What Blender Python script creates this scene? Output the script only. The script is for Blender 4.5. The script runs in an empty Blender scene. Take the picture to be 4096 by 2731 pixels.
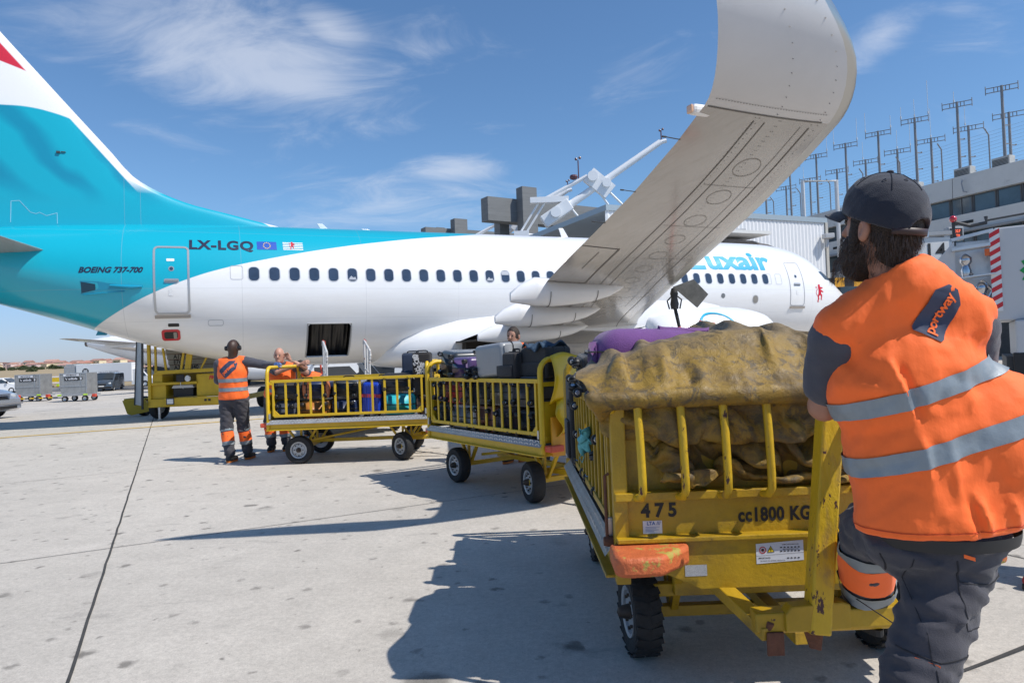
import bpy, bmesh, math, random
import numpy as np
from mathutils import Vector, Matrix, noise
random.seed(7)
R=math.radians
sc=bpy.context.scene
C=sc.collection
# ---------------- camera ----------------
PITCH,ROLL=.0184,.0384
cam=bpy.data.cameras.new('camera'); cam.lens=24.0; cam.sensor_width=36; cam.clip_start=.05; cam.clip_end=6000
co=bpy.data.objects.new('camera',cam); C.objects.link(co); sc.camera=co
_cp,_sp,_cr,_sr=math.cos(PITCH),math.sin(PITCH),math.cos(ROLL),math.sin(ROLL)
FWD=Vector((0,_cp,_sp)); _up=Vector((0,-_sp,_cp)); _rt=Vector((1,0,0))
RT=_rt*_cr-_up*_sr; UP=_rt*_sr+_up*_cr
m=Matrix((RT,UP,-FWD)).transposed().to_4x4(); m.translation=(0,0,1.45); co.matrix_world=m
cam.dof.use_dof=False
# ---------------- world ----------------
SUN_AZ=math.atan2(.915,-.403); SUN_EL=R(52.5)
w=bpy.data.worlds.new('World'); sc.world=w; w.use_nodes=True
nt=w.node_tree; nt.nodes.clear(); N=nt.nodes.new; L=nt.links.new
out=N('ShaderNodeOutputWorld'); bg=N('ShaderNodeBackground'); bg.inputs[1].default_value=.115
sky=N('ShaderNodeTexSky'); sky.sky_type='NISHITA'; sky.sun_disc=False
sky.sun_elevation=SUN_EL; sky.sun_rotation=SUN_AZ; sky.altitude=100; sky.air_density=1.0; sky.dust_density=.35; sky.ozone_density=1.6
tc=N('ShaderNodeTexCoord'); sep=N('ShaderNodeSeparateXYZ'); L(tc.outputs['Generated'],sep.inputs[0])
def wm(op,a,b=None,c=None):
    n=N('ShaderNodeMath'); n.operation=op
    for i,v in enumerate((a,b,c)):
        if v is None: continue
        if isinstance(v,(int,float)): n.inputs[i].default_value=v
        else: L(v,n.inputs[i])
    return n.outputs[0]
# cirrus sheet: direction projected on a high flat layer
zc=wm('MAXIMUM',sep.outputs[2],.03); zz=wm('ADD',zc,.28)
px=wm('DIVIDE',sep.outputs[0],zz); py=wm('DIVIDE',sep.outputs[1],zz)
cmb=N('ShaderNodeCombineXYZ'); L(px,cmb.inputs[0]); L(py,cmb.inputs[1])
def cnoise(scale,detail,rough,stretch,rot,dist=0,off=(0,0,0)):
    mp=N('ShaderNodeMapping'); mp.inputs['Rotation'].default_value=(0,0,rot); mp.inputs['Scale'].default_value=stretch; mp.inputs['Location'].default_value=off
    L(cmb.outputs[0],mp.inputs[0]); n=N('ShaderNodeTexNoise'); n.inputs['Scale'].default_value=scale; n.inputs['Detail'].default_value=detail
    n.inputs['Roughness'].default_value=rough; n.inputs['Distortion'].default_value=dist; L(mp.outputs[0],n.inputs[0]); return n.outputs[0]
fine=cnoise(3.2,10,.64,(1,1.9,1),R(28),.9)
big=cnoise(1.3,3,.5,(1,1.3,1),R(35),.2,(1.7,3.1,0))
def blob(x,y,rx,ry,rot=0):
    mp=N('ShaderNodeMapping'); mp.vector_type='POINT'
    # ((p-c) rotated)/r
    s1=N('ShaderNodeVectorMath'); s1.operation='SUBTRACT'; L(cmb.outputs[0],s1.inputs[0]); s1.inputs[1].default_value=(x,y,0)
    mp.inputs['Rotation'].default_value=(0,0,-rot); mp.inputs['Scale'].default_value=(1,1,1); L(s1.outputs[0],mp.inputs[0])
    s2=N('ShaderNodeVectorMath'); s2.operation='DIVIDE'; L(mp.outputs[0],s2.inputs[0]); s2.inputs[1].default_value=(rx,ry,1)
    ln=N('ShaderNodeVectorMath'); ln.operation='LENGTH'; L(s2.outputs[0],ln.inputs[0])
    return wm('MAXIMUM',wm('SUBTRACT',1,ln.outputs['Value']),0)
def dirpt(u,v):   # photo fraction -> layer coordinates (world-space cloud positions)
    d=FWD*24+RT*((u-.5)*36)+UP*((.5-v)*24); d.normalize(); z=max(d.z,.03)+.28
    return d.x/z,d.y/z
def cl(u,v,u2,v2,wd):
    a=Vector(dirpt(u,v)); b=Vector(dirpt(u2,v2)); c=(a+b)/2; d=b-a
    return blob(c.x,c.y,d.length*.5+wd,wd,math.atan2(d.y,d.x))
BL=[(cl(.10,.01,.32,.13,.30),1.3),(cl(.22,.11,.34,.13,.13),1.5),(cl(.30,.02,.34,.06,.09),1.15),(cl(.34,.17,.37,.20,.10),.8),(cl(.40,.25,.49,.25,.10),1.25),(cl(.28,.32,.48,.29,.30),.85),(cl(.4,.07,.47,.07,.12),.55),
    (cl(.60,.13,.66,.10,.18),.55),(cl(.84,.08,.89,.02,.09),1.1),(cl(.90,.02,.99,.05,.15),.55),(cl(.0,.26,.1,.3,.3),.3),(cl(.14,.19,.2,.22,.15),.35)]
mask=None
for b,s in BL:
    v=wm('MULTIPLY',b,s); mask=v if mask is None else wm('MAXIMUM',mask,v)
dens=wm('ADD',wm('MULTIPLY',mask,.85),wm('MULTIPLY',big,.22))
f2=wm('SUBTRACT',wm('ADD',wm('MULTIPLY',fine,1.15),wm('MULTIPLY',dens,.62)),.74)
cm=N('ShaderNodeMapRange'); cm.interpolation_type='SMOOTHSTEP'; L(f2,cm.inputs[0]); cm.inputs[1].default_value=0; cm.inputs[2].default_value=.62; cm.inputs[3].default_value=0; cm.inputs[4].default_value=.52
fade=N('ShaderNodeMapRange'); L(sep.outputs[2],fade.inputs[0]); fade.inputs[1].default_value=.02; fade.inputs[2].default_value=.12
cf=wm('MULTIPLY',cm.outputs[0],fade.outputs[0])
tn=N('ShaderNodeMixRGB'); tn.blend_type='MULTIPLY'; tn.inputs[0].default_value=1; hz=N('ShaderNodeMapRange'); hz.interpolation_type='SMOOTHSTEP'; L(sep.outputs[2],hz.inputs[0]); hz.inputs[1].default_value=-.02; hz.inputs[2].default_value=.22
hm=N('ShaderNodeMixRGB'); L(hz.outputs[0],hm.inputs[0]); hm.inputs[1].default_value=(.53,.60,.93,1); hm.inputs[2].default_value=(.74,.97,1.15,1); L(hm.outputs[0],tn.inputs[2]); L(sky.outputs[0],tn.inputs[1])
mx=N('ShaderNodeMixRGB'); L(cf,mx.inputs[0]); L(tn.outputs[0],mx.inputs[1]); mx.inputs[2].default_value=(6.6,6.9,7.6,1)
L(mx.outputs[0],bg.inputs[0]); L(bg.outputs[0],out.inputs[0])
# ---------------- sun ----------------
sl=bpy.data.lights.new('sun','SUN'); sl.energy=4.4; sl.angle=R(.5); sl.color=(1,.955,.89)
so=bpy.data.objects.new('sun',sl); C.objects.link(so)
sd=Vector((math.sin(SUN_AZ)*math.cos(SUN_EL),math.cos(SUN_AZ)*math.cos(SUN_EL),math.sin(SUN_EL)))
so.rotation_euler=sd.to_track_quat('Z','Y').to_euler(); so.location=(0,0,60)
sc.view_settings.view_transform='Standard'; sc.view_settings.look='None'; sc.view_settings.exposure=0.12; sc.view_settings.gamma=1
# ---------------- materials ----------------
MATS={}
def mat(name,col,rough=.5,metal=0,var=.0,vscale=4,bump=0,bscale=30,coat=0,spec=.5,wear=None,col2=None,c2s=3,c2t=(.5,.6),emit=None,stretch=(1,1,1),trans=0,sheen=0,wt=(.62,.66),ws=9):
    if name in MATS: return MATS[name]
    m=bpy.data.materials.new(name); m.use_nodes=True; nt=m.node_tree; N=nt.nodes.new; L=nt.links.new
    b=nt.nodes['Principled BSDF']; b.inputs['Roughness'].default_value=rough; b.inputs['Metallic'].default_value=metal
    b.inputs['Coat Weight'].default_value=coat; b.inputs['Coat Roughness'].default_value=.08; b.inputs['Specular IOR Level'].default_value=spec
    if sheen: b.inputs['Sheen Weight'].default_value=sheen
    if trans: b.inputs['Transmission Weight'].default_value=trans
    c4=(*col,1)
    b.inputs['Base Color'].default_value=c4
    tc=N('ShaderNodeTexCoord'); mp=N('ShaderNodeMapping'); mp.inputs['Scale'].default_value=stretch; L(tc.outputs['Object'],mp.inputs[0]); P=mp.outputs[0]
    def nz(s,d=5,r=.6,ds=0):
        n=N('ShaderNodeTexNoise'); n.inputs['Scale'].default_value=s; n.inputs['Detail'].default_value=d; n.inputs['Roughness'].default_value=r; n.inputs['Distortion'].default_value=ds; L(P,n.inputs[0]); return n.outputs[0]
    def ramp(src,a,bb):
        r=N('ShaderNodeMapRange'); r.interpolation_type='SMOOTHSTEP'; L(src,r.inputs[0]); r.inputs[1].default_value=a; r.inputs[2].default_value=bb; return r.outputs[0]
    def mix(f,a,bb,mode='MIX'):
        x=N('ShaderNodeMixRGB'); x.blend_type=mode
        if isinstance(f,(int,float)): x.inputs[0].default_value=f
        else: L(f,x.inputs[0])
        for i,v in ((1,a),(2,bb)):
            if isinstance(v,tuple): x.inputs[i].default_value=v
            else: L(v,x.inputs[i])
        return x.outputs[0]
    cur=c4
    if var:
        r=N('ShaderNodeMapRange'); L(nz(vscale,6,.65),r.inputs[0]); r.inputs[1].default_value=.3; r.inputs[2].default_value=.7; r.inputs[3].default_value=1-var; r.inputs[4].default_value=1+var
        cur=mix(1.0,cur,r.outputs[0],'MULTIPLY')
    if col2: cur=mix(ramp(nz(c2s,7,.65,.4),*c2t),cur,(*col2,1))
    if wear: cur=mix(ramp(nz(ws,8,.7,.2),*wt),cur,(*wear,1))
    if not isinstance(cur,tuple): L(cur,b.inputs['Base Color'])
    if bump:
        bp=N('ShaderNodeBump'); bp.inputs['Strength'].default_value=bump; bp.inputs['Distance'].default_value=.02; L(nz(bscale,5,.6),bp.inputs['Height']); L(bp.outputs[0],b.inputs['Normal'])
    if emit: b.inputs['Emission Color'].default_value=(*emit[0],1); b.inputs['Emission Strength'].default_value=emit[1]
    MATS[name]=m
    return m
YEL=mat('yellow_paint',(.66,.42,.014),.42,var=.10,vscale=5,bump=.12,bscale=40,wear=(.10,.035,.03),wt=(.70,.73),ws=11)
YELN=mat('yellow_paint_near_shaded',(.41,.25,.007),.45,var=.22,vscale=2.5,bump=.18,bscale=50,wear=(.055,.018,.018),wt=(.66,.675),ws=26,col2=(.20,.125,.02),c2s=3,c2t=(.50,.74))  # base yellow darkened to paint in the shade on the near cart
YELW=mat('yellow_paint_worn',(.56,.36,.012),.5,var=.18,vscale=6,bump=.25,bscale=60,wear=(.055,.016,.02),wt=(.605,.62),ws=24,stretch=(1,1,.45),col2=(.30,.19,.05),c2s=8,c2t=(.52,.7))
WHT=mat('white_paint',(.78,.79,.8),.4,var=.05,vscale=2)
GRYP=mat('grey_paint',(.30,.31,.32),.5,var=.08)
DGR=mat('dark_grey',(.045,.047,.05),.6,var=.1)
BLK=mat('black',(.012,.012,.013),.55,var=.1)
RUB=mat('rubber',(.018,.018,.019),.8,var=.25,vscale=20,bump=.3,bscale=60)
STL=mat('steel',(.5,.51,.52),.35,metal=.85,var=.1,vscale=10)
ALU=mat('aluminium',(.62,.63,.64),.38,metal=.9,var=.12,vscale=2.5,bump=.05)
GLS=mat('dark_glass',(.03,.045,.06),.08,spec=.8)
RUST=mat('rust',(.14,.055,.03),.85,var=.3,vscale=15,bump=.4,bscale=60)
REDP=mat('red_paint',(.55,.06,.03),.5,var=.1,vscale=6,wear=(.4,.3,.05),wt=(.66,.7),ws=18)
ORB=mat('orange_bumper',(.52,.12,.035),.6,var=.2,vscale=10,wear=(.38,.30,.06),wt=(.56,.6),ws=10,bump=.4,bscale=50)
# ---------------- mesh helpers ----------------
class MB:
    def __init__(s): s.v=[]; s.f=[]; s.mi=[]
    def add(s,vs,fs,mi=0):
        o=len(s.v); s.v+=[tuple(v) for v in vs]; s.f+=[tuple(i+o for i in f) for f in fs]; s.mi+=[mi]*len(fs); return s
    def box(s,x0,x1,y0,y1,z0,z1,mi=0,M=None):
        vs=[Vector(p) for p in ((x0,y0,z0),(x1,y0,z0),(x1,y1,z0),(x0,y1,z0),(x0,y0,z1),(x1,y0,z1),(x1,y1,z1),(x0,y1,z1))]
        if M: vs=[M@v for v in vs]
        return s.add(vs,[(0,3,2,1),(4,5,6,7),(0,1,5,4),(1,2,6,5),(2,3,7,6),(3,0,4,7)],mi)
    def bar(s,a,b,w,h,mi=0,up=(0,0,1)):
        a=Vector(a); b=Vector(b); d=(b-a).normalized(); u=Vector(up)
        if abs(d.dot(u))>.95: u=Vector((0,1,0))
        r=d.cross(u).normalized(); u=r.cross(d)
        vs=[p+r*(i*w/2)+u*(j*h/2) for p in (a,b) for i,j in ((-1,-1),(1,-1),(1,1),(-1,1))]
        return s.add(vs,[(0,1,2,3),(7,6,5,4),(0,4,5,1),(1,5,6,2),(2,6,7,3),(3,7,4,0)],mi)
    def tube(s,pts,r,n=10,mi=0,closed=False,caps=True):
        pts=[Vector(p) for p in pts]; k=len(pts); rr=r if isinstance(r,(list,tuple)) else [r]*k
        ref=None; rings=[]
        for i,p in enumerate(pts):
            if closed: d=pts[(i+1)%k]-pts[i-1]
            else: d=pts[min(i+1,k-1)]-pts[max(i-1,0)]
            d.normalize()
            if ref is None: ref=d.orthogonal().normalized()
            ref=(ref-d*ref.dot(d)).normalized(); q=d.cross(ref)
            rings.append([p+(ref*math.cos(t)+q*math.sin(t))*rr[i] for t in [2*math.pi*j/n for j in range(n)]])
        return s.loft(rings,closed,caps,mi)
    def loft(s,rings,closed=False,caps=True,mi=0,open_ring=False):
        n=len(rings[0]); k=len(rings); vs=[v for r in rings for v in r]; fs=[]
        for i in range(k if closed else k-1):
            for j in range(n-1 if open_ring else n):
                a=i*n+j; b=i*n+(j+1)%n; c=((i+1)%k)*n+(j+1)%n; d=((i+1)%k)*n+j; fs.append((a,b,c,d))
        if caps and not closed and not open_ring: fs.append(tuple(range(n-1,-1,-1))); fs.append(tuple((k-1)*n+j for j in range(n)))
        return s.add(vs,fs,mi)
    def lathe(s,prof,n=24,axis='Z',c=(0,0,0),mi=0,a0=0,M=None,caps=True):
        rings=[]
        for r,h in prof:
            ring=[]
            for j in range(n):
                t=a0+2*math.pi*j/n; x,y=r*math.cos(t),r*math.sin(t)
                p={'Z':(x,y,h),'Y':(x,h,-y),'X':(h,x,y)}[axis]; p=Vector(p)+Vector(c)
                ring.append(M@p if M else p)
            rings.append(ring)
        return s.loft(rings,mi=mi,caps=caps)
    def prism(s,poly,h0,h1,axis='Z',mi=0,M=None):
        def P(a,b,h):
            p=Vector({'Z':(a,b,h),'Y':(a,h,b),'X':(h,a,b)}[axis]); return M@p if M else p
        n=len(poly); vs=[P(a,b,h0) for a,b in poly]+[P(a,b,h1) for a,b in poly]
        fs=[tuple(range(n-1,-1,-1)),tuple(range(n,2*n))]+[(j,(j+1)%n,n+(j+1)%n,n+j) for j in range(n)]
        return s.add(vs,fs,mi)
    def grid(s,fn,nu,nv,mi=0,wrap=False):
        vs=[fn(i/(nu-1),j/(nv-1)) for i in range(nu) for j in range(nv)]
        fs=[(i*nv+j,(i+1)*nv+j,(i+1)*nv+j+1,i*nv+j+1) for i in range(nu-1) for j in range(nv-1)]
        return s.add(vs,fs,mi)
    def sphere(s,c,r,n=12,mi=0):
        r=r if isinstance(r,(tuple,list)) else (r,r,r); rings=[]
        for i in range(n//2+1):
            t=math.pi*i/(n//2); t=min(max(t,.02),math.pi-.02)
            rings.append([Vector((c[0]+r[0]*math.sin(t)*math.cos(2*math.pi*j/n),c[1]+r[1]*math.sin(t)*math.sin(2*math.pi*j/n),c[2]+r[2]*math.cos(t))) for j in range(n)])
        return s.loft(rings,mi=mi)
def obj(name,mb,mats,parent=None,loc=None,rot=None,smooth=False,bevel=0,solid=0,sub=0,recalc=True,seg=2,ang=40):
    me=bpy.data.meshes.new(name); me.from_pydata([tuple(v) for v in mb.v],[],mb.f)
    if not isinstance(mats,(list,tuple)): mats=[mats]
    for mm in mats: me.materials.append(mm)
    if len(mats)>1: me.polygons.foreach_set('material_index',mb.mi)
    if recalc:
        bm=bmesh.new(); bm.from_mesh(me); bmesh.ops.recalc_face_normals(bm,faces=bm.faces); bm.to_mesh(me); bm.free()
    if smooth:
        me.polygons.foreach_set('use_smooth',[True]*len(me.polygons))
        if smooth!='full' : me.set_sharp_from_angle(angle=R(ang))
    o=bpy.data.objects.new(name,me); C.objects.link(o)
    if parent: o.parent=parent
    if loc: o.location=loc
    if rot: o.rotation_euler=rot
    if solid: md=o.modifiers.new('s','SOLIDIFY'); md.thickness=solid; md.offset=0
    if bevel: md=o.modifiers.new('b','BEVEL'); md.width=bevel; md.segments=seg; md.limit_method='ANGLE'; md.angle_limit=R(35)
    if sub: md=o.modifiers.new('u','SUBSURF'); md.levels=sub; md.render_levels=sub
    return o
def thing(name,label,cat,loc=(0,0,0),rotz=0,group=None,parent=None):
    o=bpy.data.objects.new(name,None); C.objects.link(o); o.location=loc; o.rotation_euler=(0,0,rotz); o.empty_display_size=.3
    return tag(o,label,cat,group)
def tag(o,label=None,cat=None,group=None,kind=None):
    if label: o['label']=label
    if cat: o['category']=cat
    if group: o['group']=group
    if kind: o['kind']=kind
    return o
def copy_tree(o,parent=None):
    c=o.copy(); C.objects.link(c); c.parent=parent
    for ch in list(o.children): copy_tree(ch,c)
    return c
def text_mesh(body,size=1,bold=0,spacing=1,shear=0,maxlen=None,align='CENTER'):
    """flat text as (verts, faces) in xy-plane"""
    cu=bpy.data.curves.new('t','FONT'); cu.body=body; cu.size=size; cu.offset=bold; cu.space_character=spacing; cu.shear=shear
    cu.align_x=align; cu.align_y='CENTER'; cu.resolution_u=4
    o=bpy.data.objects.new('t',cu); C.objects.link(o)
    dg=bpy.context.evaluated_depsgraph_get(); me=bpy.data.meshes.new_from_object(o.evaluated_get(dg))
    bm=bmesh.new(); bm.from_mesh(me); bmesh.ops.triangulate(bm,faces=bm.faces)
    if maxlen:
        for _ in range(5):
            es=[e for e in bm.edges if e.calc_length()>maxlen]
            if not es: break
            bmesh.ops.subdivide_edges(bm,edges=es,cuts=1,use_grid_fill=False); bmesh.ops.triangulate(bm,faces=bm.faces)
    vs=[v.co.copy() for v in bm.verts]; fs=[tuple(v.index for v in f.verts) for f in bm.faces]; bm.free()
    bpy.data.objects.remove(o); bpy.data.curves.remove(cu); bpy.data.meshes.remove(me)
    return vs,fs
def text_on(mb,body,M,size,bold=0,spacing=1,shear=0,mi=0,sx=1):
    vs,fs=text_mesh(body,size,bold,spacing,shear); return mb.add([M@Vector((v.x*sx,v.y,0)) for v in vs],fs,mi)
def FM(o,x,y=None):   # frame matrix: origin o, text x axis, text up axis
    x=Vector(x).normalized(); y=Vector(y if y else (0,0,1)); z=x.cross(y).normalized(); y=z.cross(x)
    M=Matrix((x,y,z)).transposed().to_4x4(); M.translation=o; return M
def rrect(w,h,r,n=4,cx=0,cy=0):
    P=[]
    for qx,qy,a in ((1,1,0),(-1,1,90),(-1,-1,180),(1,-1,270)):
        for i in range(n+1):
            t=R(a+90*i/n); P.append((cx+qx*(w/2-r)+r*math.cos(t),cy+qy*(h/2-r)+r*math.sin(t)))
    return P
def ss(a,b,x):
    t=min(max((x-a)/(b-a),0),1); return t*t*(3-2*t)
def gz(X,Y):   # apron falls away gently far to the left
    return -.85*ss(27,55,.8*Y-.6*X)
# ================= GROUND, FAR FIELD =================
def concrete():
    m=bpy.data.materials.new('concrete'); m.use_nodes=True; nt=m.node_tree; N=nt.nodes.new; L=nt.links.new
    b=nt.nodes['Principled BSDF']; b.inputs['Roughness'].default_value=.88; b.inputs['Specular IOR Level'].default_value=.3
    g=N('ShaderNodeNewGeometry')
    def nz(s,d,r,ds=0,st=(1,1,1)):
        mp=N('ShaderNodeMapping'); mp.inputs['Scale'].default_value=st; L(g.outputs['Position'],mp.inputs[0])
        n=N('ShaderNodeTexNoise'); n.inputs['Scale'].default_value=s; n.inputs['Detail'].default_value=d; n.inputs['Roughness'].default_value=r; n.inputs['Distortion'].default_value=ds; L(mp.outputs[0],n.inputs[0]); return n.outputs[0]
    def mr(src,a,c,d,e,sm=False):
        r=N('ShaderNodeMapRange'); L(src,r.inputs[0]); 
        if sm: r.interpolation_type='SMOOTHSTEP'
        for i,v in enumerate((a,c,d,e)): r.inputs[i+1].default_value=v
        return r.outputs[0]
    def mul(a,c,mode='MULTIPLY',f=1.0):
        x=N('ShaderNodeMixRGB'); x.blend_type=mode
        if isinstance(f,(int,float)): x.inputs[0].default_value=f
        else: L(f,x.inputs[0])
        for i,v in ((1,a),(2,c)):
            if isinstance(v,tuple): x.inputs[i].default_value=v
            else: L(v,x.inputs[i])
        return x.outputs[0]
    c=mul((.495,.455,.40,1),mr(nz(.35,4,.6),.3,.7,.90,1.10))
    c=mul(c,mr(nz(3.5,6,.7),.3,.7,.91,1.07)); c=mul(c,mr(nz(28,5,.8),.28,.72,.84,1.14))
    c=mul(c,mr(nz(110,3,.9),.25,.75,.76,1.22))
    # fine aggregate
    v=N('ShaderNodeTexVoronoi'); v.inputs['Scale'].default_value=55; L(g.outputs['Position'],v.inputs[0])
    c=mul(c,mr(v.outputs['Distance'],0,.28,.72,1,True))
    # oil drips: scattered dark spots of uneven size
    def spots(scale,thr,dark,off):
        mp=N('ShaderNodeMapping'); mp.inputs['Location'].default_value=off; L(g.outputs['Position'],mp.inputs[0])
        vv=N('ShaderNodeTexVoronoi'); vv.inputs['Scale'].default_value=scale; vv.inputs['Randomness'].default_value=1
        ad=N('ShaderNodeVectorMath'); ad.operation='ADD'; L(mp.outputs[0],ad.inputs[0])
        nn=N('ShaderNodeTexNoise'); nn.inputs['Scale'].default_value=scale*4; sc_=N('ShaderNodeVectorMath'); sc_.operation='SCALE'; sc_.inputs['Scale'].default_value=.35/scale
        L(mp.outputs[0],nn.inputs[0]); L(nn.outputs['Color'],sc_.inputs[0]); L(sc_.outputs[0],ad.inputs[1]); L(ad.outputs[0],vv.inputs[0])
        s3=N('ShaderNodeSeparateColor'); L(vv.outputs['Color'],s3.inputs[0])
        t=N('ShaderNodeMath'); t.operation='MULTIPLY'; L(s3.outputs[0],t.inputs[0]); t.inputs[1].default_value=thr
        dd=N('ShaderNodeMath'); dd.operation='DIVIDE'; L(vv.outputs['Distance'],dd.inputs[0]); L(t.outputs[0],dd.inputs[1])
        return mr(dd.outputs[0],.35,1.1,dark,1,True)
    c=mul(c,spots(3.2,.20,.45,(0,0,0))); c=mul(c,spots(1.5,.20,.45,(3,5,0))); c=mul(c,spots(6,.28,.60,(7,1,0))); c=mul(c,spots(2.1,.24,.78,(1,8,0)))
    # long rubber / oil stains near the stand line
    st=mr(nz(.6,7,.7,.5,(1,4,1)),.60,.74,0,.55,True)
    c=mul(c,(.16,.15,.14,1),'MIX',st)
    L(c,b.inputs['Base Color'])
    bp=N('ShaderNodeBump'); bp.inputs['Strength'].default_value=.35; bp.inputs['Distance'].default_value=.006; L(nz(160,3,.7),bp.inputs['Height']); L(bp.outputs[0],b.inputs['Normal'])
    return m
CON=concrete()
def axis_pts(lo,hi,near,step0):
    P=[0]; s=step0
    while P[-1]<hi: P.append(P[-1]+s); s=s if P[-1]<near else s*1.35
    Q=[0]; s=step0
    while Q[-1]>lo: Q.append(Q[-1]-s); s=s if -Q[-1]<near else s*1.35
    return sorted(set(Q+P))
def ground_mesh():
    xs=axis_pts(-4000,3000,60,3); ys=axis_pts(-60,4500,75,3); m=MB(); n=len(ys)
    m.add([(x,y,gz(x,y)) for x in xs for y in ys],[(i*n+j,(i+1)*n+j,(i+1)*n+j+1,i*n+j+1) for i in range(len(xs)-1) for j in range(n-1)])
    return m
tag(obj('ground',ground_mesh(),CON),kind='structure')
JOI=mat('joint_sealant',(.05,.048,.045),.9,var=.3,vscale=8)
LINEY=mat('line_yellow',(.62,.40,.06),.8,var=.15,vscale=5,wear=(.4,.36,.3),wt=(.60,.66),ws=6)
LINEW=mat('line_white',(.74,.74,.72),.8,var=.08,vscale=5)
LINEK=mat('line_black',(.045,.048,.055),.8,var=.1,vscale=5)
def strip(m,pts,w,h,mi=0,step=1.5,j=0):
    for a,b in zip(pts,pts[1:]):
        a=Vector(a); b=Vector(b); d=b-a; k=max(1,int(d.length/step)); nrm=Vector((-d.y,d.x)).normalized()*w/2
        vs=[]
        for i in range(k+1):
            p=a+d*i/k; q=(noise.noise(Vector((p.x*3,p.y*3,0))))*j
            for s_ in (-1,1):
                x=p.x+nrm.x*s_+nrm.x*q; y=p.y+nrm.y*s_+nrm.y*q; vs.append((x,y,gz(x,y)+h))
        m.add(vs,[(2*i,2*i+1,2*i+3,2*i+2) for i in range(k)],mi)
m=MB()
dj=Vector((-8.7+2.13,16.3-3.21)).normalized(); pj=Vector((-8.7,16.3)); pn=Vector((dj.y,-dj.x))
for k in (-4,-3,-2,-1,0,1,2,3,4,5,6):
    a=pj+pn*(k*5.37); strip(m,[a-dj*28,a+dj*55],.012 if k else .017,.004,j=.7,step=.25 if k==0 else .6)
for k,(t) in enumerate((-21.3,-16.65,-12,-7.35,-2.7,2,6.6,11.3,16,20.6,25.3,30,35)):
    a=pj+dj*(t+ -.0); strip(m,[a-pn*45,a+pn*45],.009,.004,j=.7,step=.6)
strip(m,[(1.2,2.66),(1.89,2.98),(2.31,3.18),(4,3.98)],.018,.006,j=.7,step=.3)
tag(obj('expansion_joints',m,JOI),kind='structure')
m=MB(); strip(m,[(-40,-2.2),(-11.62,15.42),(-6.63,17.98),(-2,20.5),(20,33.5)],.16,.008)
tag(obj('stand_line',m,LINEY),kind='structure')
m=MB(); a=Vector((-19.35,26.48)); b=Vector((-15.72,28.16)); d=(b-a).normalized(); a=a-d*14
for i in range(26):
    p=a+d*i*1.62; q=p+d*1.62
    strip(m,[p,q],.2,.008,mi=i%2)
tag(obj('roadway_line',m,[LINEW,LINEK]),kind='structure')
# runway bands and dry grass beyond the apron
GRS=mat('dry_grass',(.33,.25,.14),.95,var=.25,vscale=.05,col2=(.20,.18,.09),c2s=.04,c2t=(.5,.65))
ASP=mat('asphalt_far',(.17,.165,.165),.9,var=.1,vscale=.05)
RWC=mat('pale_taxiway',(.50,.44,.39),.9,var=.08,vscale=.05)
def band(name,y0,y1,mt,h,x0=-3000,x1=400,sl=-.35):
    m=MB(); xs=[x0+(x1-x0)*i/24 for i in range(25)]
    vs=[]
    for x in xs:
        for y in (y0,y1): vs.append((x,y+sl*(x+150),gz(-500,500)+h))
    m.add(vs,[(2*i,2*i+1,2*i+3,2*i+2) for i in range(24)]); tag(obj(name,m,mt),kind='structure')
band('dry_field',178,420,GRS,.05,sl=0); band('taxiway',112,125,ASP,.06); band('pale_taxiway',150,178,RWC,.1); band('grass_strip',125,150,GRS,.07)
band('runway',330,410,ASP,.12); band('runway_shoulder',250,300,RWC,.12)
# low hill carrying the suburb
def hillz(x,y):
    yy=y; t=min(max((yy-330)/700,0),1.6); return -.85+t*(11.5+1.2*math.sin(x*.006+1)+.8*math.sin(x*.017))
m=MB(); m.grid(lambda u,v:(-2600+3400*u,330+1100*v,hillz(-2600+3400*u,330+1100*v)),90,22)
tag(obj('hillside',m,mat('hill_scrub',(.34,.26,.15),.95,var=.2,vscale=.03,col2=(.13,.14,.07),c2s=.012,c2t=(.56,.66))),kind='structure')
# suburb houses: one thing each
HC=[mat('plaster_%d'%i,c,.85,var=.06) for i,c in enumerate([(.70,.62,.52),(.78,.76,.72),(.64,.54,.44),(.72,.62,.42),(.64,.50,.47)])]
HR=[mat('roof_tile_%d'%i,c,.85,var=.15) for i,c in enumerate([(.42,.20,.15),(.50,.30,.24),(.36,.20,.16)])]
HW=mat('house_window',(.07,.08,.09),.3)
rh=random.Random(3)
def house(mats_w,mats_r,w,d,h,rh_,flat):
    t=thing('house','x','house')
    m=MB(); m.box(-w/2,w/2,-d/2,d/2,-3,h); obj('wall',m,mats_w,t)
    m=MB()
    if flat: m.box(-w/2-.3,w/2+.3,-d/2-.3,d/2+.3,h,h+.6)
    else: m.prism([(-d/2-.5,h),(d/2+.5,h),(0,h+rh_)],-w/2-.4,w/2+.4,axis='X')
    obj('roof',m,mats_r,t)
    m=MB()
    for r_ in range(max(1,int(h/3.2))):
        for c_ in range(max(2,int(w/4.5))):
            x=-w/2+w*(c_+.5)/max(2,int(w/4.5)); z=1.2+r_*3.2; m.box(x-.5,x+.5,-d/2-.12,-d/2+.1,z,z+1.2)
    obj('window',m,HW,t); return t
protos=[]
hcols=['cream','white','tan','yellow','pinkish']
N_H=0
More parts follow.
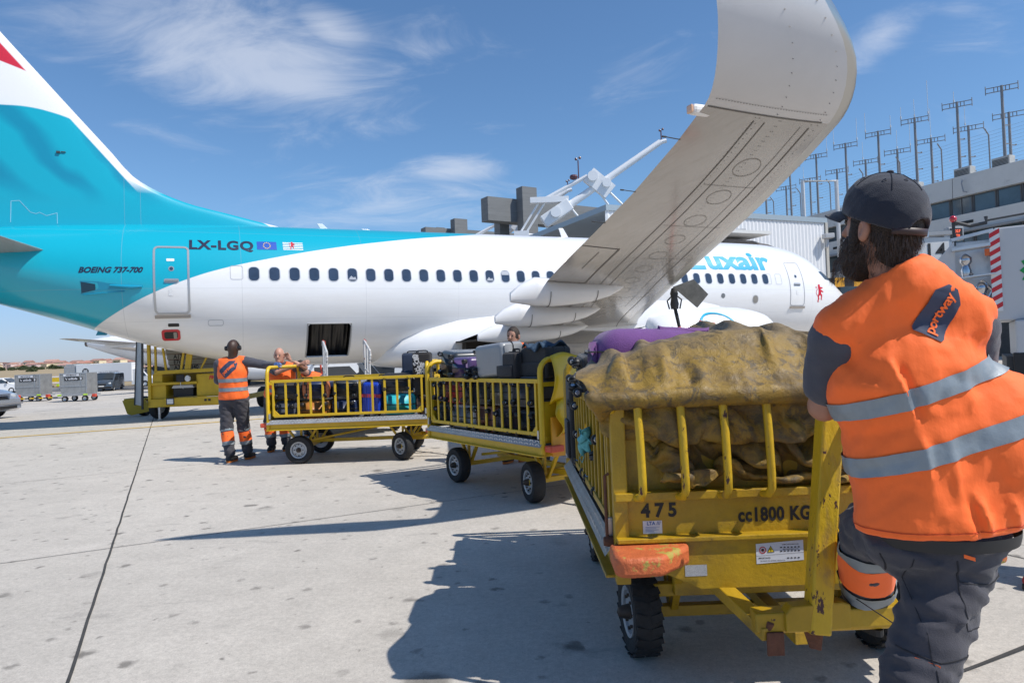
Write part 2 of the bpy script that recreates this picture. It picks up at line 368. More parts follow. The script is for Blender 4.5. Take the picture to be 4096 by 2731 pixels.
for i in range(96):
    u=i/95; ang=-.40-.36*(1-u)+rh.uniform(-.006,.006); Y=rh.uniform(760,860); X=math.tan(ang*1.0)*Y
    if i%3==0: Y+=90; X=math.tan(ang)*Y
    ci=rh.randrange(5); ri=rh.randrange(3); fl_=rh.random()<.25; w_=rh.uniform(8,17); h_=rh.choice([3.2,3.8,4.5,5.5,7]); 
    t=house(HC[ci],HR[ri],w_,9,h_,rh.uniform(1.6,2.6),fl_)
    t.location=(X,Y,hillz(X,Y)); t.rotation_euler=(0,0,rh.uniform(-.6,.2))
    t['label']='%s suburban house with %s roof on the far hillside'%(['cream','white','tan','ochre','dusty pink'][ci],'a flat' if fl_ else ['a brick red tiled','a pale terracotta tiled','a brown tiled'][ri]); t['group']='houses of the suburb on the far hillside'
# scrub trees along the field edge
LEAF=mat('scrub_leaf',(.055,.075,.03),.9,var=.35,vscale=.5)
def bush(name,w,h,n,seed):
    rb=random.Random(seed); m=MB()
    for _ in range(n):
        a=rb.uniform(0,6.28); rr=math.sqrt(rb.random()); z=rb.random(); k=math.sqrt(max(0,1-z*z))
        x,y=rr*k*math.cos(a)*w/2,rr*k*math.sin(a)*w/2; zz_=h*(.12+.85*z)*rb.uniform(.75,1); s_=h*.12
        p=Vector((x,y,zz_)); q=Vector((rb.uniform(-1,1),rb.uniform(-1,1),rb.uniform(-.3,1))).normalized(); r_=q.orthogonal().normalized(); u_=q.cross(r_)
        m.add([p+r_*s_,p+u_*s_,p-r_*s_*.8,p-u_*s_*.9],[(0,1,2,3)])
    return m
trk=MB(); trk.tube([(0,0,-1),(0.1,0,1.5),(0,.1,3)],[.35,.28,.15],6)
tp=thing('scrub_tree','x','tree'); obj('crown',bush('c',16,7,420,5),LEAF,tp); obj('trunk',trk,mat('bark',(.09,.07,.05),.9),tp)
spots=[(-560+rh.uniform(-4,4)+i*7.5,690+rh.uniform(-14,14)) for i in range(40)]+[(-255+i*11,640+rh.uniform(-60,30)) for i in range(6)]+[(-600+i*60,520+rh.uniform(-50,50)) for i in range(5)]
for i,(x,y) in enumerate(spots):
    o=tp if i==0 else copy_tree(tp); o.location=(x,y,hillz(x,y)); k=rh.uniform(.35,.72); o.scale=(k*1.2,k,k); o.rotation_euler=(0,0,rh.uniform(0,6))
    o['label']='dark green scrubby tree in the belt below the far suburb'; o['group']='trees below the far suburb'
# ================= AIRLINER =================
AL=.4046
PO=Vector((-6.6494-1.87*math.sin(AL),17.7494+1.87*math.cos(AL),0))
ST=[(-9.0,4.75,4.35,.2,4.55),(-8.5,4.85,4.1,.42,4.5),(-7.5,4.97,3.72,.78,4.38),(-5.9,5.12,3.18,1.2,4.12),(-5.0,5.19,2.88,1.40,3.97),(-4.34,5.23,2.66,1.5,3.85),(-2.9,5.30,2.15,1.69,3.62),(-2,5.33,1.88,1.77,3.5),
 (-.75,5.36,1.58,1.84,3.40),(.6,5.37,1.42,1.875,3.37),(2.2,5.37,1.36,1.88,3.36),(17,5.37,1.36,1.88,3.36),(18.4,5.35,1.36,1.86,3.34),(19.4,5.24,1.38,1.79,3.3),(20.2,5.02,1.43,1.67,3.22),(20.8,4.70,1.5,1.52,3.13),
 (21.4,4.28,1.62,1.32,3.05),(22.0,3.88,1.80,1.06,2.97),(22.6,3.53,2.12,.73,2.88),(23.0,3.22,2.5,.38,2.85),(23.15,2.96,2.74,.1,2.85)]
ST=np.array(ST)
def pchip(xs,ys):
    h=np.diff(xs); d=np.diff(ys)/h; mm=np.zeros(len(xs))
    for i in range(1,len(xs)-1):
        if d[i-1]*d[i]>0: w1=2*h[i]+h[i-1]; w2=h[i]+2*h[i-1]; mm[i]=(w1+w2)/(w1/d[i-1]+w2/d[i])
    mm[0]=d[0]; mm[-1]=d[-1]
    def f(x):
        i=int(np.clip(np.searchsorted(xs,x)-1,0,len(h)-1)); t=(x-xs[i])/h[i]; t=min(max(t,0),1)
        return float(ys[i]*(2*t**3-3*t*t+1)+h[i]*mm[i]*(t**3-2*t*t+t)+ys[i+1]*(-2*t**3+3*t*t)+h[i]*mm[i+1]*(t**3-t*t))
    return f
F4=[pchip(ST[:,0],ST[:,i]) for i in (1,2,3,4)]
def fst(x): return [f(x) for f in F4]
def fus(x,th):
    zt,zb,w_,zc=fst(x); c=math.cos(th); return Vector((x,-w_*math.sin(th),zc+(zt-zc)*c if c>0 else zc+(zc-zb)*c))
def side(x,z,off=.004,sgn=-1):
    zt,zb,w_,zc=fst(x); k=(z-zc)/((zt-zc) if z>zc else (zc-zb)); k=min(max(k,-.999),.999); s_=math.sqrt(1-k*k)
    n=Vector((0,sgn*s_,k)).normalized(); return Vector((x,sgn*w_*s_,z))+n*off
def nodes_mat(name,rough,fn,coat=.4):
    m=bpy.data.materials.new(name); m.use_nodes=True; nt=m.node_tree; N=nt.nodes.new; L=nt.links.new; b=nt.nodes['Principled BSDF']
    b.inputs['Roughness'].default_value=rough; b.inputs['Coat Weight'].default_value=coat; b.inputs['Coat Roughness'].default_value=.12
    tc=N('ShaderNodeTexCoord'); sp=N('ShaderNodeSeparateXYZ'); L(tc.outputs['Object'],sp.inputs[0])
    class G: pass
    g=G(); g.N=N; g.L=L; g.x,g.y,g.z=sp.outputs; g.P=tc.outputs['Object']
    def M_(op,a,c=None,d=None):
        n=N('ShaderNodeMath'); n.operation=op
        for i,v in enumerate((a,c,d)):
            if v is None: continue
            if isinstance(v,(int,float)): n.inputs[i].default_value=v
            else: L(v,n.inputs[i])
        return n.outputs[0]
    def mix(f,a,c):
        x=N('ShaderNodeMixRGB')
        if isinstance(f,(int,float)): x.inputs[0].default_value=f
        else: L(f,x.inputs[0])
        for i,v in ((1,a),(2,c)):
            if isinstance(v,tuple): x.inputs[i].default_value=v
            else: L(v,x.inputs[i])
        return x.outputs[0]
    def curve(src,pts,x0,x1,y0,y1):
        t=M_('DIVIDE',M_('SUBTRACT',src,x0),x1-x0); fc=N('ShaderNodeFloatCurve'); cv=fc.mapping.curves[0]
        P=[((px-x0)/(x1-x0),(py-y0)/(y1-y0)) for px,py in pts]
        cv.points[0].location=P[0]; cv.points[1].location=P[-1]
        for p in P[1:-1]: cv.points.new(*p)
        fc.mapping.update(); L(t,fc.inputs['Value']); return M_('MULTIPLY_ADD',fc.outputs[0],y1-y0,y0)
    def nz(s,d=5,r=.6,st=(1,1,1),ds=0):
        mp=N('ShaderNodeMapping'); mp.inputs['Scale'].default_value=st; L(tc.outputs['Object'],mp.inputs[0]); n=N('ShaderNodeTexNoise'); n.inputs['Scale'].default_value=s; n.inputs['Detail'].default_value=d; n.inputs['Roughness'].default_value=r; n.inputs['Distortion'].default_value=ds; L(mp.outputs[0],n.inputs[0]); return n.outputs[0]
    def step(a,e=.015):  # smooth 0..1 as a crosses 0
        r=N('ShaderNodeMapRange'); L(a,r.inputs[0]); r.inputs[1].default_value=-e; r.inputs[2].default_value=e; return r.outputs[0]
    g.M=M_; g.mix=mix; g.curve=curve; g.nz=nz; g.step=step
    L(fn(g),b.inputs['Base Color']); return m
TQ=(.004,.375,.50,1); PW=(.80,.80,.80,1); TQD=(.004,.17,.31,1)
def seams(g,c,lines,k=.72):
    for ax,v,wd in lines:
        s_=getattr(g,ax); d=g.M('ABSOLUTE',g.M('SUBTRACT',s_,v)); c=g.mix(g.M('MULTIPLY',g.M('LESS_THAN',d,wd),.35),c,(.3,.31,.33,1))
    return c
def f_fus(g):
    zb=g.curve(g.x,[(-6,1.6),(-4.07,2.40),(-2.37,3.31),(-1.56,3.66),(-.87,3.9),(.6,4.27),(2.51,4.66),(3.6,4.84),(4.66,5.0),(6.2,5.2),(8.5,5.6)],-6,8.5,1,6)
    f=g.step(g.M('SUBTRACT',g.z,zb),.008)
    w_=g.mix(g.M('MULTIPLY',g.step(g.M('SUBTRACT',g.nz(1.6,6,.7,(.35,1,2.5)),.54),.14),.22),PW,(.62,.58,.52,1))
    c=g.mix(f,w_,TQ)
    return seams(g,c,[('x',-3.05,.006),('x',-.3,.005),('x',19.6,.004),('z',3.42,.004),('x',2.9,.004),('x',5.6,.003),('x',8.3,.004),('x',11,.003),('x',13.9,.003),('x',17.0,.003),('z',2.62,.003),('z',4.98,.003)])
FUSM=nodes_mat('fuselage_paint',.28,f_fus)
def f_fin(g):
    t=g.curve(g.x,[(-9.5,8.0),(-7.2,8.15),(-5.78,8.21),(-5.23,8.22),(-4.67,8.13),(-4.05,7.92),(-3.2,7.5)],-9.5,-3,7,9)
    r=g.curve(g.x,[(-9.5,9.9),(-7,9.75),(-5.78,9.34),(-5.08,9.10),(-4.2,8.8)],-9.5,-4,8,10)
    # printed flag folds, darker bands running along the fin
    mp=g.M('ADD',g.M('MULTIPLY',g.x,.9),g.M('MULTIPLY',g.z,.75))
    wv=g.M('SINE',g.M('ADD',g.M('MULTIPLY',mp,4.6),g.M('MULTIPLY',g.nz(.55,2,.5),7.0)))
    msk=g.M('MULTIPLY',g.step(g.M('SUBTRACT',wv,.35),.55),g.step(g.M('SUBTRACT',g.z,6.1),.35))
    c=g.mix(g.M('MULTIPLY',msk,.6),TQ,TQD)
    wh=g.mix(g.M('MULTIPLY',msk,.10),PW,(.55,.75,.85,1))
    c=g.mix(g.step(g.M('SUBTRACT',g.z,t)),c,wh)
    c=g.mix(g.step(g.M('SUBTRACT',g.z,r)),c,(.58,.02,.04,1))
    d=g.M('ADD',g.M('MULTIPLY',g.M('ADD',g.x,2.9),.773),g.M('MULTIPLY',g.M('SUBTRACT',g.z,6.63),.634))
    up=g.M('MULTIPLY',g.step(g.M('ADD',d,.20)),g.step(g.M('SUBTRACT',g.z,6.35),.2))
    return seams(g,g.mix(up,c,PW),[('x',-2.72,.006),('x',-3.1,.005)])
FINM=nodes_mat('fin_paint',.28,f_fin)
PWH=nodes_mat('aircraft_white',.3,lambda g:g.mix(g.M('MULTIPLY',g.step(g.M('SUBTRACT',g.nz(2,5,.6),.58),.1),.10),PW,(.6,.58,.54,1)))
WGR=nodes_mat('wing_grey',.22,lambda g:g.mix(g.M('MULTIPLY',g.step(g.M('SUBTRACT',g.nz(9,6,.7,(1,.12,1),.3),.60),.10),.30),g.mix(g.M('MULTIPLY',g.step(g.M('SUBTRACT',g.nz(1.2,6,.65,(1,.5,1),.6),.50),.12),.6),(.375,.36,.34,1),(.28,.26,.23,1)),(.20,.18,.155,1)),.5)
WLT=mat('winglet_shaded_white',(.55,.55,.56),.28,var=.05,vscale=1.2,coat=.3)  # white winglet greyed so its bounce-lit shade sits in the colour
LEM=mat('leading_edge_metal',(.50,.49,.46),.30,metal=.9,var=.06,vscale=1)
PNL=mat('panel_gap',(.15,.14,.13),.8)
OFFW=mat('panel_shade',(.25,.235,.21),.5)
ac=thing('airliner','white and turquoise passenger jet with a raised winglet parked nose right behind the baggage carts','airliner',PO,AL)
# fuselage grid with a real opening for the hold
xs=sorted(set([round(float(a),3) for a in np.concatenate([np.linspace(-9,1.3,44),np.linspace(2.53,17,30),np.linspace(17,23.15,50)])]+[1.33,1.55,1.9,2.28,2.5]))
xs=[x for x in xs if not (1.33<x<2.5 and x not in (1.55,1.9,2.28))]
NT=96; ths=[2*math.pi*j/NT for j in range(NT)]
tA=math.acos(-.44); tB=math.acos(-.88)
def snap(t): 
    i=min(range(NT),key=lambda j:abs(ths[j]-t)); ths[i]=t; return i
iA=snap(tA); iB=snap(tB)
m=MB(); rings=[[fus(x,t) for t in ths] for x in xs]
m.loft(rings,caps=True)
keep=[]
i0=xs.index(1.33); i1=xs.index(2.5)
for f in m.f:
    if len(f)==4:
        i=min(f)//NT; js=sorted(v%NT for v in f); 
        if i0<=i<i1 and js[0]>=iA and js[-1]<=iB: continue
    keep.append(f)
m.f=keep; m.mi=[0]*len(keep)
fo=obj('fuselage',m,FUSM,ac,smooth='full')
# hold interior with its lip, curtain and net
m=MB(); m.prism([(-1.66,2.50),(-.80,1.58),(.6,1.58),(.6,2.6),(-1.4,2.6)],1.31,2.52,axis='X'); m.f=[f for k,f in enumerate(m.f) if k!=2]; m.mi=m.mi[:len(m.f)]
HOLD=mat('hold_lining',(.02,.02,.021),.8,var=.3)
obj('cargo_hold',m,HOLD,ac,recalc=False)
m=MB()
def opn(x,k,off): return side(x,k,off)
seq=[(1.33,1.6),(1.33,2.48),(2.5,2.48),(2.5,1.6)]
pts=[]
for a,b in zip(seq,seq[1:]+seq[:1]):
    for i in range(8): t=i/8; pts.append(side(a[0]+(b[0]-a[0])*t,a[1]+(b[1]-a[1])*t,.0))
m.tube(pts,.022,6,closed=True); obj('cargo_door_frame',m,mat('door_seal',(.33,.33,.33),.5),ac,smooth=True)
m=MB()
for a,b,c in (((1.33,2.48),(1.33+.13,2.48),(1.33,2.35)),((2.5,2.48),(2.37,2.48),(2.5,2.35))):
    P=[side(*a,.003)]
    cx,cz=(b[0],c[1])
    arc=[]
    for i in range(7):
        t=math.pi/2*i/6; sx=-1 if a[0]<cx else 1
        arc.append((cx+sx*.13*math.sin(t),cz+.13*math.cos(t)))
    vs=[side(*a,.003)]+[side(x,z,.003) for x,z in arc]; m.add(vs,[(0,i,i+1) for i in range(1,7)])
obj('door_corner',m,FUSM,ac)
m=MB(); m.grid(lambda u,v:(1.36+1.1*u, -.62-.82*v+.05*math.sin(u*17+v*3)+.04*math.sin(u*41),1.60+.95*v+0*u),30,10)
obj('hold_curtain',m,mat('curtain_black',(.014,.014,.016),.45,var=.2),ac,smooth='full')
m=MB(); m.box(1.36,2.47,-.92,-.7,1.57,1.60); obj('door_sill',m,ALU,ac,bevel=.01)
# windows
WIN=mat('cabin_window',(.035,.055,.095),.12,spec=.6,var=.25,vscale=2.3); WFR=mat('window_frame',(.50,.52,.55),.4); BLD=mat('window_blind',(.42,.44,.48),.3)
def decal(mb,poly,cx,cz,off,mi=0):
    mb.add([side(cx,cz,off)]+[side(cx+a,cz+b,off) for a,b in poly],[(0,i+1,(i+1)%len(poly)+1) for i in range(len(poly))],mi)
def ringdecal(mb,w1,h1,r1,w2,h2,r2,cx,cz,off,mi=0,n=5):
    a=rrect(w1,h1,r1,n); b=rrect(w2,h2,r2,n); k=len(a)
    mb.add([side(cx+p,cz+q,off) for p,q in a]+[side(cx+p,cz+q,off) for p,q in b],[(i,(i+1)%k,k+(i+1)%k,k+i) for i in range(k)],mi)
for n_ in range(35):
    x=.508*n_; 
    for sg in (-1,):
        m=MB(); decal(m,rrect(.30,.40,.12,5),x,3.8,.0045,1); decal(m,rrect(.255,.355,.10,5),x,3.8,.0075,0)
        if n_==14: m.add([side(x-.115,3.84,.009),side(x+.115,3.84,.009),side(x+.12,3.93,.009),side(x+.06,3.965,.009),side(x-.06,3.965,.009),side(x-.12,3.93,.009)],[(0,1,2,3,4,5)],2)
        if n_ in (5,13): m.add([side(x-.10,3.66,.009),side(x+.10,3.66,.009),side(x+.08,3.74,.009),side(x+.02,3.72,.009),side(x-.03,3.77,.009),side(x-.08,3.72,.009)],[(0,1,2,3,4,5)],2)
        obj('window',m,[WIN,WFR,BLD],ac)
DFR=mat('door_frame_metal',(.45,.46,.47),.35,metal=.6)
DLINE=mat('seam_grey',(.42,.43,.45),.5)
def outline(name,pts,wd,off,mt,par):
    m=MB(); k=len(pts); vs=[]
    for i in range(k):
        p=Vector(pts[i]); d=(Vector(pts[(i+1)%k])-Vector(pts[i-1])).normalized(); n=Vector((d.y,-d.x))*wd/2
        vs+= [side(p.x-n.x,p.y-n.y,off),side(p.x+n.x,p.y+n.y,off)]
    m.add(vs,[(2*i,2*i+1,(2*i+3)%(2*k),(2*i+2)%(2*k)) for i in range(k)]); return obj(name,m,mt,par)
def dense(poly,n=4):
    o=[]
    for a,b in zip(poly,poly[1:]+poly[:1]):
        L_=math.hypot(b[0]-a[0],b[1]-a[1]); k=max(1,int(L_/.12))
        for i in range(k): o.append((a[0]+(b[0]-a[0])*i/k,a[1]+(b[1]-a[1])*i/k))
    return o
def door(cx,cz,w_,h_,thick,mt):
    m=MB(); P=dense(rrect(w_,h_,.1,4,cx,cz)); 
    dr=outline('door',P,thick,.008,mt,ac)
    m=MB(); decal(m,rrect(.13,.13,.06,4),cx,cz+.27,.006,0); decal(m,rrect(.085,.085,.04,4),cx,cz+.27,.009,1); obj('peephole',m,[DFR,WIN],dr)
    m=MB(); decal(m,rrect(.34,.11,.04,3),cx,cz-.04,.006,0); obj('handle_recess',m,DFR,dr)
    m=MB(); m.tube([side(cx-.15,cz-.035,.03),side(cx+.15,cz-.04,.03)],.018,6); obj('handle',m,STL,dr)
    m=MB(); 
    for q in ((cz+.5,.18,.07),(cz-.33,.1,.16)): decal(m,rrect(q[1],q[2],.008,1),cx-.02,q[0],.006)
    obj('placard',m,mat('placard_white',(.75,.75,.75),.5,var=.25,vscale=60),dr)
    m=MB(); zb=cz-h_/2; m.add([side(cx-w_/2-.02,zb-.02,.03),side(cx+w_/2+.02,zb-.02,.03),side(cx+w_/2+.02,zb-.1,.03),side(cx-w_/2-.02,zb-.1,.03)],[(0,1,2,3)]); obj('door_sill',m,mat('sill_metal',(.34,.30,.26),.5),dr,solid=.02)
    return dr
door(-1.94,3.65,.78,1.70,.05,DFR); door(18.79,3.65,.72,1.62,.028,DLINE)
for (x,z,w_,h_) in ((-.42,3.83,.30,.36),(-.95,2.55,.36,.14),(17.9,3.8,.28,.38),(17.4,3.8,.28,.38)): outline('access_panel',dense(rrect(w_,h_,.05,4,x,z)),.012,.005,DLINE,ac)
m=MB(); decal(m,rrect(.17,.17,.08,5),15.3,3.2,.006); obj('pressure_port',m,mat('port_grey',(.16,.17,.18),.4),ac)
m=MB(); decal(m,rrect(.26,.30,.12,5),16.75,3.07,.006,0); decal(m,rrect(.21,.25,.10,5),16.75,3.07,.009,1); obj('service_panel',m,[DFR,OFFW],ac)
# red framed air port near the tail
m=MB(); ringdecal(m,.44,.27,.07,.32,.17,.05,-2.02,2.28,.010,0); decal(m,rrect(.37,.18,.05,4),-2.02,2.28,.006,1); decal(m,rrect(.08,.16,.02,2),-1.92,2.27,.014,2); obj('service_port',m,[mat('port_red',(.50,.02,.03),.45),BLK,OFFW],ac)
m=MB(); decal(m,rrect(.26,.08,.02,2),-1.94,2.52,.005); obj('outflow_vent',m,BLK,ac)
# lettering and flags
NAVY=mat('lettering_navy',(.015,.02,.055),.4); LTQ=mat('lettering_turquoise',(.01,.36,.56),.35); DRED=mat('emblem_red',(.55,.01,.03),.4)
def fustext(name,body,cx,cz,size,mt,bold=0,shear=0,sx=1,spacing=1):
    vs,fs=text_mesh(body,size,bold,spacing,shear,maxlen=.2); m=MB(); m.add([side(cx+v.x*sx,cz+v.y,.007) for v in vs],fs); return obj(name,m,mt,ac)
fustext('registration_lettering','LX-LGQ',-.76,4.57,.36,NAVY,bold=.014,sx=1.12,spacing=1.12)
fustext('type_lettering','BOEING 737-700',-3.29,3.88,.19,NAVY,bold=.007,shear=.35,sx=1.0)
m=MB(); decal(m,rrect(.50,.24,.01,1),.36,4.60,.006,0)
for k in range(12):
    a=k*math.pi/6; star=[((.020 if i%2==0 else .009)*math.sin(i*math.pi/5),(.020 if i%2==0 else .009)*math.cos(i*math.pi/5)) for i in range(10)]
    decal(m,star,.36+.085*math.sin(a),4.60+.085*math.cos(a),.009,1)
obj('european_flag',m,[mat('flag_blue',(.012,.08,.42),.45),mat('flag_gold',(.8,.6,.12),.45)],ac)
LION=[(0,.50),(.05,.47),(.09,.50),(.12,.44),(.09,.40),(.14,.36),(.10,.33),(.17,.36),(.25,.33),(.28,.38),(.31,.30),(.24,.27),(.14,.28),(.13,.22),(.22,.20),(.29,.15),(.33,.17),(.31,.08),(.24,.11),(.14,.12),(.12,.04),(.20,-.02),(.20,-.12),(.15,-.22),(.21,-.26),(.10,-.27),(.09,-.20),(.12,-.11),(.08,-.05),(0,-.04),(-.06,-.12),(-.03,-.22),(-.10,-.34),(-.04,-.37),(-.16,-.38),(-.17,-.32),(-.13,-.24),(-.15,-.10),(-.10,.0),(-.07,.12),(-.05,.24),(-.08,.30),(-.05,.34),(-.09,.38),(-.04,.41),(-.05,.46)]
def lion(mb,cx,cz,s_,off,mi=0,flip=1):
    bm=bmesh.new(); vv=[bm.verts.new((a*flip,b,0)) for a,b in LION]; bm.faces.new(vv); bmesh.ops.triangulate(bm,faces=bm.faces); bm.verts.index_update()
    mb.add([side(cx+v.co.x*s_,cz+v.co.y*s_,off) for v in bm.verts],[tuple(v.index for v in f.verts) for f in bm.faces],mi); bm.free()
    # tail: a curling S behind the body
    T_=[(-.14,-.08),(-.22,-.02),(-.27,.08),(-.22,.17),(-.15,.22),(-.17,.32),(-.24,.36),(-.27,.30)]
    for a,b in zip(T_,T_[1:]):
        d=Vector((b[0]-a[0],b[1]-a[1])).normalized()*.016; mb.add([side(cx+(a[0]-d.y)*s_*flip,cz+(a[1]+d.x)*s_,off),side(cx+(a[0]+d.y)*s_*flip,cz+(a[1]-d.x)*s_,off),side(cx+(b[0]+d.y)*s_*flip,cz+(b[1]-d.x)*s_,off),side(cx+(b[0]-d.y)*s_*flip,cz+(b[1]+d.x)*s_,off)],[(0,1,2,3)],mi)
m=MB(); 
for k in range(5): decal(m,rrect(.52,.027,.002,1),1.03,4.50+k*.05,.006,0)
lion(m,1.0,4.60,.27,.009,1); obj('lion_flag',m,[mat('flag_white',(.75,.76,.78),.45),DRED],ac)
m=MB(); lion(m,20.02,3.26,.78,.006); obj('lion_emblem',m,DRED,ac)
# airline name in its own stroke lettering (u x a i r)
def stroke(mb,pts,wd,off=.007,mi=0):
    pts=[Vector(p) for p in pts]; q=[]
    for a,b in zip(pts,pts[1:]):
        k=max(1,int((b-a).length/.08)); q+=[a+(b-a)*i/k for i in range(k)]
    q.append(pts[-1]); vs=[]
    for i,p in enumerate(q):
        d=(q[min(i+1,len(q)-1)]-q[max(i-1,0)]).normalized(); n=Vector((d.y,-d.x))*wd/2
        vs+=[side(p.x-n.x,p.y-n.y,off),side(p.x+n.x,p.y+n.y,off)]
    mb.add(vs,[(2*i,2*i+1,2*i+3,2*i+2) for i in range(len(q)-1)],mi)
m=MB()
vs,fs=text_mesh('uxair',1,.035,1.0,0,maxlen=.2); xs2=[v.x for v in vs]; vx,_f=text_mesh('x',1,.035); xh=max(v.y for v in vx)-min(v.y for v in vx); y0=min(v.y for v in vs)
sx_=2.88/(max(xs2)-min(xs2)); sy_=.50/xh
m.add([side(14.86+(v.x-min(xs2))*sx_,4.12+(v.y-y0)*sy_,.007) for v in vs],fs)
vs,fs=text_mesh('L',1,.035,1,0,maxlen=.2); xs3=[v.x for v in vs]; y1=min(v.y for v in vs)
m.add([side(14.08+(v.x-min(xs3))*sx_,4.12+(v.y-y1)*sy_,.007) for v in vs],fs)
obj('airline_lettering',m,LTQ,ac)
# cockpit windows
CKG=mat('cockpit_glass',(.03,.06,.10),.05,spec=.9)
def quad(mb,P,off,n=6,mi=0):
    a,b,c,d=[Vector(p) for p in P]; mb.grid(lambda u,v:side(*((a*(1-u)+b*u)*(1-v)+(d*(1-u)+c*u)*v),off),n,n,mi=mi)
for P in ([(20.38,4.16),(20.76,4.20),(21.02,3.84),(20.66,3.86)],[(20.82,4.20),(21.38,4.02),(21.75,3.74),(21.08,3.80)]):
    m=MB(); quad(m,P,.006); obj('cockpit_window',m,CKG,ac,smooth='full')
# aerials
for x,y,h_,l_ in ((2.0,0,.17,.25),(10.05,0,.33,.28),(3.3,0,.06,.3)):
    m=MB(); m.prism([(x,5.34),(x+l_,5.34),(x+l_*.55-.1,5.37+h_),(x-.12,5.37+h_)],-.015,.015,axis='Y'); obj('blade_antenna',m,PWH,ac,bevel=.006)
m=MB(); m.prism([(-3.75,2.62),(-3.5,2.52),(-3.62,2.36),(-3.86,2.36)],-.02,.02,axis='Y'); obj('drain_mast',m,mat('turquoise_part',(.004,.22,.36),.35),ac)
# APU style scoop door on the side
m=MB(); 
P=[(-3.95,3.62),(-3.55,3.60),(-3.05,3.50),(-2.95,3.42),(-3.5,3.40),(-3.95,3.30)]
m.add([side(a,b,.006) for a,b in P],[tuple(range(6))]); m.add([side(a,b,.009) for a,b in [(-3.93,3.60),(-3.62,3.54),(-3.62,3.40),(-3.93,3.33)]],[(0,1,2,3)],1)
m.tube([side(-3.3,3.50,.02),side(-2.85,3.46,.035),side(-2.6,3.47,.02)],[.03,.05,.03],8); m.tube([side(-3.9,3.3,.03),side(-3.0,3.36,.02)],.015,6)
obj('air_inlet_door',m,[mat('turquoise_mid',(.004,.28,.44),.35),mat('inlet_dark',(.004,.05,.09),.5)],ac,smooth=True)
# fin
def finring(z,xl,xt,t):
    n=14; P=[]
    for i in range(n):       # TE->LE upper side, then back
        c=.5*(1+math.cos(math.pi*i/n)); P.append((xl+(xt-xl)*c,-t*math.sqrt(1-c)*c**.35*1.3))
    for i in range(n):
        c=.5*(1-math.cos(math.pi*i/n)); P.append((xl+(xt-xl)*c,t*math.sqrt(1-c)*c**.35*1.3))
    return [Vector((x,y,z)) for x,y in P]
finz=[(4.7,2.2,-8.4,.30),(5.2,1.6,-8.3,.28),(5.38,.9,-8.25,.27),(5.55,.15,-8.2,.265),(5.72,-.55,-8.15,.26),(5.9,-1.35,-8.1,.26),(6.12,-2.0,-8.05,.255),(6.36,-2.5,-8.0,.25),(6.63,-2.9,-7.98,.25),(7.2,-3.36,-8.1,.24),(8.2,-4.19,-8.3,.22),(9.5,-5.26,-8.6,.19),(11,-6.49,-8.95,.15),(12.3,-7.55,-9.25,.11),(12.5,-7.9,-9.3,.06)]
m=MB(); rr=[]
fl=[pchip(np.array([f[0] for f in finz]),np.array([f[k] for f in finz])) for k in (1,2,3)]
for z in [4.7,5,5.2,5.3,5.38,5.46,5.55,5.63,5.72,5.81,5.9,6.0,6.12,6.24,6.36,6.5,6.63,6.9,7.2,7.7,8.2,8.8,9.5,10.2,11,11.7,12.3,12.5]: rr.append(finring(z,fl[0](z),fl[1](z),fl[2](z)))
m.loft(rr); obj('fin',m,FINM,ac,smooth='full')
def finy(x,z,off):
    c=(fl[0](z)-x)/(fl[0](z)-fl[1](z)); return -(fl[2](z)*math.sqrt(1-c)*c**.35*1.3+off)
m=MB(); m.prism([(-4.60,7.07),(-4.52,7.07),(-4.52,7.12),(-4.60,7.12)],finy(-4.56,7.1,.05),-.05,axis='Y'); m.prism([(-4.5,7.10),(-4.40,7.10),(-4.40,7.12),(-4.5,7.12)],finy(-4.45,7.1,.03),-.05,axis='Y'); obj('fin_probe',m,DGR,ac)
m=MB(); S_=[(-5.62,5.24),(-5.6,5.78),(-5.42,5.80),(-5.2,5.52),(-5.08,5.48),(-5.0,5.52),(-4.85,5.44),(-4.62,5.52),(-4.62,5.24)]
for a,b in zip(S_,S_[1:]): m.tube([(a[0],finy(a[0],a[1],-.003),a[1]),(b[0],finy(b[0],b[1],-.003),b[1])],.010,4)
obj('ground_marking',m,mat('pale_line',(.25,.55,.68),.5),ac)
# stabilisers
def wingsec(y,z,xl,xt,tc,nrm,n=12,camb=.0):
    """closed airfoil ring; lower surface passes through (y,z), thickness grows along nrm"""
    P=[]; ch=xl-xt
    for i in range(n+1):
        c=.5*(1-math.cos(math.pi*i/n)); t=tc*ch*2.3*(math.sqrt(c)*.55-.10*c-.45*c*c)*.95
        P.append((c,t*.68))
    for i in range(n-1,0,-1):
        c=.5*(1-math.cos(math.pi*i/n)); t=tc*ch*2.3*(math.sqrt(c)*.55-.10*c-.45*c*c)*.95
        P.append((c,-t*.32))
    return [Vector((xl-ch*c,y+nrm[0]*t,z+nrm[1]*t)) for c,t in P]
for sg in (-1,1):
    m=MB(); rr=[]
    for y,z,xl,xt in ((.6,4.28,-4.3,-8.3),(1.2,4.36,-4.62,-8.35),(1.9,4.46,-5.05,-8.4),(4,4.75,-6.3,-8.8),(7,5.15,-8.1,-9.5),(7.18,5.18,-8.5,-9.55)): rr.append(wingsec(sg*y,z,xl,xt,.10,(0,1)))
    m.loft(rr); obj('stabiliser',m,WGR,ac,smooth=True)
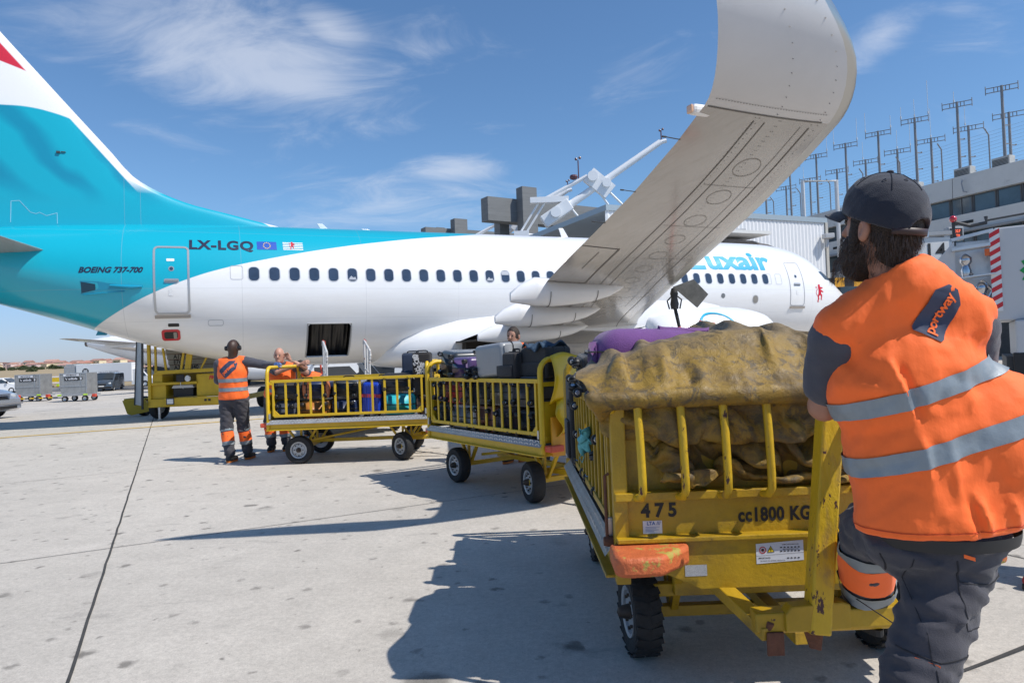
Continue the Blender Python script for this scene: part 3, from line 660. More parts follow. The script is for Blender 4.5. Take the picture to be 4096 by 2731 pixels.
# wings
def wsec(s_):
    """arc station: |y|<=16.5 along the wing, then up the winglet"""
    y=min(s_,16.5); z=1.62+.105*y
    LE=pchip(np.array([1.2,1.9,3.4,5.2,9.8,16.5,17.1,17.55,18.8,18.9]),np.array([12.9,12.3,10.95,9.5,7.3,4.15,3.78,3.28,2.05,1.80]))
    TE=pchip(np.array([1.2,3,5.8,10.55,16.5,17.1,17.55,18.8,18.9]),np.array([5.35,5.4,5.5,4.27,2.70,2.42,2.22,1.40,1.38]))
    tc_=pchip(np.array([1.2,5.8,16.5,18.9]),np.array([.13,.12,.10,.09]))
    phi=R(6)
    if s_>16.5:
        a=s_-16.5; Ltr=1.05; ph1=R(85)
        k=min(a,Ltr); nst=24; yy,zz=16.5,1.62+.105*16.5
        for i in range(nst):
            ph=R(6)+(ph1-R(6))*((i+.5)/nst*k/Ltr); yy+=math.cos(ph)*k/nst; zz+=math.sin(ph)*k/nst
        phi=R(6)+(ph1-R(6))*k/Ltr
        if a>Ltr: yy+=math.cos(ph1)*(a-Ltr); zz+=math.sin(ph1)*(a-Ltr)
        y,z=yy,zz
    return y,z,LE(s_),TE(s_),tc_(s_),phi
SS=[1.2,1.9,3,4.2,5.2,5.8,7,8.5,10,11.5,13,14.5,15.8,16.5]+[16.5+1.05*i/10 for i in range(1,11)]+[18,18.3,18.6,18.8,18.9]
NW=16
for sg in (-1,1):
    m=MB(); rr=[]
    for s_ in SS:
        y,z,xl,xt,t_,ph=wsec(s_); rr.append(wingsec(sg*y,z,xl,xt,t_,(-sg*math.sin(ph),math.cos(ph)),NW))
    m.loft(rr)
    n=2*NW
    for k,f in enumerate(m.f):
        if len(f)==4:
            j=f[0]%n; i=f[0]//n
            if (j<3 or j>=n-3) and SS[i]>5: m.mi[k]=1
            elif SS[i]>=16.5: m.mi[k]=2
    wo=obj('wing',m,[WGR,LEM,WLT],ac,smooth=True)
    # lower-skin detail
    def low(s_,c,off=.004):
        y,z,xl,xt,t_,ph=wsec(s_); ch=xl-xt; t=-.32*t_*ch*2.3*(math.sqrt(c)*.55-.10*c-.45*c*c)*.95-off
        return Vector((xl-ch*c,sg*(y-math.sin(ph)*t),z+math.cos(ph)*t))
    def sline(mb,a,b,wd,mi=0,n=14):
        vs=[]
        for i in range(n+1):
            s_=a[0]+(b[0]-a[0])*i/n; c=a[1]+(b[1]-a[1])*i/n; p=low(s_,c)
            if abs(b[0]-a[0])>.3: q=low(s_,min(c+wd/(wsec(s_)[2]-wsec(s_)[3]),1))
            else: q=low(s_+wd,c)
            vs+=[p,q]
        mb.add(vs,[(2*i,2*i+1,2*i+3,2*i+2) for i in range(n)],mi)
    m=MB()
    for a,b,wd in (((5,.16),(16.4,.20),.014),((6,.60),(16.4,.62),.012),((6,.53),(16.4,.54),.010),((8,.25),(16.4,.27),.006),((5.6,.71),(10.1,.69),.03),((10.2,.72),(12.4,.72),.028),((12.4,.72),(12.45,.995),.028),((10.2,.72),(10.2,.995),.03),((11.2,.84),(12.2,.84),.012),((7.5,.84),(9.8,.82),.016),((16.5,.14),(16.5,.98),.016),((13.6,.15),(13.6,.60),.008),((15,.2),(15,.60),.008),((12,.16),(12,.62),.008),((9,.16),(9,.62),.008)):
        sline(m,a,b,wd)
    obj('panel_joint',m,PNL,wo)
    m=MB()
    for k in range(11):
        s_=7.2+k*.83; c=.40
        for j in range(16):
            a0=2*math.pi*j/16; a1=2*math.pi*(j+1)/16; ch=wsec(s_)[2]-wsec(s_)[3]
            def q(a,r_): return low(s_+r_*.9*math.sin(a),c+r_*math.cos(a)*.62/ch)
            r_=.25; m.add([q(a0,r_),q(a1,r_),q(a1,r_-.014),q(a0,r_-.014)],[(0,1,2,3)])
    obj('fuel_tank_panel',m,OFFW,wo)
    m=MB()
    for cc in (.155,.205,.44,.455,.60,.63):
        for k in range(90):
            s_=8+k*.095; p=low(s_,cc,.003); m.add([p+Vector((.007,0,0)),p+Vector((0,.007,0)),p-Vector((.007,0,0)),p-Vector((0,.007,0))],[(0,1,2,3)])
    for s0 in (16.5,16.62): 
        for k in range(40): c=.15+.8*k/39; p=low(s0,c,.003); m.add([p+Vector((.008,0,0)),p+Vector((0,.008,0)),p-Vector((.008,0,0)),p-Vector((0,.008,0))],[(0,1,2,3)])
    for cc in (.17,.5): 
        for k in range(22): p=low(16.55+k*.1,cc,.003); m.add([p+Vector((.008,0,0)),p+Vector((0,.004,.008)),p-Vector((.008,0,0)),p-Vector((0,.004,.008))],[(0,1,2,3)])
    obj('rivet_row',m,PNL,wo)
    # flap track fairings
    for yf,xf,xa,zoff,wd in ((10.0,6.1,3.75,.0,.20),(7.75,6.9,4.35,-.02,.22),(5.35,7.9,4.85,-.06,.25)):
        zl=1.62+.105*yf; m=MB(); rr=[]
        for t,wk,dk,ztop in ((0,.04,.02,.03),(.06,.30,.12,.03),(.16,.62,.23,.04),(.32,.92,.33,.05),(.5,1,.38,.06),(.66,.92,.41,.09),(.78,.72,.40,.11),(.80,.66,.40,.11),(.92,.34,.36,-.02),(1,.18,.33,-.16)):
            x=xf+(xa-xf)*t; ring=[]
            for q in range(12):
                a=2*math.pi*q/12; ring.append(Vector((x,sg*yf+wd*wk*math.cos(a),zl+zoff+ztop-(dk+ztop)/2+(dk+ztop)/2*math.sin(a))))
            rr.append(ring)
        m.loft(rr); fa=obj('flap_fairing',m,PWH,wo,smooth=True,ang=60)
        m=MB()
        for t,wk,dk,ztop in ((.30,.90,.325,.05),(.70,.86,.41,.095)):
            x=xf+(xa-xf)*t; pts=[Vector((x,sg*yf+(wd*wk+.004)*math.cos(a),zl+zoff+ztop-(dk+ztop)/2+((dk+ztop)/2+.004)*math.sin(a))) for a in [math.pi+math.pi*i/10 for i in range(11)]]
            m.tube(pts,.006,4)
        obj('fairing_seam',m,PNL,fa)
    # tail light housing and static wicks at the tip
    p=low(16.35,.98); m=MB(); m.box(p.x-.10,p.x+.1,p.y-.045,p.y+.045,p.z+.0,p.z+.085); lh=obj('tail_light',m,PWH,wo,bevel=.03)
    m=MB(); m.box(p.x-.12,p.x-.095,p.y-.035,p.y+.035,p.z+.008,p.z+.077); obj('lens',m,mat('light_lens',(.75,.45,.28),.1,coat=1),lh,bevel=.015)
    m=MB()
    for s_ in (15.9,14.6,13.5): p=low(s_,.995); m.tube([p,p+Vector((-.16,0,.01))],.005,5); m.tube([p+Vector((-.15,0,.01)),p+Vector((-.19,0,.01))],.009,5)
    obj('static_wick',m,DGR,wo)
    # nacelle, pylon
    cy=sg*4.83; m=MB(); cz=1.48
    m.lathe([(.02,9.3),(.30,9.0),(.45,9.5),(.62,9.9),(.80,9.95),(.90,10.05),(1.02,10.6),(1.10,11.3),(1.13,12.2),(1.10,13),(1.02,13.6),(.93,13.95),(.88,14.02),(.82,13.95),(.80,13.6),(.80,12.9),(.2,12.9),(.02,13.3)],32,'X',(0,cy,cz)); 
    no=obj('engine_nacelle',m,PWH,ac,smooth=True,ang=50)
    m=MB()
    for i in range(24): a=2*math.pi*i/24; m.add([(12.95,cy+.2*math.cos(a),cz+.2*math.sin(a)),(12.95,cy+.8*math.cos(a),cz+.8*math.sin(a)),(13.02,cy+.8*math.cos(a+.2),cz+.8*math.sin(a+.2)),(13.02,cy+.2*math.cos(a+.2),cz+.2*math.sin(a+.2))],[(0,1,2,3)])
    obj('fan',m,DGR,no)
    m=MB(); rr=[]
    for x,z0_,z1_,w_ in ((12.6,2.35,2.62,.06),(11.6,2.3,2.80,.16),(10.2,2.1,2.78,.2),(8.9,1.95,2.6,.2),(7.4,2.05,2.35,.12),(6.6,2.15,2.3,.04)):
        rr.append([Vector((x,cy+a*w_,z0_+(z1_-z0_)*b)) for a,b in ((-1,0),(-1,.6),(-.6,1),(.6,1),(1,.6),(1,0))])
    m.loft(rr); obj('pylon',m,PWH,wo,smooth=True)
    m=MB()
    def cowl(xc,a,off=.006):  # on the cowl side
        r_=1.13+off; return Vector((xc,cy+sg*r_*math.cos(a),cz+r_*math.sin(a)))
    for i in range(40):
        a0=2*math.pi*i/40; a1=2*math.pi*(i+1)/40
        m.add([cowl(11.75+.66*math.cos(a),.30+.60*math.sin(a)) if 0 else cowl(11.75+rr_*math.cos(a),.32+rr_*.95*math.sin(a)) for rr_,a in ((.66,a0),(.66,a1),(.60,a1),(.60,a0))],[(0,1,2,3)])
    m.add([cowl(11.30,.70),cowl(11.75,.50),cowl(12.3,.30),cowl(11.7,.40)],[(0,1,2,3)])
    obj('cowl_emblem',m,LTQ,no)
    # main gear
    gy=sg*2.86
    m=MB(); m.tube([(6.6,gy,2.2),(6.5,gy,.56)],[.11,.08],10); m.tube([(6.5,gy-.45,.56),(6.5,gy+.45,.56)],.07,8); m.tube([(6.5,gy,1.0),(7.3,gy,2.0)],.05,8); go=obj('main_gear',m,GRYP,ac,smooth=True)
    for d in (-.42,.42):
        m=MB(); m.lathe([(.2,-.16),(.45,-.18),(.55,-.12),(.565,0),(.55,.12),(.45,.18),(.2,.16),(.2,-.16)],28,'Y',(6.5,gy+d,.565)); obj('wheel',m,RUB,go,smooth=True)
# wing-body fairing
m=MB(); rr=[]
for x,w_,zt,zb in ((3.35,.25,1.50,1.30),(3.6,1.10,1.80,1.22),(4.0,1.62,2.12,1.17),(4.6,1.88,2.42,1.12),(5.6,2.02,2.74,1.08),(7,2.08,2.92,1.05),(9,2.10,3.0,1.05),(11.5,2.08,3.0,1.06),(13.5,1.95,2.75,1.12),(15,1.6,2.2,1.2),(16.2,.4,1.6,1.32)):
    ring=[]
    for j in range(28):
        a=2*math.pi*j/28; c_,s_=math.cos(a),math.sin(a); e=.72
        ring.append(Vector((x,w_*math.copysign(abs(c_)**e,c_),(zt+zb)/2+(zt-zb)/2*math.copysign(abs(s_)**e,s_))))
    rr.append(ring)
m.loft(rr); obj('wing_body_fairing',m,PWH,ac,smooth='full')
m=MB(); m.box(5.6,7.4,-2.35,-1.9,1.35,1.9); m.box(5.3,7.6,-3.9,-2.3,1.83,1.87); obj('gear_bay',m,mat('gear_bay_dark',(.035,.03,.025),.8),ac)
m=MB(); m.tube([(19.2,0,1.6),(19.2,0,.4)],.08,8); go=obj('nose_gear',m,GRYP,ac)
for d in (-.2,.2):
    m=MB(); m.lathe([(.1,-.09),(.28,-.1),(.345,0),(.28,.1),(.1,.09),(.1,-.09)],20,'Y',(19.2,d,.345)); obj('wheel',m,RUB,go,smooth=True)
# refuelling hose below the right wing, red and white banded
P=ac.matrix_world if 0 else None
def PL(x,y,z): return PO+Vector((math.cos(AL)*x-math.sin(AL)*y,math.sin(AL)*x+math.cos(AL)*y,z))
# ================= BAGGAGE CARTS =================
CHQ=bpy.data.materials.new('chequer_plate'); CHQ.use_nodes=True
def _chq():
    nt=CHQ.node_tree; N=nt.nodes.new; L=nt.links.new; b=nt.nodes['Principled BSDF']; b.inputs['Metallic'].default_value=.35; b.inputs['Roughness'].default_value=.42; b.inputs['Base Color'].default_value=(.52,.53,.54,1)
    tc=N('ShaderNodeTexCoord'); n=N('ShaderNodeTexNoise'); n.inputs['Scale'].default_value=9; L(tc.outputs['Object'],n.inputs[0]); r=N('ShaderNodeMapRange'); L(n.outputs[0],r.inputs[0]); r.inputs[3].default_value=.20; r.inputs[4].default_value=.42
    c=N('ShaderNodeCombineColor'); [L(r.outputs[0],c.inputs[i]) for i in range(3)]; L(c.outputs[0],b.inputs['Base Color'])
_chq()
CL,CW=2.3,1.45
def wheelset(par,x,y,steer,outer,mt=None,lug=False):
    wt=obj('wheel',MB().lathe([(.02,-.045),(.085,-.045),(.095,-.035),(.10,-.055),(.118,-.06),(.122,-.045),(.122,.045),(.118,.06),(.02,.03)],20,'Y'),mat('rim_silver',(.42,.43,.44),.45,metal=.4,var=.2,vscale=12),par,loc=(x,y,.2),rot=(0,0,steer),smooth=True)
    m=MB(); m.lathe([(.118,-.055),(.150,-.066),(.182,-.062),(.197,-.040),(.20,0),(.197,.040),(.182,.062),(.150,.066),(.118,.055),(.118,-.055)],30,'Y',caps=False)
    if lug:
        for i in range(22):
            a=2*math.pi*i/22; M=Matrix.Rotation(a,4,'Y')
            for sg in (-1,1): m.box(-.016,.016,min(sg*.008,sg*.064),max(sg*.008,sg*.064),.192,.2018,M=M@Matrix.Rotation(sg*.25,4,'Z'))
    obj('tyre',m,RUB,wt,smooth=True)
    m=MB(); m.lathe([(.001,-.11),(.022,-.10),(.03,-.08),(.036,-.05),(.05,.06),(.001,.06)],10,'Y')
    for i in range(8):
        a=2*math.pi*i/8; m.lathe([(.001,-.058),(.008,-.058),(.008,-.04)],6,'Y',(.062*math.cos(a),0,.078*math.sin(a)))
    obj('hub',m,mat('hub_dark',(.06,.045,.035),.6,metal=.3,var=.3,vscale=30),wt,smooth=True)
    return wt
def side_panel(t,y,YM,nb,name='side_rail_panel',sgn=1):
    m=MB(); z0,z1=.70,1.19
    m.bar((.10,y,z0),(CL-.10,y,z0),.028,.035); m.bar((.06,y,z1),(CL-.06,y,z1),.03,.04)
    m.bar((.10,y,z0),(.10,y,z1),.028,.035); m.bar((CL-.10,y,z0),(CL-.10,y,z1),.028,.035)
    for i in range(1,nb): x=.10+(CL-.20)*i/nb; m.box(x-.016,x+.016,y-.007,y+.007,z0,z1)
    for sx,x in ((1,.10),(-1,CL-.10)): m.prism([(x,z0),(x+sx*.10,z0),(x,z0+.10)],y-.008,y+.008,axis='Y')
    return obj(name,m,YM,t,bevel=.003)
def make_cart(label,near=False,steer=-.6,bars=12,YM=YEL):
    t=thing('baggage_cart',label,'cart',group='baggage carts coupled in a train beside the airliner')
    m=MB()
    for y in (.02,CW-.02): m.bar((0,y,.545),(CL,y,.545),.04,.09)
    for x in (.02,CL-.02): m.bar((x,0,.545),(x,CW,.545),.04,.09)
    for k in range(1,4): m.bar((CL*k/4,.05,.54),(CL*k/4,CW-.05,.54),.05,.06)
    m.bar((.0,-.02,.505),(CL,-.02,.505),.05,.012); m.bar((.0,CW+.02,.505),(CL,CW+.02,.505),.05,.012)
    obj('chassis',m,YM,t,bevel=.004)
    m=MB(); m.box(.005,CL-.005,.0,CW,.592,.604)
    for y0,y1 in ((-.035,.002),(CW-.002,CW+.035)): m.box(.005,CL-.005,min(y0,y1),max(y0,y1),.596,.640) if 0 else m.add([(.005,-.045 if y0<0 else y1+.01,.588),(CL-.005,-.045 if y0<0 else y1+.01,.588),(CL-.005,.0 if y0<0 else y0,.646),(.005,.0 if y0<0 else y0,.646)],[(0,1,2,3)])
    # raised tear-drop pattern on the sloping edge plates
    for i in range(52):
        x=.03+i*(CL-.06)/51
        for sg,yy in ((-1,-.0225),(1,CW+.0225)):
            for q,zz in ((-1,.603),(1,.632)):
                c=Vector((x+q*.008,yy+(-.008 if (q<0)==(sg<0) else .008)*1.2,zz)); dx=.012*(q if i%2 else -q)
                n=Vector((0,sg*.8,.6))*.004; m.add([c+Vector((-dx-.006,0,-.012))+n,c+Vector((-dx+.006,0,-.012))+n,c+Vector((dx+.006,0,.012))+n,c+Vector((dx-.006,0,.012))+n],[(0,1,2,3)],1)
    obj('tread_plate',m,[CHQ,mat('raised_tread',(.80,.80,.80),.25,metal=.5)],t)
    side_panel(t,.01,YM,bars); side_panel(t,CW-.01,YM,bars)
    for xe,nm in ((.02,'end_hoop'),(CL-.02,'end_hoop')):
        if near and xe>1: continue
        m=MB(); r_=.12; top=1.39
        P=[(xe,.0,.52),(xe,.0,top-r_)]+[(xe,r_-r_*math.cos(a),top-r_+r_*math.sin(a)) for a in [math.pi/2*i/5 for i in range(1,6)]]
        P+=[(xe,CW-r_+r_*math.sin(a),top-r_+r_*math.cos(a)) for a in [math.pi/2*i/5 for i in range(0,6)]]+[(xe,CW,.52)]
        m.tube(P,.027,8); m.bar((xe,0,1.16),(xe,CW,1.16),.03,.04); m.bar((xe,0,.66),(xe,CW,.66),.03,.04)
        m.box(xe-.006,xe+.006,.03,CW-.03,.62,1.0)
        for y in (.36,.72,1.08): m.bar((xe,y,.66),(xe,y,1.16),.025,.025)
        obj(nm,m,YM,t,smooth=True,ang=50)
    for xa,st in ((.40,0),(1.88,steer)):
        m=MB(); m.bar((xa,.1,.2),(xa,CW-.1,.2),.05,.05)
        for y in (.32,CW-.32):
            m.bar((xa-.22,y,.5),(xa-.03,y,.22),.035,.03); m.bar((xa+.22,y,.5),(xa+.03,y,.22),.035,.03); m.bar((xa-.02,y,.5),(xa-.02,y,.22),.03,.03)
        obj('axle_frame',m,YM,t,bevel=.003)
        for y in (.16,CW-.16): wheelset(t,xa,y,st+(math.pi if y>1 else 0),y<1,lug=near)
    m=MB(); m.bar((.4,CW/2,.26),(CL+.1,CW/2,.26),.06,.05); m.bar((.5,CW/2-.3,.3),(1.8,CW/2+.3,.48),.03,.03)
    obj('tie_beam',m,YM,t,bevel=.003)
    if not near:
        m=MB(); ca,sa=math.cos(steer*.6),math.sin(steer*.6)
        def q(u,v,z): return Vector((1.88+u*ca-v*sa,CW/2+u*sa+v*ca,z))
        m.bar(q(0,-.35,.28),q(.95,-.02,.30),.04,.05); m.bar(q(0,.35,.28),q(.95,.02,.30),.04,.05); m.bar(q(.0,-.4,.27),q(0,.4,.27),.05,.05); m.bar(q(.9,0,.30),q(1.12,0,.30),.05,.05)
        obj('drawbar',m,YM,t,bevel=.003)
    m=MB()
    for x0,x1 in ((-.10,0.0),(CL,CL+.10)):
        if near and x1>1: continue
        for y0,y1 in ((-.0,.16),(CW-.16,CW)): m=MB(); m.box(x0,x1,y0,y1,.545,.605); obj('bumper',m,mat('bumper_red',(.62,.09,.04),.5,var=.15,vscale=8),t,bevel=.012)
    # steel latch clips
    m=MB()
    for x in (.05,CL-.05): m.box(x-.012,x+.012,-.03,.0,.66,.74)
    obj('latch',m,STL,t,bevel=.003)
    return t
c1=make_cart('yellow baggage cart farthest left, with the bright blue and turquoise cases behind its bars',steer=-.75); c1.location=(-3.50,9.65,0); c1.rotation_euler=(0,0,R(0))
c2=make_cart('middle yellow baggage cart with silver and purple cases heaped above its rail',steer=-.25,bars=14); YAW2=R(-56); c2.location=(-1.03,8.15,0); c2.rotation_euler=(0,0,YAW2)
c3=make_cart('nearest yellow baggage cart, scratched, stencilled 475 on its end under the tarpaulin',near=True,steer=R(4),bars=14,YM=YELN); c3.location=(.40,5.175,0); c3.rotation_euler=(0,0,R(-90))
# folded yellow vinyl covers hanging at the right end of the middle cart
VIN=mat('yellow_vinyl',(.66,.42,.01),.30,var=.08,spec=.6)
def c2w(x,y,z): c,s=math.cos(YAW2),math.sin(YAW2); return Vector((-1.03+x*c-y*s,8.15+x*s+y*c,z))
m=MB()
for k in range(5):
    y0=.10+k*.075
    m.grid(lambda u,v:c2w(CL+.03+.10*math.sin(math.pi*v)*(1-.12*k)+.02*math.sin(9*v+k),y0+.30*u+.04*math.sin(v*7+k*2),.66+(.36-.03*k)*v+.03*math.sin(u*5+k)),6,12)
m.grid(lambda u,v:c2w(CL+.04+.07*math.sin(3*v)+.03*math.sin(5*u+2*v),.05+.62*u,.98+.44*v+.03*math.sin(u*6)),14,12)
tag(obj('folded_cover',m,VIN,smooth='full',solid=.006),'glossy yellow vinyl cover folded over the right end of the middle baggage cart','cover')
m=MB(); m.box(CL+.03,CL+.05,.06,.75,.50,.86); o=obj('number_plate_panel',m,mat('orange_panel',(.72,.33,.02),.45,var=.1),c2)
m=MB(); text_on(m,'4',FM((CL+.054,.62,.68),(0,1,0)),.2,bold=.012); obj('cart_number',m,BLK,c2)
# ---- near cart front end (local x = CL-.05 .. faces the camera) ----
X=2.305
m=MB(); m.box(X,X+.012,.03,CW-.03,.66,.85)                                 # end plate
m.bar((X+.02,0,.84),(X+.02,CW,.84),.05,.035); m.bar((X+.03,0,.665),(X+.03,CW,.665),.07,.02)
m.box(X-.02,X+.03,-.005,.055,.48,1.30); m.box(X-.02,X+.03,CW-.055,CW+.005,.48,1.30)
m.box(X-.055,X-.045,.05,CW-.05,.66,1.18)
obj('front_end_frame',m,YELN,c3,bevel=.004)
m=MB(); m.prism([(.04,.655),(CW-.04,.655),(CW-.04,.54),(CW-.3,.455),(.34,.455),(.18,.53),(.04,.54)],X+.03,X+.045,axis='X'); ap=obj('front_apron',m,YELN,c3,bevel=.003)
def front(n_,pts,mt,par=None): pass
m=MB(); P=[(.03,1.245)]; zt=1.245
m.tube([(X+.02,.0,1.20),(X+.06,.01,1.24),(X+.10,.06,1.25),(X+.11,.7,1.245),(X+.11,1.38,1.25),(X+.02,CW,1.22)],.0195,10)
obj('front_rack_rail',m,YELW,c3,smooth=True)
for y in (.095,.268,.44,.615,.99,1.17,1.33):
    m=MB(); dz=0
    m.tube([(X+.105,y,1.24),(X+.115,y+.004,1.10),(X+.115,y+.008,.93),(X+.11,y+.009,.875),(X+.085,y+.005,.845),(X+.04,y-.005,.838),(X-.0,y-.015,.84)],.0165,10)
    obj('rack_bar',m,YELW,c3,smooth=True)
for body,cy_,cz_,sz,sp in (('475',.185,.775,.078,1.45),('cc1800 KG',.665,.742,.078,1.04)):
    vs,fs=text_mesh(body,sz,.003,sp*1.04); m=MB(); m.add([(X+.0145,cy_+v.x*(.95 if sp>1.2 else .80),cz_+v.y) for v in vs],fs); obj('stencil_lettering',m,mat('stencil_black',(.012,.012,.012),.6),c3)
STK=mat('sticker_white',(.62,.63,.66),.45,var=.05); STX=mat('sticker_print',(.03,.04,.10),.5)
m=MB(); xs_=X+.0145; m.add([(xs_,.115,.735),(xs_,.195,.735),(xs_,.195,.682),(xs_,.115,.682)],[(0,1,2,3)])
vs,fs=text_mesh('LTA ///',.020,.0006); m.add([(xs_+.001,.160+v.x,.724+v.y) for v in vs],fs,1)
for k,(a,b) in enumerate(((.125,.185),(.125,.17),(.125,.18),(.125,.16))): m.add([(xs_+.001,a,.710-k*.006),(xs_+.001,b,.710-k*.006),(xs_+.001,b,.7085-k*.006),(xs_+.001,a,.7085-k*.006)],[(0,1,2,3)],1)
obj('inspection_sticker',m,[STK,mat('sticker_blue',(.03,.1,.3),.5)],c3)
xa=X+.0465; m=MB(); m.add([(xa,.57,.632),(xa,.765,.642),(xa,.765,.560),(xa,.57,.550)],[(0,1,2,3)])
def disc(mb,y,z,r1,r0,mi,n=18,x=None):
    x=x or xa+.001
    for i in range(n):
        a,b=2*math.pi*i/n,2*math.pi*(i+1)/n; mb.add([(x,y+r_*math.cos(t),z+r_*math.sin(t)) for r_,t in ((r1,a),(r1,b),(r0,b),(r0,a))],[(0,1,2,3)],mi)
disc(m,.597,.606,.0145,.011,2); m.bar((xa+.0012,.588,.615),(xa+.0012,.606,.597),.002,.0005,mi=2); disc(m,.597,.606,.006,0,1)
m.add([(xa+.001,.615,.595),(xa+.001,.645,.596),(xa+.001,.630,.624)],[(0,1,2)],1); m.add([(xa+.002,.6185,.5975),(xa+.002,.6415,.598),(xa+.002,.630,.619)],[(0,1,2)],3); m.add([(xa+.003,.6285,.601),(xa+.003,.6315,.601),(xa+.003,.6315,.612),(xa+.003,.6285,.612)],[(0,1,2,3)],1)
for r_,nn,y0 in ((.612,6,.668),(.597,6,.668),(.568,4,.695)):
    for i in range(nn): y=y0+i*.0145; m.add([(xa+.001,y,r_),(xa+.001,y+.010,r_),(xa+.001,y+.008,r_+.005),(xa+.001,y+.002,r_+.005)],[(0,1,2,3)],1)
vs,fs=text_mesh('COM CARGA MAX 6 UN.',.0062,.0001); m.add([(xa+.001,.712+v.x,.626+v.y) for v in vs],fs,1)
vs,fs=text_mesh('SEM CARGA MAX 6 UN.',.0062,.0001); m.add([(xa+.001,.712+v.x,.6065+v.y) for v in vs],fs,1)
vs,fs=text_mesh('IMPORTANTE',.008,.0002); m.add([(xa+.001,.603+v.x,.573+v.y) for v in vs],fs,1)
vs,fs=text_mesh('No interior dos terminais, máximo 4 Un.',.0062,.0001); m.add([(xa+.001,.638+v.x,.562+v.y) for v in vs],fs,1)
m.add([(xa+.001,.57,.582),(xa+.001,.765,.591),(xa+.001,.765,.592),(xa+.001,.57,.583)],[(0,1,2,3)],1)
obj('safety_sticker',m,[STK,BLK,mat('sign_red',(.5,.02,.02),.5),mat('sign_yellow',(.75,.55,.02),.5)],ap)
m=MB(); m.add([(xa,.275,.556),(xa,.365,.556),(xa,.365,.510),(xa,.275,.510)],[(0,1,2,3)]); obj('reflector',m,mat('retroreflector',(.36,.37,.38),.3,var=.3,vscale=260),ap)
m=MB(); m.add([(xa,.905,.645),(xa,1.02,.65),(xa,1.02,.597),(xa,.905,.590)],[(0,1,2,3)]); 
for k in range(6): m.add([(xa+.001,.925,.636-k*.007),(xa+.001,1.005-.01*(k%3),.638-k*.007),(xa+.001,1.005-.01*(k%3),.636-k*.007),(xa+.001,.925,.634-k*.007)],[(0,1,2,3)],1)
obj('maker_plate',m,[mat('plate_metal',(.30,.31,.30),.4,metal=.5,var=.15,vscale=40),DGR],ap)
m=MB(); P=[(X+.02,-.03),(X+.20,-.035),(X+.235,-.02),(X+.245,.02),(X+.24,.09),(X+.235,.15),(X+.20,.18),(X+.16,.22),(X+.10,.28),(X+.02,.30)]
m.prism(P,.572,.650); obj('corner_bumper',m,ORB,c3,bevel=.018,seg=3,smooth=True)
m=MB(); m.prism([(a,CW-b) for a,b in P],.572,.650); obj('corner_bumper',m,ORB,c3,bevel=.018,seg=3,smooth=True)
m=MB(); m.tube([(X-.03,-.012,.93),(X-.03,-.03,.92),(X-.03,-.03,.66),(X-.03,-.012,.655)],.007,6); m.lathe([(.001,-.045),(.018,-.045),(.022,-.03),(.022,-.005)],10,'Y',(X-.03,0,.645)); obj('drop_bolt',m,RUST,c3,smooth=True)
# drawbar folded up: channel arms, foot beam, upright handle post
m=MB(); m.bar((X-.12,.41,.46),(X+.34,.51,.385),.07,.05); m.bar((X-.12,1.10,.46),(X+.34,.98,.41),.07,.05); m.bar((X-.3,.3,.36),(X-.3,1.25,.36),.05,.09)
m.bar((X-.34,CW-.2,.33),(X-.34,.2,.33),.05,.06)
m.bar((X+.30,.46,.425),(X+.33,.98,.445),.08,.07); m.tube([(X+.31,.46,.395),(X+.33,.86,.405),(X+.33,1.15,.41)],.02,8)
m.prism([(.56,.395),(.80,.40),(.80,.49),(.77,.50),(.585,.49),(.56,.46)],X+.30,X+.36,axis='X')
obj('drawbar',m,YELN,c3,bevel=.006)
m=MB(); m.box(X+.34,X+.352,.492,.555,.31,.395); obj('rusty_hook',m,RUST,c3,bevel=.003); m=MB(); m.prism([(.66,.32),(.70,.31),(.71,.37),(.64,.385)],X+.31,X+.325,axis='X'); m.tube([(X+.33,.50,.40),(X+.345,.51,.43)],.014,8); obj('rusty_hook',m,RUST,c3,bevel=.003)
m=MB(); m.bar((X+.325,.685,.38),(X+.30,.785,1.205),.078,.08,up=(0,1,0)); obj('handle_post',m,YELW,c3,bevel=.008)
# ================= LUGGAGE =================
LUG={}
def lugm(nm,col,kind):
    if kind=='hard': return mat('case_'+nm,col,.33,var=.06,vscale=5,bump=.03,bscale=90,coat=.2)
    return mat('fabric_'+nm,col,.8,var=.12,vscale=14,bump=.35,bscale=160,sheen=.2)
CHROME=mat('wheel_hub_silver',(.55,.55,.56),.25,metal=.9); WBL=mat('caster_black',(.015,.015,.016),.5)
def rbox(w,d,h,r,n=4,bulge=0):
    """rounded box as stacked rings, flat bottom and top faces rounded over"""
    m=MB(); rings=[]
    lev=[(0,r*.55)]+[(r*(1-math.cos(t)),r*(1-math.sin(t))) for t in [math.pi/2*i/n for i in range(1,n+1)]]
    hs=[(z,ins) for z,ins in lev]+[(h*k/6,0) for k in range(2,5)]+[(h-z,ins) for z,ins in reversed(lev)]
    for z,ins in hs:
        b=bulge*math.sin(math.pi*z/h)
        rings.append([Vector((x*(1+b),y*(1+b),z)) for x,y in rrect(w-2*ins,d-2*ins,max(r-ins*.6,.01),n)])
    m.loft(rings); return m
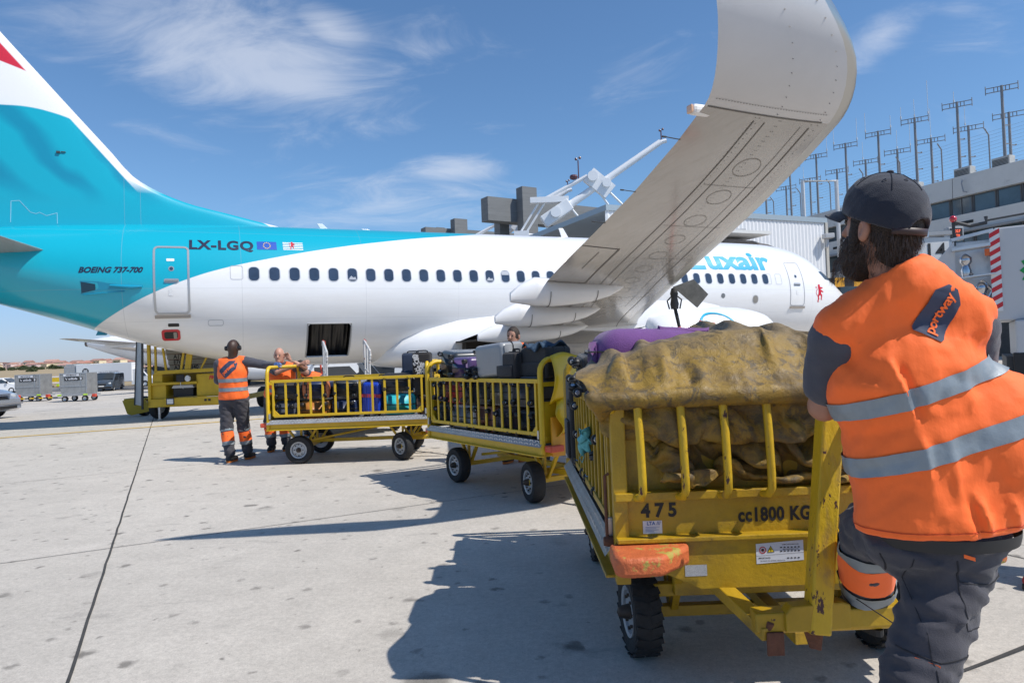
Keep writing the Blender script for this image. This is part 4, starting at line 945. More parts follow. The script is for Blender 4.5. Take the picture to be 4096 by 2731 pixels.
def suitcase(label,nm,w,d,h,col,kind='hard',ribs=0,loc=(0,0,0),rot=(0,0,0),wheels=True,trim=None,strap=None,cat='suitcase',group=None,handle=True,ribdir='v'):
    """local: w across (x), d thick (y, front at -y), h tall (z); wheels at the bottom"""
    t=thing('suitcase' if kind=='hard' or wheels else 'travel_bag',label,cat,loc,0,group); t.rotation_euler=rot
    M_=lugm(nm,col,kind); r=.05 if kind=='hard' else .11 if kind=='puffy' else .035
    sh=obj('shell',rbox(w,d,h,r,6,0 if kind=='hard' else .05 if kind=='puffy' else .02),M_,t,smooth='full')
    m=MB()
    if kind=='hard':
        m.tube([(x*1.002,0,z) for x,z in [(a,b+h/2) for a,b in rrect(w+.006,h+.006,r,5)]],.006,6,closed=True)
    else:
        for yy in (-d*.22,d*.22): m.tube([(x,yy,z) for x,z in [(a,b+h/2) for a,b in rrect(w+.004,h+.004,r,5)]],.005,5,closed=True)
    obj('zipper',m,BLK,t,smooth=True)
    if ribs:
        m=MB()
        for sy in (-1,1):
            for k in range(ribs):
                if ribdir=='v': x=-w/2+r+(w-2*r)*(k+.5)/ribs; m.tube([(x,sy*(d/2-.0),r*.8),(x,sy*(d/2+.004),h*.5),(x,sy*(d/2-.0),h-r*.8)],.008,6)
                else: z=r+(h-2*r)*(k+.5)/ribs; m.tube([(-w/2+r*.8,sy*d/2,z),(0,sy*(d/2+.004),z),(w/2-r*.8,sy*d/2,z)],.008,6)
        obj('rib',m,M_,t,smooth=True)
    if kind!='hard':
        m=rbox(w*.82*(.8 if kind=='puffy' else 1),.03,h*.42,.013 if kind!='puffy' else .03,3); m.v=[(x,y-d/2-.006,z+h*.08) for x,y,z in m.v]; obj('front_pocket',m,M_,t,smooth='full')
    if trim:
        m=MB()
        for sx in (-1,1):
            for sz in (0,1): m=MB(); m.sphere((sx*(w/2-.028),0,h*sz+(.028 if sz==0 else -.028)),(.04,d/2+.008,.04),10); obj('corner_guard',m,mat('guard_'+nm,trim,.5,var=.1),t,smooth=True)
        m=MB()
        for sx in (-.28,.28): m.box(w*sx-.018,w*sx+.018,-d/2-.006,d/2+.006,-.002,h+.002)
        m.box(-w/2-.004,w/2+.004,-d/2-.007,d/2+.007,h*.48,h*.48+.035)
        obj('trim_strap',m,mat('guard_'+nm,trim,.5,var=.1),t,bevel=.004)
    if strap:
        m=MB(); m.box(-w/2-.006,w/2+.006,-d/2-.010,d/2+.008,h*.52,h*.52+.05); obj('strap',m,mat('strap_'+nm,strap,.7),t,bevel=.004)
    if wheels:
        for sx in (-1,1):
            for sy in (-1,1):
                m=MB(); a=random.Random(hash((round(loc[0],2),sx,sy))%1000).uniform(-1,1) if 0 else sx*.5+sy*.9
                M=Matrix.Translation((sx*(w/2-.055),sy*(d/2-.045),-.028))@Matrix.Rotation(a,4,'Z')
                m.lathe([(.008,-.021),(.024,-.021),(.028,-.014),(.028,-.004),(.02,-.003)],14,'Y',M=M); m.lathe([(.02,.003),(.028,.004),(.028,.014),(.024,.021),(.008,.021)],14,'Y',M=M)
                m.box(-.014,.014,-.003,.003,-.005,.03,M=M); m.lathe([(.02,.012),(.026,.03)],8,'Z',M=M)
                wo=obj('caster',m,WBL,t,smooth=True)
                m=MB(); m.lathe([(.001,-.023),(.012,-.023),(.016,-.0205)],8,'Y',M=M); m.lathe([(.016,.0205),(.012,.023),(.001,.023)],8,'Y',M=M); obj('caster_hub',m,CHROME,wo)
    if handle:
        m=MB(); m.tube([(-.085,0,h-.004),(-.075,0,h+.022),(-.05,0,h+.028),(.05,0,h+.028),(.075,0,h+.022),(.085,0,h-.004)],.010,8); obj('carry_handle',m,BLK,t,smooth=True)
        m=MB(); z=h*.5; m.tube([(w/2-.002,0,z-.08),(w/2+.022,0,z-.07),(w/2+.026,0,z),(w/2+.022,0,z+.07),(w/2-.002,0,z+.08)],.009,8); obj('side_handle',m,BLK,t,smooth=True)
    return t
def place(t,M): 
    t.matrix_world=M
H90=math.pi/2
# orientation presets for a case lying on its long side: local z -> cart x etc.
def oc(cart_o,yaw,x,y,z,ori,extra=(0,0,0)):
    Mc=Matrix.Translation(cart_o)@Matrix.Rotation(yaw,4,'Z'); Mo={'up':Matrix.Identity(4),
     'lie':Matrix.Rotation(H90,4,'Y'),                   # height runs along +x, wheels at left, broad face to front
     'lieR':Matrix.Rotation(-H90,4,'Y'),
     'end':Matrix.Rotation(-H90,4,'X'),                   # height runs into the cart, wheels face the viewer
     'endlie':Matrix.Rotation(-H90,4,'X')@Matrix.Rotation(H90,4,'Z')}[ori]
    return Mc@Matrix.Translation((x,y,z))@Matrix.Rotation(extra[2],4,'Z')@Matrix.Rotation(extra[1],4,'Y')@Matrix.Rotation(extra[0],4,'X')@Mo
O1=Vector((-3.50,9.65,0)); O2=Vector((-1.03,8.15,0)); O3=Vector((.40,5.175,0)); Y3=R(-90)
def bag(cart,x,y,z,ori,label,nm,w,d,h,col,extra=(0,0,0),**k):
    t=suitcase(label,nm,w,d,h,col,**k); O,Y=((O1,0),(O2,YAW2),(O3,Y3))[cart-1]; t.matrix_world=oc(O,Y,x,y,z,ori,extra); return t
G1='luggage on the left baggage cart'; G2='luggage on the middle baggage cart'; G3='luggage on the nearest baggage cart'
# cart one, front row. 'end' cases show their wheeled base to the viewer
bag(1,.245,.06,.76,'end','dark navy soft case at the lower left corner of the left cart','navy_soft',.33,.24,.60,(.022,.028,.05),kind='soft')
bag(1,.66,.06,.765,'end','tan brown hard case in the lower row beneath the navy case with orange straps','tan',.44,.26,.62,(.40,.16,.035),ribs=0,ribdir='v')
bag(1,1.08,.06,.765,'end','dark blue ribbed hard case in the lower row, left of the upright bright blue one','navy_rib',.36,.26,.60,(.018,.03,.075),ribs=0)
bag(1,1.45,.20,.67,'up','bright blue ribbed hard case standing upright behind the left cart rail','bright_blue',.27,.26,.46,(.012,.05,.42),ribs=5,strap=(.35,.03,.05),extra=(0,.06,0))
bag(1,1.87,.06,.80,'end','turquoise hard case in the lower row of the left cart','turquoise',.45,.30,.56,(.03,.42,.50),wheels=False,handle=False)
bag(1,2.20,.08,.77,'end','pale pink tan case at the lower right of the left cart under the patterned bag','blush',.20,.26,.55,(.46,.25,.18))
bag(1,.28,.05,1.06,'end','black soft bag on top at the left end of the left cart','black_soft',.40,.25,.62,(.014,.014,.015),kind='soft',extra=(0,-.03,0))
bag(1,.69,.05,1.06,'end','navy case with orange straps and corners, in the left cart','navy_trim',.38,.26,.60,(.02,.035,.09),trim=(.42,.13,.05))
bag(1,1.11,.05,1.05,'end','charcoal hard case tilted on the blue ribbed one, upper row of the left cart','charcoal',.38,.25,.62,(.035,.04,.045),extra=(0,.14,0))
bag(1,1.84,.05,1.10,'end','black case lying on the turquoise one','black_case',.44,.24,.60,(.02,.02,.024),kind='soft')
pt=bag(1,2.20,.18,.92,'up','tall black bag printed with white letters at the right end of the left cart','printed',.26,.24,.60,(.015,.012,.012),kind='soft',wheels=True)
m=MB(); rp=random.Random(5)
for i in range(46):
    ch=rp.choice('ABCDEFGRSQOPZXW236'); vs,fs=text_mesh(ch,rp.uniform(.05,.085),.003); a=rp.uniform(-.6,.6); ca,sa=math.cos(a),math.sin(a); cx,cz=rp.uniform(-.10,.10),rp.uniform(.05,.55)
    m.add([(cx+v.x*ca-v.y*sa,-.1295-.0002*i,cz+v.x*sa+v.y*ca) for v in vs],fs)
obj('printed_lettering',m,mat('print_white',(.6,.58,.56),.7),pt)
bag(1,2.02,.50,1.02,'up','dark blue case standing behind the printed bag','dark_blue',.30,.24,.50,(.02,.035,.07),kind='soft')
for k,(x,lab,c) in enumerate(((.3,'black case in the back row behind the left end of the left cart',(.02,.02,.022)),(.95,'grey case in the back row of the left cart behind the navy strapped one',(.10,.10,.11)),(1.5,'dark case in the back row behind the bright blue one',(.025,.03,.04)))):
    bag(1,x,.95,.68,'up',lab,'back%d'%k,.46,.28,.50,c,kind='soft')
# cart two
bag(2,.25,.06,.77,'end','black soft case low at the left end of the middle cart','black2',.34,.24,.6,(.02,.02,.022),kind='soft')
bag(2,.72,.05,.775,'end','pale grey hard case in the lower row of the middle cart','pale_grey',.50,.27,.62,(.42,.43,.44),ribs=0,strap=(.05,.05,.05))
bag(2,1.18,.05,.775,'end','rose brown hard case in the lower row of the middle cart','rose',.36,.28,.6,(.30,.12,.08),strap=(.02,.02,.02))
bag(2,1.58,.05,.77,'end','dark maroon soft case in the lower row of the middle cart','maroon',.36,.26,.6,(.045,.022,.028),kind='soft')
bag(2,1.97,.05,.77,'end','charcoal hard case with silver straps at the lower right of the middle cart','charcoal2',.34,.27,.6,(.05,.05,.055),strap=(.3,.3,.3))
bag(2,.20,.05,1.05,'end','dark grey case behind the first bars of the middle cart','grey2',.26,.24,.6,(.06,.06,.065),kind='soft')
bag(2,.53,.04,1.06,'end','coral red hard case in the upper row of the middle cart','coral',.34,.28,.6,(.55,.06,.065),handle=False)
bag(2,.88,.05,1.05,'end','black upright soft case right of the coral red one','black3',.28,.26,.6,(.018,.018,.02),kind='soft')
bag(2,1.15,.05,1.05,'end','black and grey duffel bag with a pale blue tag','grey3',.24,.24,.6,(.05,.05,.05),kind='soft',wheels=False)
bag(2,1.50,.05,1.07,'end','stone grey hard case in the upper row of the middle cart','stone',.40,.29,.6,(.28,.26,.24))
bag(2,1.93,.05,1.07,'end','slate grey soft case at the upper right behind the middle cart bars','slate',.40,.27,.6,(.09,.09,.105),kind='soft')
bag(2,.33,.10,1.36,'end','large charcoal hard case heaped above the left end of the middle cart rail','charcoal3',.46,.30,.66,(.045,.05,.055),extra=(0,.10,-.15))
bag(2,.80,.0,1.315,'end','purple hard case heaped above the middle cart rail','purple_hard',.40,.24,.6,(.10,.06,.17),extra=(0,.02,.0))
bag(2,1.08,.0,1.26,'end','small black case with spinner wheels wedged under the purple one','black4',.26,.16,.4,(.015,.015,.017),extra=(0,0,.1))
sg_=bag(2,1.42,.02,1.22,'lie','silver grey hard case with moulded panels, highest on the middle cart','silver',.34,.30,.50,(.26,.27,.28),extra=(.1,-.08,.05),loc=(0,0,0)); sg_.matrix_world=oc(O2,YAW2,1.13,.14,1.38,'lie',(.05,-.06,.05))
bag(2,1.77,.05,1.22,'up','black square soft bag on top at the right of the middle cart','black5',.34,.26,.26,(.017,.015,.016),kind='soft',wheels=False).matrix_world=oc(O2,YAW2,1.66,.16,1.21,'up')
bag(2,2.0,.05,1.22,'up','black duffel lying on top beside the yellow vinyl cover','black6',.44,.30,.30,(.013,.013,.014),kind='soft',wheels=False).matrix_world=oc(O2,YAW2,2.0,.28,1.21,'up')
for k,(x,lab) in enumerate(((.45,'grey case in the back row of the middle cart at its left end'),(1.2,'black case in the back row of the middle cart behind the silver one'),(1.9,'dark case in the back row of the middle cart near its right end'))): bag(2,x,.95,.68,'up',lab,'back%d'%k,.5,.3,.6,(.04,.04,.045),kind='soft')
m=MB()
def cap_(u,v): return c2w(1.86+.34*u,.10+.30*v,1.50+.035*math.sin(u*9)*math.cos(v*8)+.03*math.sin(3.1*v)+.02*math.sin(u*17+v*5))
m.grid(cap_,18,14); tag(obj('denim_jacket',m,mat('denim',(.03,.06,.10),.9,var=.3,vscale=20,bump=.4,bscale=90),smooth='full',solid=.01),'faded denim jacket thrown over the black bags on the middle cart','jacket')
# cart three: x grows toward the camera, y toward the right
bag(3,.30,.10,.66,'up','black upright case at the far left corner of the nearest cart','black7',.30,.24,.62,(.012,.012,.013),kind='soft')
bag(3,1.02,.0,1.30,'end','black case with spinner wheels poking over the left rail of the nearest cart','black8',.40,.26,.66,(.014,.015,.018),kind='soft',extra=(0,.05,0))
bag(3,.55,.02,1.18,'end','navy case with chrome spinner wheels behind the black one on the nearest cart','navy9',.40,.26,.62,(.012,.016,.028),kind='soft')
bag(3,1.55,.04,1.10,'end','black case below the purple one behind the nearest side rail','black10',.34,.30,.6,(.016,.016,.018),kind='soft')
bag(3,.75,.04,.80,'end','dark grey case low behind the side bars of the nearest cart','grey11',.50,.28,.6,(.03,.03,.033),kind='soft')
bag(3,1.35,.04,.80,'end','black case low behind the bars at the middle of the nearest cart','black12',.50,.28,.6,(.015,.015,.016),kind='soft')
pu=bag(3,1.55,.40,1.20,'lie','big purple soft suitcase lying on top of the nearest cart beside the tarpaulin','purple_soft',.52,.40,.60,(.145,.045,.20),kind='puffy')
pu.matrix_world=Matrix(((0,0,-1,1.0),(1,0,0,3.50),(0,-1,0,1.315),(0,0,0,1)))@Matrix.Rotation(R(4),4,'X')
bag(3,1.78,.10,.80,'end','black bag filling the front left corner of the nearest cart','black13',.34,.28,.6,(.013,.013,.014),kind='soft')
for k,(x,y,z,lab,c) in enumerate(((.6,.75,.68,'grey case deep inside the nearest cart',(.07,.07,.075)),(1.2,.80,.68,'brown case deep inside the nearest cart',(.10,.06,.04)),(.8,1.15,.68,'black case at the right side of the nearest cart',(.02,.02,.02)),(1.5,1.1,.68,'dark blue case under the tarpaulin at the right side',(.02,.03,.06)))):
    bag(3,x,y,z,'up',lab,'deep%d'%k,.46,.30,.62,c,kind='soft')
bag(3,.5,.62,1.34,'end','dark hard case on top at the rear of the nearest cart','deep_top',.44,.26,.6,(.03,.03,.035),wheels=True)
# discarded mask on the side rail
m=MB()
def mk(u,v): return Vector((.385-.025*math.sin(v*9+u*3)-.02*abs(math.sin(u*7)),3.80-.16*u+.02*math.sin(v*11),.95+.10*u-.07*v+.02*math.sin(u*12+v*6)))
m.grid(mk,16,12); m.tube([(.365,3.78,.90),(.35,3.80,.86),(.36,3.76,.84),(.37,3.73,.88)],.0015,4)
tag(obj('face_mask',m,mat('mask_fabric',(.12,.42,.45),.8,var=.1,vscale=30,bump=.3,bscale=80),smooth='full',solid=.002),'crumpled turquoise face mask caught on the side bars of the nearest cart','mask')
# ================= TARPAULIN (cloth settled over the load, the rail and the bars in a scene of its own) =================
def settle_sheet(nu=74,nv=108,frames=38):
    ts=bpy.data.scenes.new('drape'); cc=ts.collection
    def load(xx,yy): return 1.452+.035*math.sin((xx-.55)*3.0)+.02*math.exp(-((xx-1.0)/.16)**2)-.035*min(max((xx-1.15)/.3,0),1)-.09*min(max((.62-xx)/.25,0),1)
    made=[]
    def mk(name,vs,fs,coll=True,th=.004):
        me=bpy.data.meshes.new(name); me.from_pydata(vs,[],fs); o=bpy.data.objects.new(name,me); cc.objects.link(o); made.append(o)
        if coll: o.modifiers.new('c','COLLISION'); o.collision.thickness_outer=th; o.collision.thickness_inner=.05; o.collision.cloth_friction=12
        return o
    xs=np.linspace(.25,1.95,35); prof=[(4.3,0),(3.9,0),(3.5,0),(3.2,0),(3.0,0),(2.96,-.03),(2.945,-.08)]+[(2.94,-.08-.07*k) for k in range(1,9)]; n=len(prof)
    mk('heap',[(x,y,load(x,y)+dz) for x in xs for y,dz in prof],[(i*n+j,i*n+j+1,(i+1)*n+j+1,(i+1)*n+j) for i in range(len(xs)-1) for j in range(n-1)])
    k=10; vs=[(.3+.1*q,2.755+.022*math.cos(2*math.pi*a/k),1.245+.022*math.sin(2*math.pi*a/k)) for q in range(17) for a in range(k)]
    mk('rail',vs,[(i*k+a,i*k+(a+1)%k,(i+1)*k+(a+1)%k,(i+1)*k+a) for i in range(16) for a in range(k)])
    mk('bars',[(x,2.765,z) for x in (.2,2.0) for z in (.80,1.24)],[(0,1,3,2)],th=.006)
    mk('ledge',[(x,y,.862) for x in (.2,2.0) for y in (2.5,3.1)],[(0,2,3,1)])
    path=np.array([(3.85,1.50),(3.45,1.53),(3.1,1.53),(2.93,1.52),(2.76,1.50),(2.66,1.40),(2.70,1.290),(2.80,1.285),(2.83,1.20),(2.90,1.12),(2.81,1.03),(2.90,.95),(2.82,.90),(2.88,.885)])
    seg=np.r_[0,np.cumsum(np.hypot(*np.diff(path,axis=0).T))]; Lp=seg[-1]
    v=np.linspace(0,Lp,nv); Yp=np.interp(v,seg,path[:,0]); Zp=np.interp(v,seg,path[:,1]); ph=np.random.default_rng(4).uniform(0,6.28,12); P=[]
    for i in range(nu):
        u=i/(nu-1)
        for j in range(nv):
            x0=.475 if v[j]<seg[7] else .475+.08*min((v[j]-seg[7])/.4,1); x=x0+(1.76-x0)*u
            w=.034*(math.sin(11*u+ph[0]+2*math.sin(v[j]*5+ph[1]))+math.sin(23*u+v[j]*9+ph[2])+.7*math.sin(41*u-v[j]*13+ph[3]))
            y=Yp[j]; z=Zp[j]
            if y>2.93 and v[j]<seg[4]: z=load(x,y)+.02
            if v[j]<seg[5]: z+=abs(w)*.9; y-=w*.5 if v[j]>seg[3] else 0
            elif v[j]>seg[8]: y=min(max(y+w,2.785),2.93)
            P.append((x,y,z))
    o=mk('sheet',P,[(i*nv+j,(i+1)*nv+j,(i+1)*nv+j+1,i*nv+j+1) for i in range(nu-1) for j in range(nv-1)],False)
    pin=o.vertex_groups.new(name='pin'); jr=int(np.argmin(abs(v-(seg[6]+seg[7])/2)))
    for i in range(nu):
        pin.add([i*nv],1,'REPLACE')
        if i%16<5: pin.add([i*nv+jr,i*nv+jr+1],1,'REPLACE')
    md=o.modifiers.new('cloth','CLOTH'); s=md.settings
    s.quality=9; s.mass=.5; s.tension_stiffness=40; s.compression_stiffness=40; s.shear_stiffness=20; s.bending_stiffness=2.0; s.bending_model='ANGULAR'
    s.tension_damping=8; s.compression_damping=8; s.shear_damping=8; s.bending_damping=.6; s.air_damping=2
    s.vertex_group_mass='pin'; s.shrink_min=-.30; s.shrink_max=-.30
    q=md.collision_settings; q.collision_quality=3; q.distance_min=.006; q.use_self_collision=True; q.self_distance_min=.007; q.self_friction=8
    for f in range(1,frames+1): ts.frame_set(f)
    dg=ts.view_layers[0].depsgraph; dg.update(); e=o.evaluated_get(dg); A=np.array([w_.co[:] for w_ in e.data.vertices]).reshape(nu,nv,3)
    for x in made: bpy.data.objects.remove(x)
    bpy.data.scenes.remove(ts); return A
CP=settle_sheet(); nu_,nv_=CP.shape[:2]
m=MB(); m.add([tuple(p) for p in CP.reshape(-1,3)],[(i*nv_+j,(i+1)*nv_+j,(i+1)*nv_+j+1,i*nv_+j+1) for i in range(nu_-1) for j in range(nv_-1)])
TARP=bpy.data.materials.new('tarpaulin'); TARP.use_nodes=True
def _tarp():
    nt=TARP.node_tree; N=nt.nodes.new; L=nt.links.new; b=nt.nodes['Principled BSDF']; b.inputs['Roughness'].default_value=.55; b.inputs['Specular IOR Level'].default_value=.4
    tc=N('ShaderNodeTexCoord')
    def nz(s,d,r,ds=0,st=(1,1,1)):
        mp=N('ShaderNodeMapping'); mp.inputs['Scale'].default_value=st; L(tc.outputs['Object'],mp.inputs[0]); n=N('ShaderNodeTexNoise'); n.inputs['Scale'].default_value=s; n.inputs['Detail'].default_value=d; n.inputs['Roughness'].default_value=r; n.inputs['Distortion'].default_value=ds; L(mp.outputs[0],n.inputs[0]); return n.outputs[0]
    def st(s,a,c):
        r=N('ShaderNodeMapRange'); r.interpolation_type='SMOOTHSTEP'; L(s,r.inputs[0]); r.inputs[1].default_value=a; r.inputs[2].default_value=c; return r.outputs[0]
    def mx(f,a,c):
        x=N('ShaderNodeMixRGB'); L(f,x.inputs[0])
        for i,v in ((1,a),(2,c)):
            if isinstance(v,tuple): x.inputs[i].default_value=v
            else: L(v,x.inputs[i])
        return x.outputs[0]
    sp=N('ShaderNodeSeparateXYZ'); L(tc.outputs['Object'],sp.inputs[0])
    c=mx(st(nz(5,7,.7,.5),.42,.60),(.27,.165,.025,1),(.15,.095,.03,1))
    top=st(sp.outputs[1],2.86,3.1); c=mx(top,c,(.21,.155,.085,1))   # sunlight painted in: upper face takes a sunlit brown, front the shaded ochre
    c=mx(st(nz(14,8,.75,.8),.50,.62),c,(.105,.075,.035,1))
    c=mx(st(nz(40,6,.7,1.5,(1,3,1)),.62,.72),c,(.36,.25,.06,1))
    L(c,b.inputs['Base Color'])
    rr=N('ShaderNodeMapRange'); L(nz(12,6,.7),rr.inputs[0]); rr.inputs[1].default_value=.35; rr.inputs[2].default_value=.65; rr.inputs[3].default_value=.42; rr.inputs[4].default_value=.72; L(rr.outputs[0],b.inputs['Roughness'])
    bp=N('ShaderNodeBump'); bp.inputs['Strength'].default_value=.7; bp.inputs['Distance'].default_value=.014; L(nz(22,6,.65,.6),bp.inputs['Height'])
    b2=N('ShaderNodeBump'); b2.inputs['Strength'].default_value=.25; b2.inputs['Distance'].default_value=.003; L(nz(400,2,.5),b2.inputs['Height']); L(bp.outputs[0],b2.inputs['Normal']); L(b2.outputs[0],b.inputs['Normal'])
_tarp()

tp_=obj('tarpaulin',m,TARP,smooth='full',recalc=False); md=tp_.modifiers.new('s','SOLIDIFY'); md.thickness=.003; md=tp_.modifiers.new('u','SUBSURF'); md.levels=1; md.render_levels=1
tag(tp_,'stiff ochre tarpaulin crumpled over the nearest cart and stuffed behind its bars','tarpaulin')
# ================= PEOPLE =================
def smin(a,b,k):
    h=np.clip(.5+.5*(b-a)/k,0,1); return b*(1-h)+a*h-k*h*(1-h)
def smax(a,b,k): return -smin(-a,-b,k)
def cone(P,a,b,r1,r2):
    a=np.array(a,float); b=np.array(b,float); ab=b-a; t=np.clip((P-a)@ab/(ab@ab),0,1); return np.linalg.norm(P-(a+t[...,None]*ab),axis=-1)-(r1+(r2-r1)*t)
def ell(P,c,r,B=None):
    q=P-np.array(c,float)
    if B is not None: q=q@np.array(B,float).T
    r=np.array(r,float); k0=np.linalg.norm(q/r,axis=-1); k1=np.linalg.norm(q/(r*r),axis=-1)+1e-9; return k0*(k0-1)/k1
def uni(P,prims,k):
    d=None
    for pr in prims:
        v=cone(P,*pr[1:]) if pr[0]=='c' else ell(P,*pr[1:]); d=v if d is None else smin(d,v,k)
    return d
def wn(P,f,seed=0):   # cheap smooth wrinkle field
    r=np.random.default_rng(seed); o=0
    for i in range(5):
        d=r.normal(size=3)*f*(1+.5*i); o=o+np.sin(P@d+r.uniform(0,6.28)+1.3*np.sin(P@(d[[1,2,0]]*.6)+r.uniform(0,6)))/(1+.5*i)
    return o/2.6
def sdf_mesh(f,lo,hi,h):
    lo=np.array(lo,float); hi=np.array(hi,float); n=np.ceil((hi-lo)/h).astype(int)+1
    ax=[lo[i]+h*np.arange(n[i]) for i in range(3)]
    G=np.stack(np.meshgrid(*ax,indexing='ij'),-1); D=f(G.reshape(-1,3)).reshape(n)
    S=D<0; c=[slice(0,-1),slice(1,None)]
    cnt=np.zeros(n-1,int); acc=np.zeros(tuple(n-1)+(3,))
    for axis in range(3):
        sl0=[slice(None)]*3; sl1=[slice(None)]*3; sl0[axis]=slice(0,-1); sl1[axis]=slice(1,None)
        d0=D[tuple(sl0)]; d1=D[tuple(sl1)]; cr=(d0<0)!=(d1<0); t=np.where(cr,d0/(d0-d1+1e-12),0)
        pos=G[tuple(sl0)].copy(); pos[...,axis]+=t*h
        o=[i for i in range(3) if i!=axis]
        for a in (0,1):
            for b in (0,1):
                s=[slice(None)]*3; s[o[0]]=c[a]; s[o[1]]=c[b]; s[axis]=slice(None)
                m_=cr[tuple(s)]; cnt+=m_; acc+=pos[tuple(s)]*m_[...,None]
    act=cnt>0; idx=-np.ones(cnt.shape,int); idx[act]=np.arange(act.sum()); V=acc[act]/cnt[act][:,None]
    F=[]
    for axis in range(3):
        o=[(axis+1)%3,(axis+2)%3]
        sl0=[slice(1,-1)]*3; sl1=[slice(1,-1)]*3; sl0[axis]=slice(0,-1); sl1[axis]=slice(1,None)
        a=D[tuple(sl0)]<0; b=D[tuple(sl1)]<0
        for sign,msk in ((0,a&~b),(1,~a&b)):
            I=np.argwhere(msk); 
            if len(I)==0: continue
            I=I.copy(); I[:,o[0]]+=1; I[:,o[1]]+=1
            def g(da,db):
                J=I.copy(); J[:,o[0]]-=da; J[:,o[1]]-=db; return idx[J[:,0],J[:,1],J[:,2]]
            q=np.stack([g(1,1),g(0,1),g(0,0),g(1,0)],1)
            if sign: q=q[:,::-1]
            F.append(q)
    F=np.concatenate(F) if F else np.zeros((0,4),int); F=F[(F>=0).all(1)]
    return V,F
def addsdf(mb,f,lo,hi,h,mi=0):
    V,F=sdf_mesh(f,lo,hi,h); return mb.add(V.tolist(),F.tolist(),mi)
def march(f,o,d,tmax=.6,n=60):
    """first hit along rays o + t d (arrays)"""
    t=np.zeros(len(o)); 
    for _ in range(n):
        v=f(o+d*t[:,None]); t=t+np.where(np.abs(v)>.0008,v*.8,0)
    return o+d*t[:,None],t
def band_mesh(mb,f,c,up,w_,off,n=72,rows=4,a0=0,a1=2*math.pi,mi=0,R0=.5):
    """strip of width w_ round surface f, centred on point c, perpendicular to up"""
    c=np.array(c,float); up=np.array(up,float); up/=np.linalg.norm(up); e1=np.cross(up,[0,1,0]); e1/=np.linalg.norm(e1); e2=np.cross(up,e1)
    vs=[]
    for j in range(rows):
        z=(j/(rows-1)-.5)*w_; th=np.linspace(a0,a1,n); d=e1[None]*np.cos(th)[:,None]+e2[None]*np.sin(th)[:,None]
        o=c+up*z+d*R0; p,t=march(f,o,-d); ok=t<R0-.005; p=p+d*off; vs+=[(tuple(q),bool(k)) for q,k in zip(p,ok)]
    V=[v[0] for v in vs]; K=[v[1] for v in vs]; F=[]
    for j in range(rows-1):
        for i in range(n-1):
            q=(j*n+i,j*n+i+1,(j+1)*n+i+1,(j+1)*n+i)
            if all(K[k] for k in q): F.append(q)
    return mb.add(V,F,mi)
ORG=mat('hivis_orange',(1.0,.155,.018),.72,var=.05,vscale=6,bump=.14,bscale=30,sheen=.1,stretch=(1,1,.6))
TAPE=mat('reflective_tape',(.23,.265,.29),.5,metal=.15,var=.10,vscale=14,bump=.08,bscale=50)
TRS=mat('charcoal_cotton',(.050,.048,.058),.9,var=.14,vscale=9,bump=.25,bscale=300,sheen=.15)
SHT=mat('grey_shirt',(.062,.062,.078),.9,var=.12,vscale=10,bump=.2,bscale=300,sheen=.15)
NVY=mat('logo_navy',(.035,.045,.085),.7,var=.06)
BOOT=mat('boot_leather',(.014,.013,.013),.55,var=.3,vscale=30,bump=.3,bscale=60)
SOLE=mat('orange_sole',(.55,.16,.03),.7)
def skinm(nm,c): return mat('skin_'+nm,c,.5,var=.08,vscale=18,bump=.08,bscale=200)
def nrm(v): v=np.array(v,float); return v/np.linalg.norm(v)
LOGO=[(-.5,-.26),(-.5,.26),(-.44,.30),(.28,.30),(.5,.10),(.5,.03),(.44,.05),(.40,0),(.44,-.05),(.5,-.04),(.5,-.12),(.28,-.30),(-.44,-.30)]
